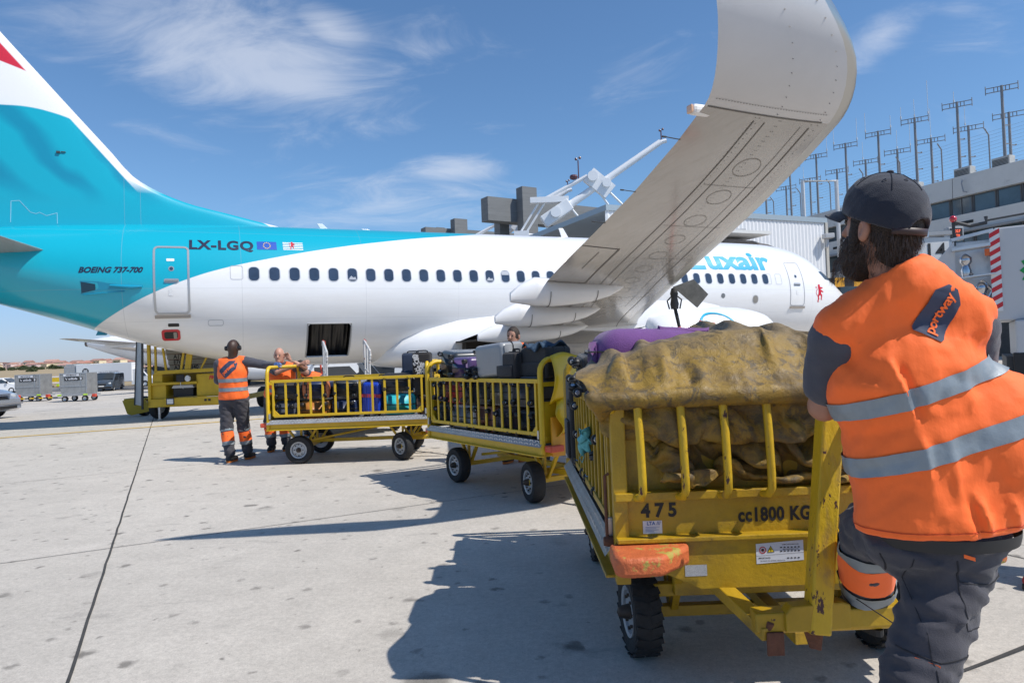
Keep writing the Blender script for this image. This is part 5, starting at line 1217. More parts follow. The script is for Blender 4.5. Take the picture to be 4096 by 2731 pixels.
def person(label,base,J,skin,h=.018,group=None,hair=None,hairfn=None,vest=True,sleeve='long',facev=(0,-1,0),headset=False,beard=None,logo=False,logo_view=(0,-1,0),bulk=1.0,boot=BOOT,hem=.86,bands=True,vkw=None,fingers=True,shin=True):
    bx=np.array(base,float); t=thing('person',label,'person',tuple(base),0,group)
    j={k:np.array(v,float) for k,v in J.items()}
    F_=nrm(facev); UP_=np.array([0,0,1.]); L_=np.cross(UP_,F_); L_=nrm(L_); U_=np.cross(F_,L_); B=np.array([L_,F_,U_])
    H=j['head']; b_=bulk
    sh=[j['shL'],j['shR']]; hp=[j['hipL'],j['hipR']]
    chest=(sh[0]+sh[1])/2+np.array([0,0,-.14]); pel=(hp[0]+hp[1])/2+np.array([0,0,.04]); mid=(chest+pel)/2
    ax=nrm(sh[1]-sh[0]); fw=nrm(np.cross(np.array([0,0,1.]),ax)); Bt=np.array([ax,fw,np.cross(ax,fw)])
    sw=np.linalg.norm(sh[1]-sh[0])/2
    tor=[('e',chest,(sw*.98,.118*b_,.19),Bt),('e',mid,(.155*b_,.112*b_,.20),Bt),('e',pel,(.165*b_,.118*b_,.15),Bt)]
    nb=(sh[0]+sh[1])/2+np.array([0,0,.03])
    neck=[('c',nb,H-U_*.04-F_*.015,.062,.055)]
    headp=[('e',H+U_*.015,(.076,.098,.108),B),('e',H+F_*.028-U_*.062,(.058,.064,.070),B),('e',H+F_*.085-U_*.012,(.012,.018,.020),B),('e',H+F_*.078-U_*.105+U_*.01,(.026,.022,.018),B)]
    nose=[('c',H+F_*.092+U_*.012,H+F_*.112-U_*.022,.008,.0125)]
    ears=[('e',H+s*L_*.083-F_*.006-U_*.012,(.016,.017,.034),B) for s in (-1,1)]
    arms=[]
    for s in ('L','R'):
        arms+=[('c',j['sh'+s],j['el'+s],.052*b_,.042*b_),('c',j['el'+s],j['wr'+s],.041*b_,.027)]
    legs=[]
    for s in ('L','R'): legs+=[('c',j['hip'+s],j['kn'+s],.085,.058),('c',j['kn'+s],j['an'+s],.056,.042)]
    def fbody(P):
        d=smin(uni(P,tor,.05),uni(P,neck,.03),.03); d=smin(d,uni(P,arms,.03),.03); d=smin(d,uni(P,legs,.03),.03); return d
    def fhead(P):
        d=uni(P,headp,.022); d=smin(d,uni(P,nose,.01),.012); e=uni(P,ears,.001); d=smin(d,e,.006)
        for s in (-1,1): d=smax(d,-ell(P,H+s*L_*.100-F_*.0-U_*.012,(.014,.009,.020),B),.004)
        d=smin(d,uni(P,neck,.03),.02)
        # eye sockets
        for s in (-1,1): d=smax(d,-ell(P,H+F_*.102+s*L_*.032+U_*.012,(.020,.014,.011),B),.012)
        d=smax(d,-ell(P,H+F_*.102-U_*.056,(.022,.004,.003),B),.004)
        return d
    m=MB(); allp=np.array(list(j.values())); lo=allp.min(0)-.2; hi=allp.max(0)+.2; lo[2]=max(lo[2],.03)
    hz=H[2]-.13
    addsdf(m,lambda P:np.maximum(fbody(P)+.004,P[:,2]-(hz+.03)),lo,hi,max(h,.016))
    addsdf(m,fhead,H-.17,H+.16,.0052 if h<.015 else .009)
    # hands: palm, four fingers and thumb
    for s in ('L','R'):
        wv=j['wr'+s]; hd=nrm(j['hd'+s]-wv) if ('hd'+s) in j else nrm(wv-j['el'+s]); pn=nrm(j['pn'+s]) if ('pn'+s) in J else nrm(np.cross(hd,[0,0,1.])+1e-6)
        pn=nrm(pn-hd*(pn@hd)); sd=np.cross(hd,pn)
        pr=[('c',wv,wv+hd*.03,.027,.026),('c',wv+hd*.04+sd*.022,wv+hd*.085+sd*.026,.017,.013),('c',wv+hd*.04,wv+hd*.09,.018,.013),('c',wv+hd*.04-sd*.022,wv+hd*.082-sd*.026,.017,.013)]
        fi=[]
        for q,(o,ln) in enumerate(((.030,.060),(.011,.072),(-.010,.068),(-.029,.052))):
            a=wv+hd*.085+sd*o; b=a+(hd*.8-pn*.45+sd*o*.9)*ln*.55; c2=b+(hd*.45-pn*.8)*ln*.5; fi+=[('c',a,b,.0095,.0085),('c',b,c2,.0085,.0068)]
        a=wv+hd*.025+sd*.028; b=a+(sd*.7+hd*.6-pn*.3)*.045; fi+=[('c',a,b,.0125,.010),('c',b,b+(hd*.8+sd*.2-pn*.3)*.032,.010,.0075)]
        f=lambda P,pr=pr,fi=fi: smin(uni(P,pr,.012),uni(P,fi,.002),.006)
        cpt=wv+hd*.08; mh=MB(); addsdf(m if s not in opts_glove.get(label,'') else mh,f,cpt-.13,cpt+.13,.0055 if h<.015 else .0075)
        if mh.v: mh.v=[tuple(np.array(v)-bx) for v in mh.v]; obj('glove',mh,mat('blue_glove',(.10,.20,.48),.45),t,smooth='full')
    m.v=[tuple(np.array(v)-bx) for v in m.v]
    body=obj('body',m,skin,t,smooth='full')
    # eyes and brows
    m=MB()
    for s in (-1,1): 
        c=H+F_*.087+s*L_*.031+U_*.012-bx; m.sphere(tuple(c),.011,8)
    obj('eye',m,mat('eye_dark',(.05,.035,.03),.2),t,smooth='full')
    if hair is not None or beard is not None:
        m=MB()
        if hair is not None:
            def fh(P):
                q=P-H; f_=q@F_; u_=q@U_; d=ell(P,H+U_*.022-F_*.008,(.083,.104,.112),B)+.003*wn(P,90,3)
                return np.maximum(d,np.maximum((f_-.060+.6*np.minimum(u_-.06,0)*-1*0)-np.maximum(u_-.055,0)*1.2,-(u_+.045+.0*f_)))
            addsdf(m,fh if hairfn is None else hairfn,H-.15,H+.15,.008)
        if beard is not None:
            def fb(P):
                q=P-H; f_=q@F_; u_=q@U_; d=smin(ell(P,H+F_*.030-U_*.066,(.064,.071,.078),B),ell(P,H+F_*.06-U_*.11,(.045,.045,.05),B),.03)+.003*wn(P,120,5)
                mouth=ell(P,H+F_*.10-U_*.056,(.020,.02,.006),B)
                return np.maximum(np.maximum(d,u_+.030-np.maximum(.012-f_,0)*.9),-mouth)
            addsdf(m,fb,H-.2,H+.15,.008)
        m.v=[tuple(np.array(v)-bx) for v in m.v]; obj('hair',m,hair or beard,t,smooth='full')
    # trousers
    tr=[('e',pel-np.array([0,0,.01]),(.178*b_,.132*b_,.15),Bt)]
    for s in ('L','R'):
        kn,an,hi_=j['kn'+s],j['an'+s],j['hip'+s]; lr=1 if h>.015 else .90; tr+=[('c',hi_,kn,.108*b_*lr,.088*lr),('c',kn,an+(kn-an)*.12,.086,.078)]
    wl=pel[2]+.10
    def ftr(P):
        d=uni(P,tr,.035)+.010*wn(P*np.array([1,1,1.6]),26,8)+.004*wn(P,60,9)-(.009*np.clip(1-2.2*np.abs(wn(P*np.array([.7,.6,1.5]),14,41)),0,1) if h<.015 else 0)
        return smax(d,np.maximum(P[:,2]-wl,-(P[:,2]-min(j['anL'][2],j['anR'][2])-.0)),.01)
    m=MB(); lo2=np.minimum.reduce([j['hipL'],j['hipR'],j['knL'],j['knR'],j['anL'],j['anR']])-.2; hi2=np.maximum.reduce([j['hipL'],j['hipR'],j['knL'],j['knR'],j['anL'],j['anR']])+.25
    addsdf(m,ftr,lo2,hi2,h); m.v=[tuple(np.array(v)-bx) for v in m.v]; trs=obj('trousers',m,TRS,t,smooth='full')
    if shin:
        for s in ('L','R'):
            kn,an=j['kn'+s],j['an'+s]; up=nrm(kn-an)
            for (f0,w_,mt,nm,off) in ((.68 if h>.015 else .56,.15,ORG,'orange_cuff',.005 if h>.015 else .012),(.45 if h>.015 else .30,.055,TAPE,'reflective_band',.009 if h>.015 else .015),(.96 if h>.015 else .80,.05,TAPE,'reflective_band',.008 if h>.015 else .014)):
                m=MB(); band_mesh(m,lambda P:cone(P,kn,an+(kn-an)*.12,.086,.078)+.010*wn(P*np.array([1,1,1.6]),26,8),an+(kn-an)*f0,up,w_,off,28,4,R0=.2); m.v=[tuple(np.array(v)-bx) for v in m.v]; obj(nm,m,mt,trs,smooth='full')
    # boots
    for s in ('L','R'):
        an=j['an'+s]; td=nrm(j['to'+s]-an) if ('to'+s) in j else F_; td=nrm([td[0],td[1],0]); g0=an[2]-.09
        m=MB(); c0=np.array([an[0],an[1],g0])
        f=lambda P: np.maximum(smin(cone(P,c0+[0,0,.12]-td*.01,c0+[0,0,.055]-td*.02,.052,.050),smin(cone(P,c0+[0,0,.055],c0+td*.14+[0,0,.042],.050,.040),cone(P,c0+[0,0,.05]-td*.04,c0+td*.05+[0,0,.05],.045,.047),.02),.03),-(P[:,2]-g0-.022))
        addsdf(m,f,c0-.2,c0+.25,.011); m.v=[tuple(np.array(v)-bx) for v in m.v]; bo=obj('boot',m,boot,t,smooth='full')
        m=MB(); cc=Vector(c0-bx); dd=Vector(td); rr=Vector((dd.y,-dd.x,0)); P=[]
        for i in range(20):
            a=2*math.pi*i/20; u=.045+.145*math.cos(a); v=.048*math.sin(a)*(1.0 if u>0 else .9); P.append(cc+dd*u+rr*v)
        m.loft([[p+Vector((0,0,.002)) for p in P],[p+Vector((0,0,.026)) for p in P]]); obj('sole',m,SOLE if boot is BOOT else BLK,bo)
    # shirt: sleeves and collar
    if sleeve:
        sl=[]
        for s in ('L','R'):
            e=j['el'+s]; 
            if sleeve=='long': sl+=[('c',j['sh'+s],e,.070*b_,.056*b_),('c',e,j['wr'+s],.054*b_,.036)]
            else: sl+=[('c',j['sh'+s],j['sh'+s]+(e-j['sh'+s])*(.82 if h>.015 else .66),.074*b_,.066*b_)]
        sl2=[('c',nb-[0,0,.02],nb+(H-nb)*.30,.078,.066)]
        def fs(P): return smin(uni(P,sl,.02),uni(P,sl2,.03),.02)+.004*wn(P,45,4)
        m=MB(); pts=np.array([j[k] for k in ('shL','shR','elL','elR','wrL','wrR')]); addsdf(m,fs,pts.min(0)-.12,pts.max(0)+.14,min(h,.014)); m.v=[tuple(np.array(v)-bx) for v in m.v]; obj('shirt',m,SHT if sleeve!='orange' else ORG,t,smooth='full')
    # vest
    if vest:
        vk=vkw or {}
        vp=[('e',chest,(sw*1.03+.025,.142*b_,.215),Bt),('e',mid,(.185*b_,.140*b_,.24),Bt),('e',pel+np.array([0,0,.02]),(.200*b_,.150*b_,.17),Bt),('c',nb+(sh[0]-nb)*.15,sh[0]+(nb-sh[0])*.12+np.array([0,0,.005]),.085,.074),('c',nb+(sh[1]-nb)*.15,sh[1]+(nb-sh[1])*.12+np.array([0,0,.005]),.085,.074)]
        vp+=vk.get('extra',[]); nu_=vk.get('neck_up',0)
        amp=vk.get('amp',.007); hz_=hem
        tilt=vk.get('tilt',0)
        def fv(P):
            d=uni(P,vp,.05)+amp*wn(P*np.array([1.2,1,.55]),vk.get('freq',20),12)+amp*.35*wn(P,55,13)
            if 'crease' in vk: d=d-vk['crease']*(np.clip(1-2.2*np.abs(wn(P*np.array([1.3,.6,.8]),11,31)),0,1)+.7*np.clip(1-2.5*np.abs(wn(P*np.array([1.2,.6,1.2]),19,37)),0,1))
            if 'folds' in vk: d=d+vk['folds'](P)
            d=smax(d,-(P[:,2]-hz_-tilt*(P[:,0]-pel[0])),.006); d=smax(d,-(np.linalg.norm((P-(nb+(H-nb)*vk.get('nf',.35)))*np.array([1,1,.8]),axis=1)-.082),.012)
            return smax(d,P[:,2]-(nb[2]+.085+nu_),.01)
        m=MB(); lo3=np.array([min(sh[0][0],sh[1][0],pel[0])-.28,min(chest[1],pel[1])-.3,hz_-.05]); hi3=np.array([max(sh[0][0],sh[1][0],pel[0])+.28,max(chest[1],pel[1])+.3,nb[2]+.14+vk.get('neck_up',0)])
        addsdf(m,fv,lo3,hi3,h*.9); m.v=[tuple(np.array(v)-bx) for v in m.v]; vo=obj('vest',m,ORG,t,smooth='full')
        if bands:
            spine=nrm((sh[0]+sh[1])/2-pel)
            for fr,w_ in vk.get('bands',((.50,.055),(.24,.055))):
                c=pel+((sh[0]+sh[1])/2-pel)*fr; upv=nrm(spine+np.array(vk.get('bt',(0,0,0)),float))
                m=MB(); band_mesh(m,fv,c,upv,w_,.005,120 if h<.015 else 60,6,R0=.5); m.v=[tuple(np.array(v)-bx) for v in m.v]; obj('reflective_band',m,TAPE,vo,smooth='full')
        if h<.015:
            m=MB(); c=np.array([pel[0],pel[1],hz_+.022]); band_mesh(m,fv,c,(-tilt,0,1),.0035,.0015,120,2); m.v=[tuple(np.array(v)-bx) for v in m.v]; obj('hem_stitch',m,mat('stitch_orange',(.55,.06,.01),.8),vo)
        if logo:
            cx,cz,sz,ang=logo; vd=nrm(logo_view)   # position across/up, size, angle; seen from vd
            right=nrm(np.cross(-vd,[0,0,1.])*1.0); upv=np.array([0,0,1.])
            bm=bmesh.new(); bm.faces.new([bm.verts.new((a,b,0)) for a,b in LOGO]); bmesh.ops.triangulate(bm,faces=bm.faces)
            for _ in range(4):
                es=[e for e in bm.edges if e.calc_length()*sz>.025]
                if not es: break
                bmesh.ops.subdivide_edges(bm,edges=es,cuts=1); bmesh.ops.triangulate(bm,faces=bm.faces)
            bm.verts.index_update(); lv=[(v.co.x,v.co.y) for v in bm.verts]; lf=[tuple(v.index for v in f.verts) for f in bm.faces]; bm.free()
            def proj(vs,off):
                ca,sa=math.cos(ang),math.sin(ang); o=np.array([chest+right*(cx+(x*ca-y*sa)*sz)+upv*(cz+(x*sa+y*ca)*sz)+vd*.35 for x,y in vs]); p,tt=march(fv,o,np.tile(-vd,(len(o),1))); return (p+vd*off-bx).tolist()
            m=MB(); m.add(proj(lv,.0035),lf); lo_=obj('logo_tag',m,NVY,vo,smooth='full')
            vs,fs=text_mesh('portway',.25,.006,.92,maxlen=.10 if h<.015 else None); vs=[(v.x*1.02-.04,v.y*1.1-.02) for v in vs]
            m=MB(); m.add(proj(vs,.006),fs); obj('logo_lettering',m,ORG,lo_)
    return t,j,B,H
opts_glove={}
L1='worker with his back turned, dark headset on, arm stretched out to the left cart hoop'
opts_glove[L1]='R'
t,_,_,_=person(L1,(-4.21,10.25,0),dict(head=(-4.20,10.27,1.70),shL=(-4.42,10.28,1.47),shR=(-4.03,10.30,1.49),elL=(-4.50,10.42,1.22),wrL=(-4.36,10.62,1.16),elR=(-3.75,10.33,1.43),wrR=(-3.53,10.12,1.43),hdR=(-3.45,10.05,1.42),hipL=(-4.32,10.30,.92),hipR=(-4.12,10.30,.92),knL=(-4.33,10.27,.50),knR=(-4.13,10.40,.50),anL=(-4.26,10.20,.095),anR=(-4.10,10.48,.095)),
  skinm('dark',(.055,.028,.018)),h=.016,facev=(.15,1,-.1),logo=(.0,.06,.27,.75),logo_view=(0,-1,0),bulk=1.12,hem=.93,group='workers by the carts')
m=MB(); Hh=Vector((.01,.02,1.70)); m.tube([Hh+Vector((.093*math.cos(a),.02,.005+.125*math.sin(a)*.9)) for a in [math.pi*i/12 for i in range(13)]],.012,6)
for s in (-1,1): m.lathe([(.001,-.025),(.034,-.022),(.038,.0),(.034,.022),(.001,.025)],12,'X',(Hh.x+s*.095,Hh.y,Hh.z+.0))
obj('headset',m,BLK,t,smooth=True)
L2='bald worker facing the camera with one hand raised behind the left cart hoop'
person(L2,(-4.0,11.25,0),dict(head=(-3.79,11.10,1.575),shL=(-3.60,11.22,1.36),shR=(-3.98,11.20,1.38),elL=(-3.36,11.05,1.36),wrL=(-3.58,10.98,1.50),hdL=(-3.63,10.95,1.60),pnL=(0,1,0),elR=(-3.80,11.0,1.30),wrR=(-3.38,10.92,1.42),hipL=(-3.86,11.35,.88),hipR=(-4.03,11.32,.88),knL=(-3.82,11.30,.48),knR=(-4.04,11.25,.48),anL=(-3.80,11.36,.095),anR=(-4.02,11.28,.095)),
  skinm('light',(.50,.26,.18)),h=.016,facev=(.05,-1,-.12),beard=None,sleeve='short',hem=.80,group='workers by the carts')
L3='dark haired worker looking left from behind the heaped bags of the middle cart'
person(L3,(.02,9.15,0),dict(head=(.02,9.12,1.685),shL=(.23,9.20,1.50),shR=(-.17,9.26,1.50),elL=(.28,9.10,1.15),wrL=(.20,8.9,1.0),elR=(-.24,9.15,1.15),wrR=(-.2,8.95,1.0),hipL=(.12,9.22,.90),hipR=(-.08,9.24,.90),knL=(.12,9.2,.5),knR=(-.09,9.2,.5),anL=(.12,9.3,.095),anR=(-.09,9.18,.095)),
  skinm('olive',(.42,.22,.15)),h=.018,facev=(-.5,-1,-.05),hair=mat('hair_brown',(.03,.018,.012),.6,var=.3,vscale=60,bump=.5,bscale=120),sleeve='short',hem=.80,group='workers by the carts')
L4='worker seen in a gap behind the bald man, orange vest and dark hair'
person(L4,(-4.05,13.4,0),dict(head=(-4.13,13.30,1.36),shL=(-4.15,13.4,1.17),shR=(-3.80,13.45,1.14),elL=(-4.22,13.3,.95),wrL=(-4.1,13.1,.85),elR=(-3.72,13.3,.95),wrR=(-3.8,13.1,.85),hipL=(-4.10,13.55,.72),hipR=(-3.92,13.55,.72),knL=(-4.1,13.3,.42),knR=(-3.92,13.3,.42),anL=(-4.1,13.45,.095),anR=(-3.92,13.4,.095)),
  skinm('olive',(.42,.22,.15)),h=.02,facev=(-.3,1,-.2),hair=mat('hair_brown',(.03,.018,.012),.6),logo=(.0,.04,.22,.6),hem=.68,group='workers by the carts')
# ---- the man in front ----
opts_glove['near']=''
def nfolds(P):
    x,y,z=P[:,0],P[:,1],P[:,2]; d=0
    def ridge(x0,z0,x1,z1,w_,a):
        ax_,az_=x1-x0,z1-z0; L2_=ax_*ax_+az_*az_; t=np.clip(((x-x0)*ax_+(z-z0)*az_)/L2_,0,1); q=(x-x0-t*ax_)**2+(z-z0-t*az_)**2; s=np.sin(math.pi*np.clip(t,.02,.98)); return a*np.exp(-q/(w_*w_))*s
    back=(y<2.0)
    for r_ in ((1.03,1.42,1.10,1.20,.013,.012),(1.05,1.41,1.12,1.20,.013,-.010),(1.10,1.22,1.13,.98,.012,.009),(.93,1.45,1.02,1.33,.022,-.010),(.90,1.33,1.08,1.30,.02,.008),(1.24,1.02,1.27,.90,.014,.012),(1.22,1.02,1.25,.90,.012,-.010),(1.32,1.04,1.37,.9,.014,.010),(1.33,1.55,1.42,1.38,.02,-.010),(.95,1.16,1.12,1.22,.014,-.006),(1.18,1.14,1.20,1.0,.011,.007),(.93,1.05,1.10,1.13,.016,-.007),(1.12,1.36,1.35,1.30,.02,-.004)): d=d-1.5*ridge(*r_)*back
    return d
VK=dict(amp=.006,freq=13,crease=.0048,folds=nfolds,bands=((.72,.052),(.43,.055)),bt=(-.20,0,0),tilt=.05,neck_up=.13,nf=.72,extra=[('c',(1.13,1.965,1.585),(.96,2.0,1.50),.080,.058),('c',(1.16,1.955,1.60),(1.32,1.97,1.51),.085,.062),('e',(1.37,1.97,1.12),(.16,.13,.24))])
NB=(1.15,1.95,0)
LN='bearded man in a navy cap, back turned, pushing the nearest cart'
H0=np.array([1.088,1.985,1.778]); FV=(-.46,.87,.20)
tn_,jn,BN,HN=person(LN,NB,dict(head=H0,shL=(.965,2.03,1.46),shR=(1.335,2.00,1.475),elL=(.962,2.13,1.25),wrL=(1.09,2.40,1.245),elR=(1.47,2.20,1.25),wrR=(1.30,2.46,1.20),hipL=(1.15,2.02,.86),hipR=(1.275,2.0,.86),knL=(1.20,2.36,.80),knR=(1.085,1.92,.48),anL=(1.31,2.62,.45),anR=(1.03,1.84,.095),toL=(1.32,3.0,.1),toR=(1.05,2.1,.05)),
  skinm('tan',(.36,.17,.11)),h=.0115,boot=mat('boot_dark',(.013,.013,.014),.6,var=.3,vscale=30,bump=.3,bscale=60),facev=FV,sleeve='short',bulk=1.08,hem=.90,logo=(.040,.195,.150,1.08),logo_view=(-.05,-1,.0),vkw=VK,beard=None)
Ln,Fn,Un=[Vector(v) for v in BN]; Hv=Vector(HN)-Vector(NB)
def hp_(l,f,u): return Hv+Ln*l+Fn*f+Un*u
def loc_(P): q=P-HN; return q@BN[0],q@BN[1],q@BN[2]
HAIRN=mat('hair_dark',(.03,.018,.012),.55,var=.4,vscale=80,bump=.8,bscale=160)
def fhair(P):
    l,f,u=loc_(P); d=ell(P,HN+np.array(BN[2])*.010-np.array(BN[1])*.010,(.084,.106,.108),BN)+.0025*wn(P,150,3)
    d=smin(d,ell(P,HN-np.array(BN[1])*.055-np.array(BN[2])*.075,(.050,.038,.044),BN),.03)
    for s_ in (-1,1): d=smin(d,ell(P,HN+s_*np.array(BN[0])*.068+np.array(BN[1])*.030-np.array(BN[2])*.030,(.016,.020,.050),BN),.01)
    side_=np.where(np.abs(l)>.055,np.maximum(f-.052,-(u+.020+np.clip(-f,0,.1)*1.15+np.clip(f-.005,0,.03)*3)),np.maximum(f-.0,-(u+.125)))
    ear=-(ell(P,HN+np.array(BN[0])*.085*np.sign(l)[:,None]-np.array(BN[1])*.006-np.array(BN[2])*.012,(.03,.0185,.037),BN))
    return np.maximum(np.maximum(d,side_),ear)
def fbeard(P):
    l,f,u=loc_(P); B1,B2=np.array(BN[1]),np.array(BN[2])
    d=smin(ell(P,HN+B1*.030-B2*.068,(.067,.074,.074),BN),ell(P,HN+B1*.055-B2*.118,(.045,.048,.046),BN),.03)+.0035*wn(P,130,5)+.002*wn(P,260,6)
    top=u+.028-np.clip(.035-f,0,.06)*.85*(f<.05)
    return np.maximum(np.maximum(d,top),-(f-.000)-.0*l)
m=MB(); addsdf(m,fhair,HN-.16,HN+.15,.0065); addsdf(m,fbeard,HN-.22,HN+.16,.0065); m.v=[tuple(np.array(v)-np.array(NB)) for v in m.v]
ho=obj('hair',m,HAIRN,tn_,smooth='full')
m=MB(); rs=random.Random(9)
def strand(p,d,l,w_):
    s=Vector((rs.uniform(-1,1),rs.uniform(-1,1),rs.uniform(-1,1))).cross(d).normalized()*w_; q=p+d*l*.5+Vector((0,0,-.1*l)); e=p+d*l+Vector((0,0,-.35*l)); m.add([p-s,p+s,q+s*.7,q-s*.7,e],[(0,1,2,3),(3,2,4)])
for i in range(2600):
    a=rs.uniform(-.95,.95)*math.pi/2*1.15; u=rs.uniform(-.125,-.012); l=.082*math.sin(a); f=-.010-.104*math.cos(a)*math.sqrt(max(.05,1-(u/.125)**2)); k=math.sqrt(max(.1,1-((u-.01)/.12)**2)); l*=k
    if u<-.085 and abs(l)>.055: continue
    p=hp_(l*1.0,f,u); dd=(Ln*math.sin(a)*.25+Fn*(-.25*math.cos(a))+Un*(-1)+Vector((rs.uniform(-.3,.3),rs.uniform(-.3,.3),rs.uniform(-.2,.2)))).normalized(); strand(p,dd,rs.uniform(.014,.030),.0006)
for i in range(2400):
    a=rs.uniform(-1,1)*2.0; u=-rs.uniform(.03,.165); r_=.075 if u>-.1 else .06; l=r_*math.sin(a); f=.03+ .075*math.cos(a)+ (.02 if u<-.1 else 0)
    if f<.0: continue
    p=hp_(l,f,u); dd=(Ln*math.sin(a)*.5+Fn*math.cos(a)*.4+Un*(-.9)+Vector((rs.uniform(-.5,.5),rs.uniform(-.5,.5),rs.uniform(-.3,.3)))).normalized(); strand(p,dd,rs.uniform(.008,.020),.0005)
obj('stray_hair',m,mat('hair_strand',(.085,.052,.034),.32),ho,recalc=False)
# cap
CAPM=mat('cap_navy',(.011,.013,.025),.85,var=.12,vscale=25,bump=.25,bscale=320,sheen=.25)
def capf(P):
    l,f,u=loc_(P); B1,B2=np.array(BN[1]),np.array(BN[2])
    d=ell(P,HN+B2*.024-B1*.006,(.098,.124,.128),BN); d=smin(d,ell(P,HN+B1*.045+B2*.090,(.060,.055,.050),BN),.04)
    d=d+.0022*wn(P,40,21)
    low=.012+.26*f
    d=smax(d,-(u-low),.004)
    arch=np.sqrt((l/.045)**2+((u-low+.006)/.052)**2)-1
    return np.where(f<-.05,np.maximum(d,-arch*.04),d)
m=MB(); addsdf(m,capf,HN-.18,HN+.2,.0055); m.v=[tuple(np.array(v)-np.array(NB)) for v in m.v]; cap=obj('cap',m,CAPM,tn_,smooth='full')
m=MB()
def brim(u_,v_):
    a=(u_-.5)*2.0; l=.080*math.sin(a*1.25)*(1+.05*v_); fr=.085*math.cos(a*1.05)+.012; ext=.078*(1-.55*(2*u_-1)**4)*math.cos((u_-.5)*1.6); f=fr+ext*v_; u=.030+ -.010*v_ -.026*(2*u_-1)**2 +.006*math.sin(v_*3)
    return hp_(l,f,u+.012)
m.grid(brim,26,10); obj('cap_brim',m,CAPM,cap,smooth='full',solid=.004)
m=MB()
def capsurf(l,f,off=.001):   # from above
    o=np.array([HN+np.array(BN[0])*l+np.array(BN[1])*f+np.array(BN[2])*.3]); p,_t=march(capf,o,np.array([-np.array(BN[2])])); return Vector(p[0])-Vector(NB)+Un*off
for a in (90,30,150,-35,-145,-90):
    pts=[]
    for k in range(14):
        r_=.004+.098*k/13; p=capsurf(r_*.78*math.cos(R(a)),r_*math.sin(R(a))-.004); pts.append(p)
    m.tube(pts,.0011,4)
obj('seam',m,mat('cap_seam',(.010,.012,.022),.9),cap)
m=MB(); p=capsurf(0,-.004); m.sphere(tuple(p),(.011,.011,.006),10); obj('button',m,CAPM,cap,smooth='full')
m=MB()
for l,f in ((.055,-.03),(.045,.045),(-.055,-.03),(.02,-.07),(-.02,-.07)):
    p=capsurf(l,f,.0015); n_=(p-Hv).normalized(); e=n_.orthogonal().normalized(); g=n_.cross(e); m.tube([p+e*.0045*math.cos(t)+g*.0045*math.sin(t) for t in [i*math.pi/5 for i in range(10)]],.0012,4,closed=True)
obj('eyelet',m,mat('eyelet_thread',(.03,.036,.06),.7),cap)
m=MB()
pts=[hp_(.092*math.sin(a),-.012-.113*math.cos(a),-.012) for a in [(-1+2*i/14)*.9 for i in range(15)]]
vs=[]; 
for p in pts: vs+=[p+Un*.011,p-Un*.009]
m.add(vs,[(2*i,2*i+1,2*i+3,2*i+2) for i in range(14)]); st_=obj('strap',m,mat('strap_leather',(.035,.014,.012),.5),cap,smooth='full',solid=.003)
m=MB(); p=hp_(-.052,-.10,-.012); m.box(p.x-.006,p.x+.006,p.y-.006,p.y+.006,p.z-.012,p.z+.012); obj('buckle',m,CHROME,st_)
# pocket welts, seams and belt on the trousers
def trs_pt(x,z):
    o=np.array([[x,1.5,z]]); return o
tro=[o for o in tn_.children if o.name.startswith('trousers')][0]
from mathutils.bvhtree import BVHTree
def bvh(o): me=o.data; return BVHTree.FromPolygons([v.co for v in me.vertices],[p.vertices for p in me.polygons])
bt_=bvh(tro)
def ont(x,z,off=.002):
    h_=bt_.ray_cast(Vector((x-NB[0],-1,z)),Vector((0,1,0))); return (h_[0]+Vector((0,-off,0))) if h_[0] else None
def tline(mb,pts,r_):
    q=[]
    for a,b in zip(pts,pts[1:]):
        for k in range(10):
            p=ont(a[0]+(b[0]-a[0])*k/10,a[1]+(b[1]-a[1])*k/10,.0005)
            if p: q.append(p)
    if len(q)>2: mb.tube(q,r_,4)
m=MB()
tline(m,[(1.19,.84),(1.20,.78),(1.30,.76),(1.38,.78)],.0022); tline(m,[(1.19,.84),(1.21,.65),(1.29,.64)],.0016); tline(m,[(1.03,.84),(1.09,.74)],.003); tline(m,[(1.09,.84),(1.10,.60),(1.11,.46)],.0016); tline(m,[(1.03,.60),(1.12,.575),(1.22,.585)],.0022); tline(m,[(1.21,.58),(1.215,.42)],.002)
obj('seam',m,mat('seam_dark',(.02,.02,.024),.9),tro)
m=MB()
for (x0,z0,x1,z1,w_) in ((1.065,.583,1.115,.570,.014),(1.20,.862,1.23,.852,.01)):
    a,b=ont(x0,z0,.004),ont(x1,z1,.004)
    if a and b: m.add([a,b,b-Vector((0,0,w_)),a-Vector((0,0,w_))],[(0,1,2,3)])
obj('orange_trim',m,ORG,tro)
m=MB(); band_mesh(m,lambda P:ell(P,np.array([1.235,2.01,.90]),(.205,.160,.16),None),(1.235,2.01,.880),(0,0,1),.035,.002,60,3,R0=.45); m.v=[tuple(np.array(v)-np.array(NB)) for v in m.v]; obj('belt',m,BLK,tro,smooth='full')
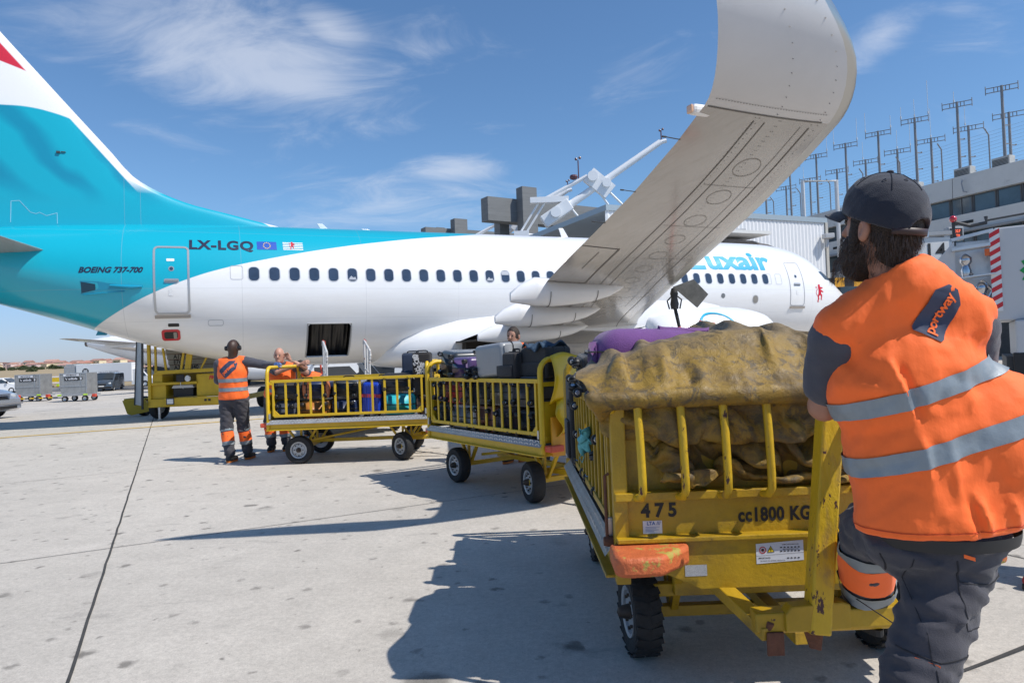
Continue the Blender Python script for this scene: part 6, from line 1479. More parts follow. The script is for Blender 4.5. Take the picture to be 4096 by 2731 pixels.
# vest piping at the arm hole
# someone standing outside the right edge, only a red shoe in view
RSH=mat('red_shoe',(.40,.02,.025),.6,var=.2,vscale=20)
person('person outside the right edge, only the tip of one red shoe in view',(3.2,3.95,0),dict(head=(3.42,4.05,1.68),shL=(3.25,4.0,1.45),shR=(3.62,4.05,1.45),elL=(3.22,4.1,1.18),wrL=(3.25,4.25,1.0),elR=(3.68,4.1,1.18),wrR=(3.6,4.25,1.0),hipL=(3.36,4.0,.9),hipR=(3.54,4.0,.9),knL=(3.22,3.96,.5),knR=(3.56,4.0,.5),anL=(3.03,3.93,.095),anR=(3.58,4.05,.095),toL=(2.75,3.88,.05),toR=(3.5,4.4,.05)),skinm('olive',(.42,.22,.15)),h=.022,facev=(-.3,1,0),hair=HAIRN,sleeve='long',boot=RSH,shin=False)
# ================= TERMINAL =================
CONC=mat('board_marked_concrete',(.18,.185,.185),.85,var=.12,vscale=1.5,bump=.3,bscale=6,stretch=(.3,.3,3))
PCON=mat('pale_concrete',(.50,.49,.46),.8,var=.08,vscale=.6)
def beams(off,label):
    t=thing('roof_beam_frame',label,'concrete frame',(off[0],off[1],0),0,'concrete beam frames of the pier')
    d=Vector((14.1+1.92,10,0)).normalized(); n=Vector((-d.y,d.x,0)); A=Vector((-1.92,60,0))
    m=MB(); 
    def seg(s0,s1,o0,o1,z0,z1): 
        vs=[A+d*s+n*o+Vector((0,0,z)) for z in (z0,z1) for s,o in ((s0,o0),(s1,o0),(s1,o1),(s0,o1))]; m.add(vs,[(0,3,2,1),(4,5,6,7),(0,1,5,4),(1,2,6,5),(2,3,7,6),(3,0,4,7)])
    seg(0,46,-.5,.7,13.25,15.35); obj('main_beam',m,CONC,t)
    m=MB(); seg(3.0,4.55,-1.5,-.5,0,16.3); obj('column',m,CONC,t)
    m=MB(); seg(2.0,3.0,.9,1.9,0,15.7); seg(29,30.6,-1.5,-.5,0,16.3); obj('column',m,CONC,t)
    m=MB(); seg(4.55,46,-1.3,-.6,10.2,11.5); obj('lower_beam',m,CONC,t); return t
beams((0,0),'near grey concrete beam crossing columns above the jet, white boom in front of it')
beams((-7.1,13),'farther grey concrete beam frame, low over the fuselage to the left')
WT=mat('boom_white',(.74,.75,.76),.4)
def boom(off,label,s_=1):
    t=thing('boom_gantry',label,'boom',off,0,'white boom gantries on the pier roof')
    m=MB(); m.tube([(4.3,55,12.8),(12.7,55.4,18.25)],[.32,.24],10); m.tube([(12.6,55.4,18.2),(13.2,55.4,18.35)],.18,8); obj('boom_arm',m,WT,t,smooth=True)
    m=MB(); m.bar((2.9,55,11.95),(5.1,55,13.35),.9,1.0); obj('counterweight',m,WT,t,bevel=.06)
    m=MB(); m.tube([(3.9,54.3,12.65),(3.9,55.6,12.65)],.42,14); m.tube([(7.0,54.5,15.5),(7.0,55.8,15.5)],.42,14); m.tube([(8.1,54.5,14.9),(8.1,55.8,14.9)],.36,14); m.bar((6.7,55,15.7),(8.4,55,14.2),.5,1.3); obj('pivot',m,WT,t,smooth=True)
    m=MB(); m.tube([(3.2,55,13.9),(6.6,55,15.6)],.16,8); m.bar((1.9,55,13.75),(5.0,55,13.75),.7,.45)
    for a,b in (((1.0,55,11.2),(2.6,55,13.6)),((1.5,55,11.2),(3.1,55,13.6)),((5.0,55,13.3),(6.8,55,10.9)),((8.0,55,14.6),(9.6,55,12.9)),((7.3,55,14.6),(8.2,55,13.2)),((.7,55,11.0),(7.0,55,10.8))): m.tube([a,b],.09 if a[0]!=.7 else .16,6)
    m.box(.5,1.7,54.6,55.4,10.8,11.3); m.box(6.3,7.4,54.6,55.4,10.6,11.1)
    for dz in range(7): m.bar((6.5,54.9,8.6+dz*.28),(7.6,54.9,8.6+dz*.28),.3,.10)
    obj('frame',m,WT,t,smooth=True)
    m=MB(); m.tube([(5.9,55,15.2),(5.9,55,16.9)],.05,5); m.lathe([(.01,15.9),(.28,16),(.34,16.15),(.28,16.3),(.01,16.35)],10,'Z',(5.5,55,-.6)); m.sphere((5.75,55,17.0),.12,8); m.sphere((6.05,55,17.1),.12,8); m.tube([(12.8,55.4,18.3),(12.8,55.4,19.2)],.05,5); m.sphere((12.7,55.4,19.2),.1,8); m.sphere((12.95,55.4,19.3),.1,8); obj('beacon',m,mat('beacon_dark',(.10,.04,.05),.4),t)
    return t
boom((0,0,0),'white steel boom slanting up to the wing, in front of the near concrete beam'); boom((-6.6,13,-.6),'farther white boom gantry half hidden behind the fuselage')
# corrugated shed
t=thing('corrugated_shed','white corrugated metal shed behind the nose of the jet','shed',(17,43,0))
SHW=mat('shed_white',(.72,.73,.74),.45,var=.03)
A=Vector((5.5,38.2)); Bp=Vector((20.95,45)); d=(Bp-A).normalized(); n=Vector((-d.y,d.x)); Ls=(Bp-A).length
m=MB(); N_=int(Ls/.15); vs=[]
for i in range(N_+1):
    s_=Ls*i/N_; o=-.05 if i%2 else .0
    for z in (0,9.3): p=A+d*s_+n*o; vs.append((p.x-17,p.y-43,z))
m.add(vs,[(2*i,2*i+2,2*i+3,2*i+1) for i in range(N_)])
q=Bp+n*14; m.add([(Bp.x-17,Bp.y-43,0),(q.x-17,q.y-43,0),(q.x-17,q.y-43,9.3),(Bp.x-17,Bp.y-43,9.3)],[(0,1,2,3)])
obj('wall',m,SHW,t,recalc=False)
m=MB(); 
P=[A-n*.12,Bp-n*.12+d*.12,q+d*.12,A+n*14]; m.prism([(p.x-17,p.y-43) for p in P],9.3,9.62); obj('roof_edge',m,mat('edge_blue_grey',(.30,.37,.42),.5),t)
m=MB(); e=Bp-n*.1; m.box(e.x-17-.06,e.x-17+.1,e.y-43-.06,e.y-43+.1,0,9.3); obj('corner_trim',m,mat('trim_cream',(.6,.56,.48),.5),t)
for s_ in (9.2,16.6):
    p=A+d*s_-n*.5; m=MB(); m.box(p.x-17-.3,p.x-17+.3,p.y-43-.25,p.y-43+.3,8.2,8.5); m.bar((p.x-17,p.y-43+.2,8.2),(p.x-17-.1,p.y-43+.1,7.6),.15,.3); obj('floodlight',m,mat('lamp_grey',(.45,.46,.47),.5),t,bevel=.03)
m=MB(); p=A+d*8.2-n*.3; m.box(p.x-17-.55,p.x-17+.75,p.y-43-.05,p.y-43+.05,6.9,8.3); so_=obj('stand_sign',m,mat('sign_panel_yellow',(.72,.50,.02),.4),t)
m=MB(); text_on(m,'↓',FM((p.x-17+.25,p.y-43-.06,7.4),(1,0,0)),.9,bold=.03); m.bar((p.x-17+.25,p.y-43-.065,7.2),(p.x-17+.25,p.y-43-.065,7.9),.1,.02); m.bar((p.x-17+.0,p.y-43-.065,7.65),(p.x-17+.5,p.y-43-.065,7.65),.1,.02); obj('mark',m,BLK,so_)
# terminal building
TB=Vector((26.8,63.)); td=Vector((7,-18)).normalized(); tnm=Vector((td.y,-td.x)); tnm=-tnm if tnm.x<0 else tnm   # away from the apron
def tb(s_,o,z): p=TB+td*s_+tnm*o; return Vector((p.x,p.y,z))
t=thing('terminal_building','long white terminal building with dark window bands at the right','building',(0,0,0))
def slab(nm,s0,s1,o0,o1,z0,z1,mt,par=None):
    m=MB(); vs=[tb(s,o,z) for z in (z0,z1) for s,o in ((s0,o0),(s1,o0),(s1,o1),(s0,o1))]; m.add(vs,[(0,3,2,1),(4,5,6,7),(0,1,5,4),(1,2,6,5),(2,3,7,6),(3,0,4,7)]); return obj(nm,m,mt,par or t)
TW=mat('terminal_white',(.60,.59,.56),.8,var=.06,vscale=.5,col2=(.42,.41,.39),c2s=.8,c2t=(.58,.75))
slab('parapet',-14,42,0,12,11.45,12.9,TW); slab('spandrel',-14,42,0,12,9.0,10.15,TW); slab('spandrel',-14,42,.1,12,6.5,7.5,TW); slab('spandrel',-14,42,.2,12,3.4,4.5,TW)
slab('core',-13.8,41.8,.9,11.8,0,12.5,mat('recess_dark',(.05,.055,.06),.6,var=.2))
slab('balcony_edge',-14,42,-.35,.1,8.85,9.0,mat('balcony_grey',(.3,.3,.3),.7))
TG=mat('terminal_glass',(.05,.075,.09),.08,spec=.9,var=.3,vscale=.7); FRM=mat('window_frame_grey',(.10,.105,.11),.5)
for row,(z0,z1,st) in enumerate(((10.15,11.45,1.65),(7.5,9.0,1.65),(4.5,6.5,2.0))):
    k=int(52/st)
    for i in range(k):
        if row==2 and i%2: continue
        s0=-12+i*st; m=MB(); vs=[tb(s,.45,z) for z in (z0,z1) for s in (s0+.06,s0+st-.06)]; m.add([vs[0],vs[1],vs[3],vs[2]],[(0,1,2,3)],0)
        for a,b in ((vs[0],vs[1]),(vs[2],vs[3]),(vs[0],vs[2]),(vs[1],vs[3])): m.bar(a,b,.10,.10,mi=1)
        if i%3==1: c=(vs[0]+vs[1])/2; e=(vs[2]+vs[3])/2; m.bar(c,e,.07,.07,mi=1)
        obj('window',m,[TG,FRM],t)
for s_ in range(6): slab('vent',4+s_*5.5,5.3+s_*5.5,-.03,.05,9.45,9.65,BLK)
m=MB(); m.tube([tb(10.6,-.12,12.9),tb(10.6,-.12,6.5)],.06,6); m.tube([tb(10.6,-.12,12.95),tb(10.6,.4,12.95)],.06,6); obj('downpipe',m,DGR,t)
m=MB(); m.tube([tb(15.8,-.15,12.6),tb(15.8,-.3,12.3),tb(15.9,-.3,11.7),tb(16.1,-.2,11.6)],.05,6); obj('bracket',m,GRYP,t)
# roof plant and air conditioners
for s_,w_,h_ in ((7.8,1.5,1.5),(11.3,1.2,.55),(15.3,1.2,.7),(18.0,1.2,.7),(-3,1.3,.8)):
    u=thing('air_conditioner',{7.8:'largest grey air conditioner on the terminal roof, beside the cap',11.3:'low air conditioner on the roof between the largest one and the right pair',15.3:'left air conditioner of the right pair on the terminal roof',18.0:'rightmost air conditioner on the terminal roof',-3:'farthest air conditioner on the terminal roof, behind the shed'}[s_],'air conditioner',tb(s_,.8,12.9),math.atan2(td.y,td.x),'air conditioners on the terminal roof')
    m=MB(); m.box(-w_/2,w_/2,-.3,.3,.08,h_); obj('casing',m,mat('ac_casing',(.42,.42,.40),.5,var=.1),u,bevel=.03)
    m=MB(); [m.box(-w_/2+.08,w_/2-.08,-.33,-.31,.14+k*.09,.18+k*.09) for k in range(int((h_-.2)/.09))]; obj('grille',m,DGR,u)
# antenna masts
MST=mat('galvanised',(.22,.22,.225),.55,metal=.2)
def mast(loc,H_,w_,label,group,whips):
    t=thing('antenna_mast',label,'antenna mast',loc,0,group)
    m=MB(); m.tube([(0,0,0),(0,0,H_)],[.11,.085],8); obj('pole',m,MST,t,smooth=True)
    m=MB(); d=Vector((.84,-.54,0))
    for z in (H_-.38,H_-.05): m.bar(d*-w_/2+Vector((0,0,z)),d*w_/2+Vector((0,0,z)),.05,.05)
    for k in (-.5,-.24,-.12,.12,.24,.5): m.bar(d*w_*k+Vector((0,0,H_-.5 if abs(k)==.5 else H_-.38)),d*w_*k+Vector((0,0,H_+.12 if abs(k)==.5 else H_-.05)),.04,.04)
    obj('crossarm',m,MST,t)
    m=MB()
    for k,z0,l in whips: p=d*w_*k+Vector((0,0,H_+z0)); w1=MB(); w1.tube([p,p+Vector((0,0,.18)),p+Vector((0,0,.2)),p+Vector((0,0,l))],[.05,.05,.018,.018],5); obj('whip_aerial',w1,mat('whip_pale',(.5,.52,.54),.5),t)
    m.box(-.03,.42,-.03,.03,H_*.52,H_*.52+.06); m.box(-.03,.40,-.03,.03,H_*.3,H_*.3+.06); m.sphere((.42,0,H_*.52+.05),.07,6); m.sphere((.42,0,H_*.3+.05),.07,6)
    obj('insulator',m,MST,t)
    return t
fr=[(34.61,47.05,[]),(33.45,50.03,[(-.1,0,.8)]),(32.21,53.23,[(.5,.1,2.6),(-.5,.1,.9),(0,.05,1.4)]),(31.0,56.33,[(-.5,.1,1.6),(.5,.1,1.0)]),(29.8,59.42,[(-.5,.1,1.5),(.5,.1,1.9)]),(28.6,62.5,[(-.5,.1,.7),(.5,.1,1.8)]),(27.41,65.57,[(.5,.1,.9)]),(26.2,68.7,[]),(25.0,71.8,[(.5,.1,1.5)])]
for i,(x,y,wh) in enumerate(fr): mast((x,y,12.9),5.85,1.85,'%s in the front row on the terminal roof'%['rightmost tall antenna mast','second tall antenna mast from the right','third tall antenna mast from the right','fourth tall antenna mast from the right','fifth tall antenna mast from the right','sixth tall antenna mast from the right','seventh tall antenna mast from the right','eighth tall antenna mast from the right','ninth, farthest tall antenna mast'][i],'front row of antenna masts',wh)
bk=[(37.92,50.95,[]),(36.8,53.83,[(-.1,.05,1.5)]),(35.65,56.79,[(0,.05,2.4)]),(34.5,59.75,[(.5,.1,2.2),(0,.05,1.6)]),(33.3,62.84,[(-.1,.05,1.6)]),(32.11,65.9,[]),(30.88,69.07,[(-.3,.05,1.2)]),(29.7,72.2,[])]
for i,(x,y,wh) in enumerate(bk): mast((x,y,12.9),5.25,2.0,'%s shorter antenna mast in the back row on the terminal roof'%['rightmost','second from right,','third from right,','fourth from right,','fifth from right,','sixth from right,','seventh from right,','farthest'][i],'back row of antenna masts',wh)
t=thing('wire_fence','wire fence of thin strands on cranked posts along the terminal roof','fence',tb(0,2.5,12.9))
O_=tb(0,2.5,12.9)
for i in range(12):
    s_=-20+i*3.6; m=MB(); p=tb(s_,2.5,12.9)-O_; m.tube([p,p+Vector((0,0,3.0)),p+Vector((-.35,-.1,3.45))],.05,6); obj('post',m,MST,t)
m=MB()
for k in range(13): m.tube([tb(-20,2.5,13.1+k*.25)-O_,tb(22,2.5,13.1+k*.25)-O_],.009,3)
obj('wire',m,mat('wire',(.35,.38,.40),.5),t)
# pipe frame behind the cap
t=thing('pipe_frame','white pipe frame rising above the shed roof left of the cap','pipe frame',(19.4,44.5,9))
m=MB(); m.tube([(.0,0,-2),(0,0,3.0),(2.4,.4,3.05),(2.4,.4,-2)],.13,8); obj('pipe',m,mat('pipe_pale',(.55,.56,.57),.4),t,smooth=True)
# dark low pier behind the jet
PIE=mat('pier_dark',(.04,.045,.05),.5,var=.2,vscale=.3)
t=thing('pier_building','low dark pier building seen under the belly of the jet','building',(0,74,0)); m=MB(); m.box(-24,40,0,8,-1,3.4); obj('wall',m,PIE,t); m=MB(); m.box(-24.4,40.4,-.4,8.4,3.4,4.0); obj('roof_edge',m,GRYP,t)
m=MB()
for k in range(20): m.box(-23+k*3,-21.2+k*3,-.08,.02,.6,2.6)
obj('glazing',m,TG,t)
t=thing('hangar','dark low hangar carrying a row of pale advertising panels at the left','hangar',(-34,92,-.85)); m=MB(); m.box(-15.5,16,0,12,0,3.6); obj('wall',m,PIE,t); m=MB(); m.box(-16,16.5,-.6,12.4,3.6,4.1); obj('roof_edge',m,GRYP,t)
m=MB()
for k in range(9): m.box(-13.8+k*2.1,-12.1+k*2.1,-.5,-.42,4.2,7.6)
obj('advertising_panel',m,mat('panel_pale',(.62,.63,.64),.6),t)
m=MB()
for k in range(14): m.tube([(-16+k*1.6,-.9,5.6),(-15.2+k*1.6,-.9,7.6),(-14.4+k*1.6,-.9,5.6)],.06,5)
for z in (5.6,7.6): m.tube([(-16,-.9,z),(7,-.9,z)],.08,5)
m.tube([(-16,-.9,5.6),(-16,-.9,7.6)],.08,5)
for k in range(6): m.tube([(-13+k*3.8,-.9,4.0),(-13+k*3.8,-.9,5.6)],.1,5)
obj('truss',m,WT,t)
# jet bridge hood on the far side of the nose
t=thing('jet_bridge','jet bridge with a grey ribbed hood reaching over the nose of the airliner','jet bridge',PO,AL)
m=MB(); RIB=mat('hood_grey',(.16,.15,.15),.7,var=.2,vscale=3)
for k in range(9):
    y=3.0+k*.22; pts=[]
    for i in range(15):
        u=i/14; x=17.6+6.3*u; z=6.12-.025*k-.75*max(0,(u-.45)/.55)**2-.05*abs(math.sin(i*1.6)); pts.append((x,y,z))
    pts=[(17.6,y,3.0)]+pts+[(24.0,y+.0,3.2)]; m.tube(pts,.06,5)
    if k<8: m.add([Vector(p) for p in pts]+[Vector(p)+Vector((0,.22,-.05)) for p in pts],[(i,i+1,len(pts)+i+1,len(pts)+i) for i in range(len(pts)-1)])
obj('ribbed_hood',m,RIB,t)
m=MB(); m.box(17.2,21.6,2.2,5,6.28,6.42); m.box(16.8,21.0,3.4,16,2.8,6.25); obj('cab',m,mat('bridge_white',(.6,.6,.58),.6,var=.05),t)
m=MB(); m.box(18.4,19.4,8,9,0,2.8); obj('column',m,GRYP,t)
# ================= SECOND AIRLINER BEHIND =================
t=thing('airliner','plain white jet far behind, only its tail cone and tailplane showing at the left','airliner',(-47.3,76,-.85),R(2))
m=MB(); rr=[]
for x,zt,zb,w_ in ((0,5.55,5.0,.25),(.3,5.7,4.85,.42),(2,5.95,4.2,.85),(4.5,6.05,3.35,1.3),(7,6.08,2.6,1.65),(9.5,6.1,2.1,1.88),(12,6.1,1.95,1.97),(33,6.1,1.95,1.97),(35.5,5.6,2.2,1.6),(37.3,4.4,3.1,.5)):
    rr.append([Vector((x,w_*math.cos(a),(zt+zb)/2+(zt-zb)/2*math.sin(a))) for a in [2*math.pi*i/24 for i in range(24)]])
m.loft(rr); obj('fuselage',m,PWH,t,smooth='full')
m=MB(); m.loft([[Vector((-.12,.3*math.cos(a),5.25+.3*math.sin(a))) for a in [i*.5236 for i in range(12)]],[Vector((.1,.36*math.cos(a),5.27+.36*math.sin(a))) for a in [i*.5236 for i in range(12)]]]); obj('exhaust_cone',m,mat('exhaust_brown',(.12,.10,.09),.4,metal=.5),t)
for sg in (-1,1):
    m=MB(); rr=[]
    for y,z,xl,xt in ((.6,5.0,7.0,2.6),(6.1,5.6,2.3,.75),(6.25,5.62,1.8,.8)): rr.append(wingsec(sg*y,z,xl,xt,.10,(0,1)))
    m.loft(rr); obj('stabiliser',m,WGR,t,smooth=True)
    m=MB(); rr=[]
    for y,z,xl,xt in ((1.5,2.4,23.5,16.5),(6,2.9,20,14.5),(16.5,4.2,13,11.4)): rr.append(wingsec(sg*y,z,xl,xt,.12,(0,1)))
    m.loft(rr); obj('wing',m,WGR,t,smooth=True)
    m=MB(); m.lathe([(.1,17.5),(.6,18),(1.0,19),(1.12,20.5),(1.05,22),(.85,22.6)],20,'X',(0,sg*5.7,1.75)); obj('engine',m,PWH,t,smooth=True)
m=MB(); rr=[]
for z,xl,xt,tk in ((5.6,9.5,2.6,.25),(7,6.6,2.2,.22),(11.2,3.2,.7,.1)): rr.append(finring(z,xl,xt,tk))
m.loft(rr); obj('fin',m,PWH,t,smooth='full')
m=MB(); [m.lathe([(.1,-.18),(.5,-.15),(.55,0),(.5,.18),(.1,.2)],16,'Y',(x,y,.55)) for x in (18.6,) for y in (-3.8,3.8)]; m.tube([(18.6,-3.8,.5),(18.6,-3.8,2.4)],.12,6); m.tube([(18.6,3.8,.5),(18.6,3.8,2.4)],.12,6); obj('landing_gear',m,RUB,t)
# ================= GROUND VEHICLES =================
VGL=mat('vehicle_glass',(.03,.04,.05),.06,spec=.9)
HLAMP=mat('headlamp',(.55,.58,.6),.1,coat=1,metal=.2)
def vwheels(t,xs,w_,r_,y0=0):
    for x in xs:
        for y,sg in ((-w_/2+.1,-1),(w_/2-.1,1)):
            wo=obj('wheel',MB().lathe([(.001,-.02),(r_*.55,-.05),(r_*.6,-.08),(r_*.62,.08),(.001,.08)],16,'Y'),STL,t,loc=(x,y,r_),rot=(0,0,0 if sg<0 else math.pi),smooth=True)
            m=MB(); m.lathe([(r_*.6,-.09),(r_*.92,-.10),(r_,-.05),(r_,.05),(r_*.92,.10),(r_*.6,.09),(r_*.6,-.09)],20,'Y',caps=False); obj('tyre',m,RUB,wo,smooth=True)
def carbody(side_,w_,crown=.12,n=1):
    """loft a side profile [(x,z)...] across the width with tumblehome"""
    m=MB(); rings=[]
    for y in (-1,-.94,-.6,0,.6,.94,1):
        k=1-abs(y)**6*.05; rings.append([Vector((x*(1-.015*abs(y)**4),y*w_/2*(1-(max(0,z-1.0)*crown if abs(y)>.9 else max(0,z-1.0)*crown*abs(y))),z*(k if z>.6 else 1))) for x,z in side_])
    m.loft(rings); return m
# silver car (nose to the right)
t=thing('car','silver car cut off by the left edge, front wheel and bonnet showing','car',(-20.85,22.2,0),R(-3))
SLV=mat('silver_paint',(.42,.44,.47),.28,metal=.55,coat=.6)
sp=[(0,.35),(-.02,.8),(.2,1.0),(.7,1.42),(1.6,1.5),(2.5,1.44),(3.2,1.02),(3.9,.93),(4.25,.80),(4.38,.62),(4.40,.30),(4.2,.22),(.2,.22)]
obj('body',carbody(sp,1.75),SLV,t,smooth=True,ang=30)
m=MB()
for sg in (-1,1):
    m.add([(.75,sg*.80,1.34),(1.6,sg*.79,1.42),(2.35,sg*.80,1.36),(2.95,sg*.86,1.03),(.55,sg*.86,1.03)],[(0,1,2,3,4)])
m.add([(2.54,-.66,1.40),(2.54,.66,1.40),(3.14,.74,1.05),(3.14,-.74,1.05)],[(0,1,2,3)]); obj('window',m,VGL,t,solid=.01)
for sg in (-1,1):
    m=MB(); m.sphere((4.18,sg*.62,.70),(.16,.2,.10),10); obj('headlight',m,HLAMP,t,smooth=True)
m=MB(); [m.box(4.33,4.40,-.32,.32,.62+k*.045,.645+k*.045) for k in range(4)]; m.box(4.36,4.42,-.6,.6,.30,.40); obj('grille',m,BLK,t)
m=MB(); m.box(4.0,4.41,-.86,.86,.44,.50); obj('bumper_strip',m,mat('strip_grey',(.2,.2,.21),.6),t)
for x in (.85,3.45):
    for sg in (-1,1): m=MB(); m.lathe([(.01,-.02),(.37,-.02),(.37,.03),(.01,.03)],20,'Y',(x,sg*.872,.36)); obj('wheel_arch',m,BLK,t)
vwheels(t,(.85,3.45),1.78,.32)
def van(label,loc,rz,body,kind='van',long=5.1,Hh=1.97,group=None,front=None):
    t=thing('van',label,'van',loc,rz,group)
    sp=[(0,.35),(0,Hh-.1),(.15,Hh),(long-1.75,Hh),(long-1.0,1.22),(long-.25,1.0),(long-.02,.75),(long,.35),(long-.2,.25),(.2,.25)]
    obj('body',carbody(sp,1.95,.05),body,t,smooth=True,ang=30)
    m=MB(); L_=long; m.add([(L_-1.70,-.80,Hh-.08),(L_-1.70,.80,Hh-.08),(L_-1.02,.88,1.26),(L_-1.02,-.88,1.26)],[(0,1,2,3)])
    for sg in (-1,1): m.add([(L_-2.55,sg*.94,Hh-.2),(L_-1.85,sg*.94,Hh-.2),(L_-1.2,sg*.985,1.2),(L_-2.55,sg*.985,1.15)],[(0,1,2,3)])
    m.v=[(x+.015,y,z+.015) for x,y,z in m.v]; obj('window',m,VGL,t,solid=.02)
    for sg in (-1,1): m=MB(); m.sphere((L_-.14,sg*.74,.82),(.12,.17,.10),8); obj('headlight',m,HLAMP,t,smooth=True)
    m=MB(); m.box(L_-.08,L_+.02,-.45,.45,.62,.80); m.box(L_-.1,L_+.04,-.93,.93,.25,.5); obj('grille',m,BLK,t,bevel=.02)
    m=MB()
    for sg in (-1,1): m.box(L_-1.35,L_-1.2,sg*1.0-.02,sg*1.18+.02,1.15,1.42)
    obj('mirror',m,BLK,t,bevel=.02)
    m=MB(); m.box(L_+.03,L_+.045,-.26,.26,.5,.6); obj('number_plate',m,mat('plate_white',(.7,.7,.7),.5),t)
    vwheels(t,(.95,L_-.85),2.0,.33); return t
NVV=mat('van_slate',(.07,.095,.13),.25,metal=.4,coat=.8); WV=mat('van_white',(.75,.76,.77),.3,coat=.5)
van('slate blue van facing the camera, parked before the white box truck',(-45.2,77.5,gz(-42,73)),R(-74),NVV)
van('small white van low at the left edge behind the cropped container',(-63,80,gz(-60,80)),R(10),WV,Hh=1.8)
# box truck
t=thing('box_truck','long white box truck with a round black emblem behind the slate van','truck',(-54.3,86,-.85),R(-1))
m=MB(); m.box(0,7.0,-1.1,1.1,.75,3.1); obj('box',m,mat('truck_box',(.74,.75,.76),.45),t,bevel=.04)
sp=[(7.0,.35),(7.0,2.35),(7.6,2.4),(8.3,2.2),(9.1,1.35),(9.75,1.05),(9.85,.4),(9.6,.3)]; obj('cab',carbody(sp,2.0,.05),WV,t,smooth=True,ang=30)
m=MB(); 
for sg in (-1,1): m.add([(7.5,sg*.96,2.15),(8.2,sg*.96,2.05),(8.75,sg*1.0,1.4),(7.5,sg*1.0,1.35)],[(0,1,2,3)])
m.add([(8.4,-.85,2.12),(8.4,.85,2.12),(9.1,.9,1.42),(9.1,-.9,1.42)],[(0,1,2,3)]); obj('window',m,VGL,t,solid=.03)
m=MB(); disc_=[(math.cos(a),math.sin(a)) for a in [i*.393 for i in range(16)]]; m.add([(1.2+.42*a,-1.105,2.2+.36*b) for a,b in disc_],[tuple(range(16))],0); text_on(m,'ISS',FM((1.2,-1.115,2.2),(1,0,0)),.42,bold=.02,mi=1); text_on(m,'FACILITY SERVICES',FM((4.1,-1.112,2.0),(1,0,0)),.30,mi=2); obj('emblem',m,[BLK,STK,GRYP],t)
m=MB(); m.box(7.7,8.7,-.7,.7,2.45,2.62); obj('light_bar',m,mat('lightbar',(.7,.45,.4),.4),t,bevel=.04)
m=MB(); m.box(-1.6,-.05,-1.0,1.0,.8,2.9); m.box(-1.4,-.3,-.9,.9,2.9,3.15); obj('refrigerated_pod',m,mat('pod_grey',(.35,.36,.37),.6,var=.1),t,bevel=.05)
vwheels(t,(1.6,8.6),2.1,.40)
# unit load containers on dollies
ULM=mat('container_aluminium',(.36,.36,.35),.4,metal=.6,var=.18,vscale=2.5)
def uld(label,loc,rz,num):
    t=thing('cargo_container',label,'container',(loc[0],loc[1],loc[2]+.55),rz,'aluminium cargo containers on dollies')
    m=MB(); m.prism([(0,.02),(0,.0),(1.95,.0),(1.95,1.6),(-.0,1.6),(0,.5)][:0] or [(.12,0),(1.95,0),(1.95,1.6),(0,1.6),(0,.45)],0,1.5,axis='Y'); obj('shell',m,ULM,t,bevel=.015)
    m=MB(); 
    for x in (.02,1.93): m.bar((x,-.02,.45 if x<1 else 0),(x,-.02,1.6),.06,.03)
    for z in (.03,.62,1.57): m.bar((.02,-.02,z),(1.95,-.02,z),.03,.06)
    m.bar((1.55,-.02,.6),(1.55,-.02,1.6),.05,.03); obj('frame',m,STL,t)
    m=MB(); m.add([(.35,-.03,1.03),(1.4,-.03,1.03),(1.4,-.03,1.30),(.35,-.03,1.30)],[(0,1,2,3)],0); m.add([(.28,-.03,1.36),(1.42,-.03,1.36),(1.42,-.03,1.52),(.28,-.03,1.52)],[(0,1,2,3)],1)
    m.add([(1.45,-.03,1.05),(1.65,-.03,1.05),(1.65,-.03,1.28),(1.45,-.03,1.28)],[(0,1,2,3)],0); m.add([(1.55+.07*math.cos(a),-.036,1.165+.08*math.sin(a)) for a in [i*.785 for i in range(8)]],[tuple(range(8))],1)
    text_on(m,'unilode',FM((.97,-.04,1.165),(1,0,0)),.22,bold=.008,mi=1); m.add([(.42,-.04,1.24),(.47,-.04,1.24),(.52,-.04,1.15),(.60,-.04,1.26),(.53,-.04,1.09),(.49,-.04,1.09)],[(0,1,2,5),(2,3,4,5)],1); text_on(m,num,FM((.85,-.04,1.44),(1,0,0)),.13,bold=.003,mi=0); obj('marking',m,[BLK,STK],t)
    d=thing('container_dolly','low dolly carrying the '+label.split(',')[0],'dolly',loc,rz,'container dollies')
    m=MB(); m.box(-.15,2.15,-.05,1.55,.42,.54); m.bar((-.15,.75,.3),(-.9,.75,.28),.1,.06); obj('platform',m,GRYP,d,bevel=.01)
    m=MB(); m.box(-.17,.12,-.07,0,.46,.56); m.box(1.7,2.0,-.07,0,.46,.56); obj('marker',m,mat('marker_lime',(.5,.75,.03),.5),d)
    m=MB(); m.box(2.15,2.35,.3,.6,.30,.52); obj('hitch',m,REDP,d)
    vwheels(d,(.3,1.75),1.5,.22); 
    for c in d.children:
        if c.name.startswith('wheel'): c.location.y+=.75
uld('silver unilode container standing alone in the middle'.replace('unilode ','lettered '),(-34.0,51.2,gz(-32,51)),R(4),'AKE 88646 R7')
uld('silver lettered container cropped by the left edge, behind the car'.replace('lettered ','marked '),(-39.4,54.0,gz(-38,53)),R(2),'AKE 61318 R7')
def dolly(label,loc,rz,c):
    t=thing('flat_dolly',label,'dolly',loc,rz,'empty flat dollies on the far apron'); m=MB(); m.box(0,3,0,1.5,.42,.52); m.bar((3,.75,.4),(4.4,.75,.35),.08,.06); obj('deck',m,c,t,bevel=.01); m=MB(); m.box(0,.3,0,1.5,.52,.75); obj('stop',m,mat('marker_lime',(.5,.75,.03),.5),t); vwheels(t,(.5,2.4),1.5,.2)
    for c_ in t.children:
        if c_.name.startswith('wheel'): c_.location.y+=.75
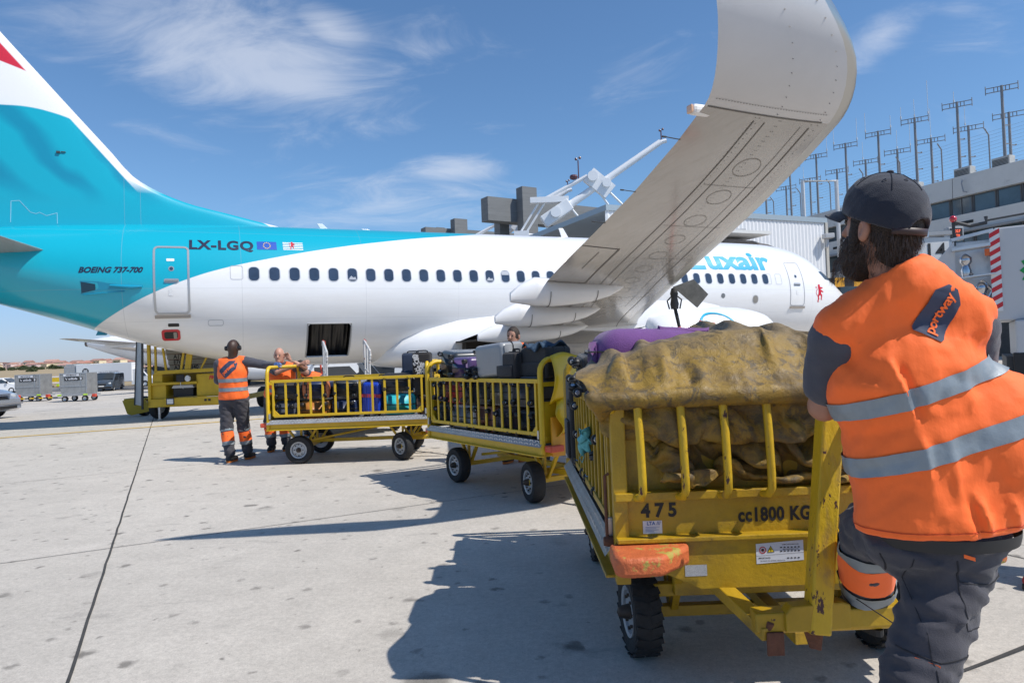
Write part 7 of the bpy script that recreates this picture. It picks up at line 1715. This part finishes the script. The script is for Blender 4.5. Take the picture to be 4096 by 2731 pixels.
dolly('empty dark flat dolly left of a yellow one on the far apron',(-60.5,84,-.85),R(3),DGR); dolly('empty yellow flat dolly coupled right of a dark one',(-56.4,84.3,-.85),R(3),YEL)
dolly('dark flat dolly just left of the middle container, farther away',(-53.2,83,-.85),R(3),GRYP)
t=thing('tow_bar','red headed tow bar with yellow black shaft on the apron left of the container','tow bar',(-38.5,52.6,gz(-37,52)),R(2)); m=MB(); m.box(0,.45,-.15,.15,.15,.6); obj('tow_head',m,REDP,t,bevel=.03); m=MB()
for k in range(8): m.tube([(.5+k*.35,0,.3),(.85+k*.35,0,.3)],.05,6,mi=k%2)
obj('shaft',m,[YEL,BLK],t)
# taxiway guidance signs
for k,(x,y) in enumerate(((-86,128),(-99,140),(-70,142),(-63,128))):
    t=thing('guidance_sign',['yellow taxiway sign nearest on the left of the far strip','yellow taxiway sign farthest left on the far strip','yellow taxiway sign behind the middle container','nearer yellow taxiway sign just left of the middle container'][k],'sign',(x,y,-.85),0,'yellow signs along the far taxiway'); m=MB(); m.box(-1.6,1.6,-.12,.12,.35,1.15); obj('panel',m,mat('sign_panel_yellow',(.72,.50,.02),.4),t,bevel=.02); m=MB(); m.box(-1.2,-1.1,-.05,.05,-.2,.4); m.box(1.1,1.2,-.05,.05,-.2,.4); obj('leg',m,DGR,t)
# ---- yellow passenger stairs truck under the tail ----
t=thing('passenger_stairs','yellow stairs truck under the tail with aircraft type numbers below its steps','stairs truck',(-10.05,18.75,0),R(6)); t.scale=(.86,1,1)
YS=mat('yellow_paint_stairs',(.50,.33,.012),.5,var=.12,vscale=3,wear=(.12,.07,.03),wt=(.66,.72),ws=6)
m=MB(); m.box(0,2.6,.0,.14,.36,.58); m.box(0,.1,0,4.5,.4,.55); m.box(2.5,2.6,0,4.5,.4,.55); m.box(0,2.6,1.2,1.3,.35,.5); m.box(.5,2.6,-.03,.0,.40,.60); obj('chassis',m,YS,t,bevel=.01)
m=MB(); m.box(1.45,2.58,.12,1.2,.60,1.24); obj('engine_cover',m,YS,t,bevel=.03)
m=MB(); m.box(.0,.52,.1,1.0,.56,.98); m.box(.12,.42,.09,.9,.98,1.28); obj('control_box',m,YS,t,bevel=.02)
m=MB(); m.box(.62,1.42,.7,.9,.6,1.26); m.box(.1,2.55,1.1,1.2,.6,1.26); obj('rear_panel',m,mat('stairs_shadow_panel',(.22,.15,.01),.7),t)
m=MB(); m.box(.70,1.32,.2,.6,.62,.86); obj('battery_box',m,BLK,t,bevel=.01); m=MB(); m.prism([(.66,.86),(1.36,.86),(1.30,.94),(.72,.94)],.18,.62,axis='Y'); obj('battery_lid',m,mat('lid_white',(.5,.5,.5),.5),t)
m=MB(); m.bar((.0,.06,1.0),(1.5,.06,1.0),.05,.07); m.bar((.05,.06,.56),(.05,.06,3.1),.09,.09); m.bar((.25,.06,1.3),(.25,.06,3.1),.06,.06); m.bar((.2,.06,1.31),(2.6,.06,1.34),.06,.10); m.bar((-.05,.3,1.0),(-.05,.3,3.3),.07,.07)
m.bar((1.2,.1,1.34),(1.5,.1,3.0),.18,.06); m.bar((1.6,.1,1.34),(2.35,.1,2.6),.05,.05); m.bar((2.25,.1,1.34),(2.7,.1,2.6),.05,.05); m.bar((.55,.1,1.34),(.42,.1,2.3),.06,.06); m.bar((1.0,.1,1.34),(1.25,.1,2.6),.07,.05)
obj('support_frame',m,YS,t,bevel=.006)
BRD=mat('board_pale',(.40,.38,.32),.7,var=.15,vscale=6)
m=MB(); 
for k in range(9): m.box(.28,2.5,.95-.09*k,1.0-.09*k,1.36+.155*k,1.50+.155*k,mi=0)
for k in range(8): m.box(.28,2.5,.93-.09*k,.945-.09*k,1.50+.155*k,1.52+.155*k,mi=1)
ub=obj('step_underside',m,[BRD,RUST],t)
for body,x,z in (('A320',1.0,2.05),('A1757',.72,1.74),('E767',.62,1.585),('A300 A340',.82,1.43)):
    k=int((z-1.36)/.155); m=MB(); text_on(m,body,FM((x,.945-.09*k,z),(1,0,0)),.17,bold=.004); obj('type_number',m,BLK,ub)
m=MB(); m.add([(-.85,1.0,.42),(-.42,.5,.40),(-.18,.2,3.4),(-.42,.5,3.4)],[(0,1,2,3)]); sf=obj('stair_flank',m,mat('flank_silver',(.40,.42,.44),.45,metal=.3,var=.15),t,solid=.05)
m=MB()
for k in range(7): a=Vector((-.80+.075*k,.93-.08*k,.7+.35*k)); m.bar(a,a+Vector((.30,-.33,.30)),.02,.03)
m.bar((-.88,1.0,.4),(-.44,.5,3.4),.05,.05); m.bar((-.38,.45,.3),(-.15,.15,3.4),.05,.05); obj('flank_rib',m,DGR,sf)
m=MB(); m.prism([(-1.75,.50),(-1.05,.55),(-.92,.40),(-.86,.15),(-1.45,.05),(-1.6,.1)],1.9,2.0,axis='Y'); m.box(-1.75,-.95,2.0,3.0,.50,.55); obj('mudguard',m,YS,t,bevel=.01)
m=MB(); m.tube([(1.02,.0,1.1),(1.02,.0,.9),(1.1,.0,.85)],.012,5); m.lathe([(.001,-.06),(.08,-.06),(.09,0),(.001,.03)],12,'Y',(1.26,-.02,1.12)); obj('work_light',m,HLAMP,t); m=MB(); m.box(.9,1.15,-.06,.02,1.03,1.24); obj('mirror',m,BLK,t,bevel=.03)
m=MB(); m.box(.60,.80,-.05,-.03,.44,.58); obj('headlight',m,HLAMP,t,bevel=.01); m=MB(); m.box(.58,.82,-.045,-.028,.42,.60); m.box(1.75,1.82,-.045,-.028,.48,.54); m.box(1.87,1.94,-.045,-.028,.48,.54); obj('lamp_surround',m,BLK,t)
m=MB(); text_on(m,'✚FMC'[1:],FM((2.0,.115,1.12),(1,0,0)),.15,bold=.008,shear=.2); obj('maker_lettering',m,mat('sign_red',(.5,.02,.02),.5),t)
m=MB(); m.tube([(.36,-.02,.36),(.36,-.02,.02)],.04,8); m.tube([(.30,-.02,.015),(.42,-.02,.015)],.03,6); obj('jack_leg',m,STL,t)
for (x,y,r_) in ((.1,.55,.34),(2.4,.55,.34),(-1.2,2.3,.30),(2.4,4.0,.34)):
    wo=obj('wheel',MB().lathe([(.001,-.05),(r_*.5,-.08),(r_*.55,.08),(.001,.08)],16,'Y'),STL,t,loc=(x,y,r_),rot=(0,0,R(70) if y<1 else R(80)),smooth=True); m=MB(); m.lathe([(r_*.53,-.11),(r_*.92,-.12),(r_,-.06),(r_,.06),(r_*.92,.12),(r_*.53,.11),(r_*.53,-.11)],22,'Y',caps=False); obj('tyre',m,RUB,wo,smooth=True)
# ---- belt loader with white hand rails ----
t=thing('belt_loader','belt loader with rusty white handrails at the open hold door','belt loader',(-3.55,14.6,0),R(20))
m=MB(); m.box(-.75,.75,-1.6,3.0,.35,.62); obj('chassis',m,mat('loader_white',(.5,.5,.48),.5,var=.1),t,bevel=.02)
m=MB(); vs=[(-.45,-2.2,.62),(.45,-2.2,.62),(.45,3.4,1.30),(-.45,3.4,1.30)]; m.add(vs+[(a,b,c-.12) for a,b,c in vs],[(0,1,2,3),(7,6,5,4),(0,4,5,1),(1,5,6,2),(2,6,7,3),(3,7,4,0)]); obj('conveyor',m,RUB,t)
WR=mat('rail_white_rusty',(.55,.54,.52),.5,var=.08,wear=(.25,.11,.05),wt=(.58,.64),ws=9)
for sx,dx in ((-1,-.42),(1,.42)):
    m=MB(); 
    for y,h0 in ((-.3,1.62),(.05,1.74),(.42,1.86)): m.tube([(dx*1.05,y,.75),(dx*1.05,y,h0)],.022,7)
    m.tube([(dx*1.05,-.42,1.52),(dx*1.05,-.38,1.64),(dx*1.05,.45,1.88),(dx*1.05,.5,1.80)],.026,7); m.tube([(dx*1.05,-.34,1.14),(dx*1.05,.46,1.26)],.018,6); m.tube([(dx*1.05,-.42,1.64),(dx*1.05,-.42,1.46),(dx*1.05,-.3,1.44)],.018,6)
    ro=obj('handrail',m,WR,t,smooth=True)
    m=MB(); m.tube([(dx*1.05,.40,1.90),(dx*1.05+.05,.52,1.88),(dx*1.05+.05,.54,1.74)],.014,6); obj('grip',m,REDP,ro,smooth=True)
vwheels(t,(),1,.2)
for y in (-1.0,2.2):
    for x in (-.8,.8): wo=obj('wheel',MB().lathe([(.001,-.08),(.16,-.09),(.3,-.08),(.32,0),(.3,.08),(.001,.08)],18,'X'),RUB,t,loc=(x,y,.32),smooth=True)
t=thing('warning_cone','yellow and red hazard wand standing by the belt loader','wand',(-3.95,14.2,0)); m=MB(); m.tube([(.0,0,.2),(-.02,0,1.15)],.02,6); m.tube([(.05,0,0),(0,0,.25)],.04,6); obj('shaft',m,YEL,t); m=MB(); m.tube([(-.02,0,1.15),(-.05,0,1.38)],.022,6); obj('tip',m,REDP,t)
t=thing('steps','small white service steps standing far beyond the belt loader','steps',(-4.4,24,0),R(10)); m=MB(); m.bar((0,0,0),(-1.0,0,1.35),.6,.1); m.bar((0,-.3,.0),(-1,-.3,1.5),.04,.05); m.bar((-.2,.3,.8),(-1.1,.3,2.0),.03,.03); obj('flight',m,WT,t)
for k,(x,y,lab,mm) in enumerate(((-3.5,50,'white van in the shade under the belly, left of two others',WV),(2.2,56,'dark van under the belly between two white ones',NVV),(-14,62,'white van far behind the belt loader rails',WV))): van(lab,(x,y,0),R(175+8*k),mm)
# refuelling hose hanging from the wing, banded red
t=thing('fuel_coupling','fuelling coupling and red banded hose hanging under the wing leading edge','fuel hose',PL(7.25,-9.9,0))
m=MB(); a=Vector((0,0,2.62)); m.lathe([(.01,2.2),(.07,2.2),(.085,2.3),(.06,2.42),(.08,2.5),(.05,2.6),(.01,2.62)],12,'Z'); m.tube([(0,0,2.5),(.14,0,2.38),(.1,0,2.2)],.015,6); m.tube([(0,0,2.5),(-.14,0,2.36),(-.1,0,2.2)],.015,6); obj('coupling',m,DGR,t,smooth=True)
m=MB(); q=[(Vector((0,0,2.25)),Vector((.06,-.06,1.85)),1),(Vector((.06,-.06,1.85)),Vector((.11,-.1,1.5)),0),(Vector((.11,-.1,1.5)),Vector((.115,-.11,1.46)),2),(Vector((.115,-.11,1.46)),Vector((.17,-.16,1.1)),0),(Vector((.17,-.16,1.1)),Vector((.22,-.2,.4)),1)]
for a,b,k in q: m.tube([a,b],.035,8,mi=k)
obj('hose',m,[mat('hose_red',(.65,.12,.07),.6),BLK,STK],t,smooth=True)
m=MB(); m.prism([(-.05,2.62),(.35,2.75),(.62,2.45),(.4,2.2)],-.15,-.12,axis='Y'); obj('panel_door',m,mat('dirty_panel',(.12,.115,.10),.6,var=.3,vscale=8),t)
# red flag panel resting behind the tarpaulin
t=thing('hydrant_cart','red topped fuelling cart standing behind the nearest baggage cart','fuel cart',(2.15,8.6,0)); m=MB(); m.box(-.45,.22,-.2,.2,.4,1.63); obj('body',m,mat('cart_red',(.55,.07,.04),.5,var=.1),t,bevel=.02); m=MB(); m.tube([(.16,0,1.6),(.24,0,1.74),(.40,0,1.70)],.05,8); obj('handle',m,mat('cart_red',(.55,.07,.04),.5),t); vwheels(t,(-.2,.15),.7,.2)
# ---- fuel truck at the right ----
t=thing('fuel_truck','white fuel truck with red and white striped corner and green sunflower emblem','truck',(9.05,12.7,0),R(-34))
m=MB(); m.box(0,6.5,0,2.4,1.72,3.45); obj('tank_body',m,mat('truck_white',(.50,.51,.52),.42,var=.04,vscale=1),t,bevel=.03)
m=MB(); m.box(.25,6.5,-.12,2.4,1.05,1.72); obj('side_locker',m,mat('truck_white',(.5,.51,.52),.42),t,bevel=.03); m=MB(); m.box(.1,6.5,.0,2.4,.6,1.05); obj('chassis',m,DGR,t)
m=MB(); m.box(-.07,.09,-.03,-.005,1.9,3.42,mi=0)
for k in range(9): z=1.9+k*.17; m.add([(-.07,-.034,z),(.09,-.034,z+.09),(.09,-.034,z+.175),(-.07,-.034,z+.085)],[(0,1,2,3)],1)
obj('hazard_stripe',m,[mat('stripe_white',(.7,.7,.7),.5),mat('stripe_red',(.55,.02,.03),.5)],t)
m=MB(); cx_,cz_=.86,2.62
for ring,(r1,r0,n_,mi_) in enumerate(((.50,.30,18,0),(.42,.22,18,1),(.33,.15,18,2),(.24,.0,18,3))):
    for k in range(n_):
        a=2*math.pi*k/n_+ring*.17; 
        pts=[(cx_+r_*math.cos(a+da),cz_+r_*math.sin(a+da)) for r_,da in ((r0,0),(.86*r1,-.16),(r1,0),(.86*r1,.16))]
        m.add([(x,-.008-.004*ring,z) for x,z in pts],[(0,1,2,3)],mi_)
obj('sunflower_emblem',m,[mat('emblem_green',(.01,.28,.06),.5),mat('emblem_lime',(.25,.55,.05),.5),mat('emblem_yellow',(.75,.65,.05),.5),STK],t)
# open cabinet with hose reel fittings
m=MB(); m.prism([(-.90,1.9),(-.62,1.75),(-.62,3.28),(-.90,2.95)],-.03,0,axis='Y'); obj('cabinet_door',m,mat('truck_white',(.5,.51,.52),.42),t,bevel=.005)
m=MB(); m.bar((-.68,0,1.6),(-.68,0,3.32),.05,.05); m.bar((-.7,0,3.30),(.0,0,3.42),.05,.06); m.bar((-.7,0,2.55),(0,0,2.60),.3,.03); m.bar((-.66,-.05,3.10),(-.06,-.05,3.14),.35,.06); m.box(-.66,-.05,.5,.55,1.7,3.3); obj('cabinet',m,ALU,t,bevel=.004)
m=MB()
for x,z in ((-.45,2.85),(-.22,2.30),(-.5,2.25)): m.lathe([(.01,z-.28),(.07,z-.28),(.09,z-.15),(.06,z-.05),(.10,z+.02),(.10,z+.10),(.05,z+.16),(.01,z+.18)],14,'Z',(x,.1,0))
m.tube([(-.22,.1,2.5),(-.05,.08,2.3),(-.2,.06,2.0)],.035,8); m.tube([(-.45,.1,2.7),(-.35,.02,2.62)],.02,6); obj('coupling',m,mat('chrome_fitting',(.5,.5,.52),.18,metal=1),t,smooth=True)
m=MB(); m.box(-.15,-.04,-.02,.1,2.95,3.08); obj('marker_lamp',m,mat('amber',(.6,.12,.02),.3),t,bevel=.01)
m=MB(); m.box(.40,.62,-.16,-.12,.78,1.0); obj('tail_lamp',m,mat('tail_red',(.35,.01,.015),.25),t,bevel=.01); m=MB(); m.box(.2,1.6,-.14,.1,.62,1.12); obj('bumper',m,BLK,t,bevel=.02)
m=MB()
for k in range(4): m.add([(.3+.3*k,-.145,.40),(.45+.3*k,-.145,.40),(.60+.3*k,-.145,.62),(.45+.3*k,-.145,.62)],[(0,1,2,3)],k%2)
obj('rear_marking',m,[mat('stripe_red',(.55,.02,.03),.5),mat('sign_yellow',(.75,.55,.02),.5)],t)
for x in (1.3,4.6): wo=obj('wheel',MB().lathe([(.001,-.1),(.3,-.12),(.5,-.1),(.52,0),(.5,.12),(.001,.12)],22,'Y'),RUB,t,loc=(x,.1,.52),smooth=True)
m=MB(); m.sphere((-.62,.1,3.72),.07,12); bo=obj('beacon',m,mat('beacon_red',(.5,.01,.02),.12,coat=1),t,smooth='full'); m=MB(); m.tube([(-.62,.1,3.2),(-.62,.1,3.66)],.03,6); m.tube([(-.62,.1,3.7),(-.60,.1,4.5)],.006,4); m.tube([(-.6,.1,3.66),(-.35,.1,3.55),(-.1,.1,3.58),(-.1,.1,3.70)],.035,6); m.tube([(-.1,.1,3.62),(1.5,.1,3.75)],.02,6); obj('aerial_bracket',m,DGR,t)
# stand number sign
t=thing('stand_sign','white stand sign with a black 14 between the man and the fuel truck','sign',(9.93,16,0)); m=MB(); m.box(-.42,.42,-.05,.05,3.12,3.80,mi=0); obj('panel',m,mat('stand_sign_white',(.62,.62,.60),.5),t,bevel=.01)
m=MB(); m.box(-.42,.42,-.055,.05,2.86,3.11); obj('lower_panel',m,mat('sign_panel_yellow',(.72,.50,.02),.4),t); m=MB(); text_on(m,'14',FM((.05,-.058,3.46),(1,0,0)),.50,bold=.008,spacing=1.1); text_on(m,'8',FM((.3,-.062,2.98),(1,0,0)),.22); obj('number',m,BLK,t); m=MB(); m.tube([(0,.1,0),(0,.1,3.7)],.07,8); m.bar((-.5,0,3.86),(.5,0,3.90),.2,.08); obj('pole',m,GRYP,t)
t=thing('display_board','small dark display with red letters above the stand sign','display',(11.45,17.5,0)); m=MB(); m.box(-.2,.2,-.1,.1,3.92,4.26); obj('housing',m,GRYP,t,bevel=.02); m=MB(); m.box(-.15,.15,-.115,-.1,3.96,4.22); so2=obj('screen',m,BLK,t); m=MB(); text_on(m,'L027',FM((0,-.12,4.145),(1,0,0)),.10,bold=.003); text_on(m,'T0',FM((.03,-.12,4.03),(1,0,0)),.09,bold=.003); obj('lit_letters',m,mat('led_red',(.7,.1,.05),.5,emit=((1,.15,.06),.8)),so2); m=MB(); m.tube([(0,.1,0),(0,.1,3.95)],.04,8); obj('pole',m,GRYP,t)
t=thing('barrier','black and yellow striped barrier beam beyond the shoulder of the man in front','barrier',(14.0,30,0)); m=MB()
for k in range(8): m.box(-1+k*.42,-.58+k*.42,-.08,.08,3.85,4.25,mi=k%2)
obj('striped_beam',m,[BLK,mat('barrier_amber',(.7,.33,.02),.5)],t); m=MB(); m.box(-.9,-.7,-.1,.1,0,3.85); m.box(1.9,2.1,-.1,.1,0,3.85); obj('leg',m,DGR,t)
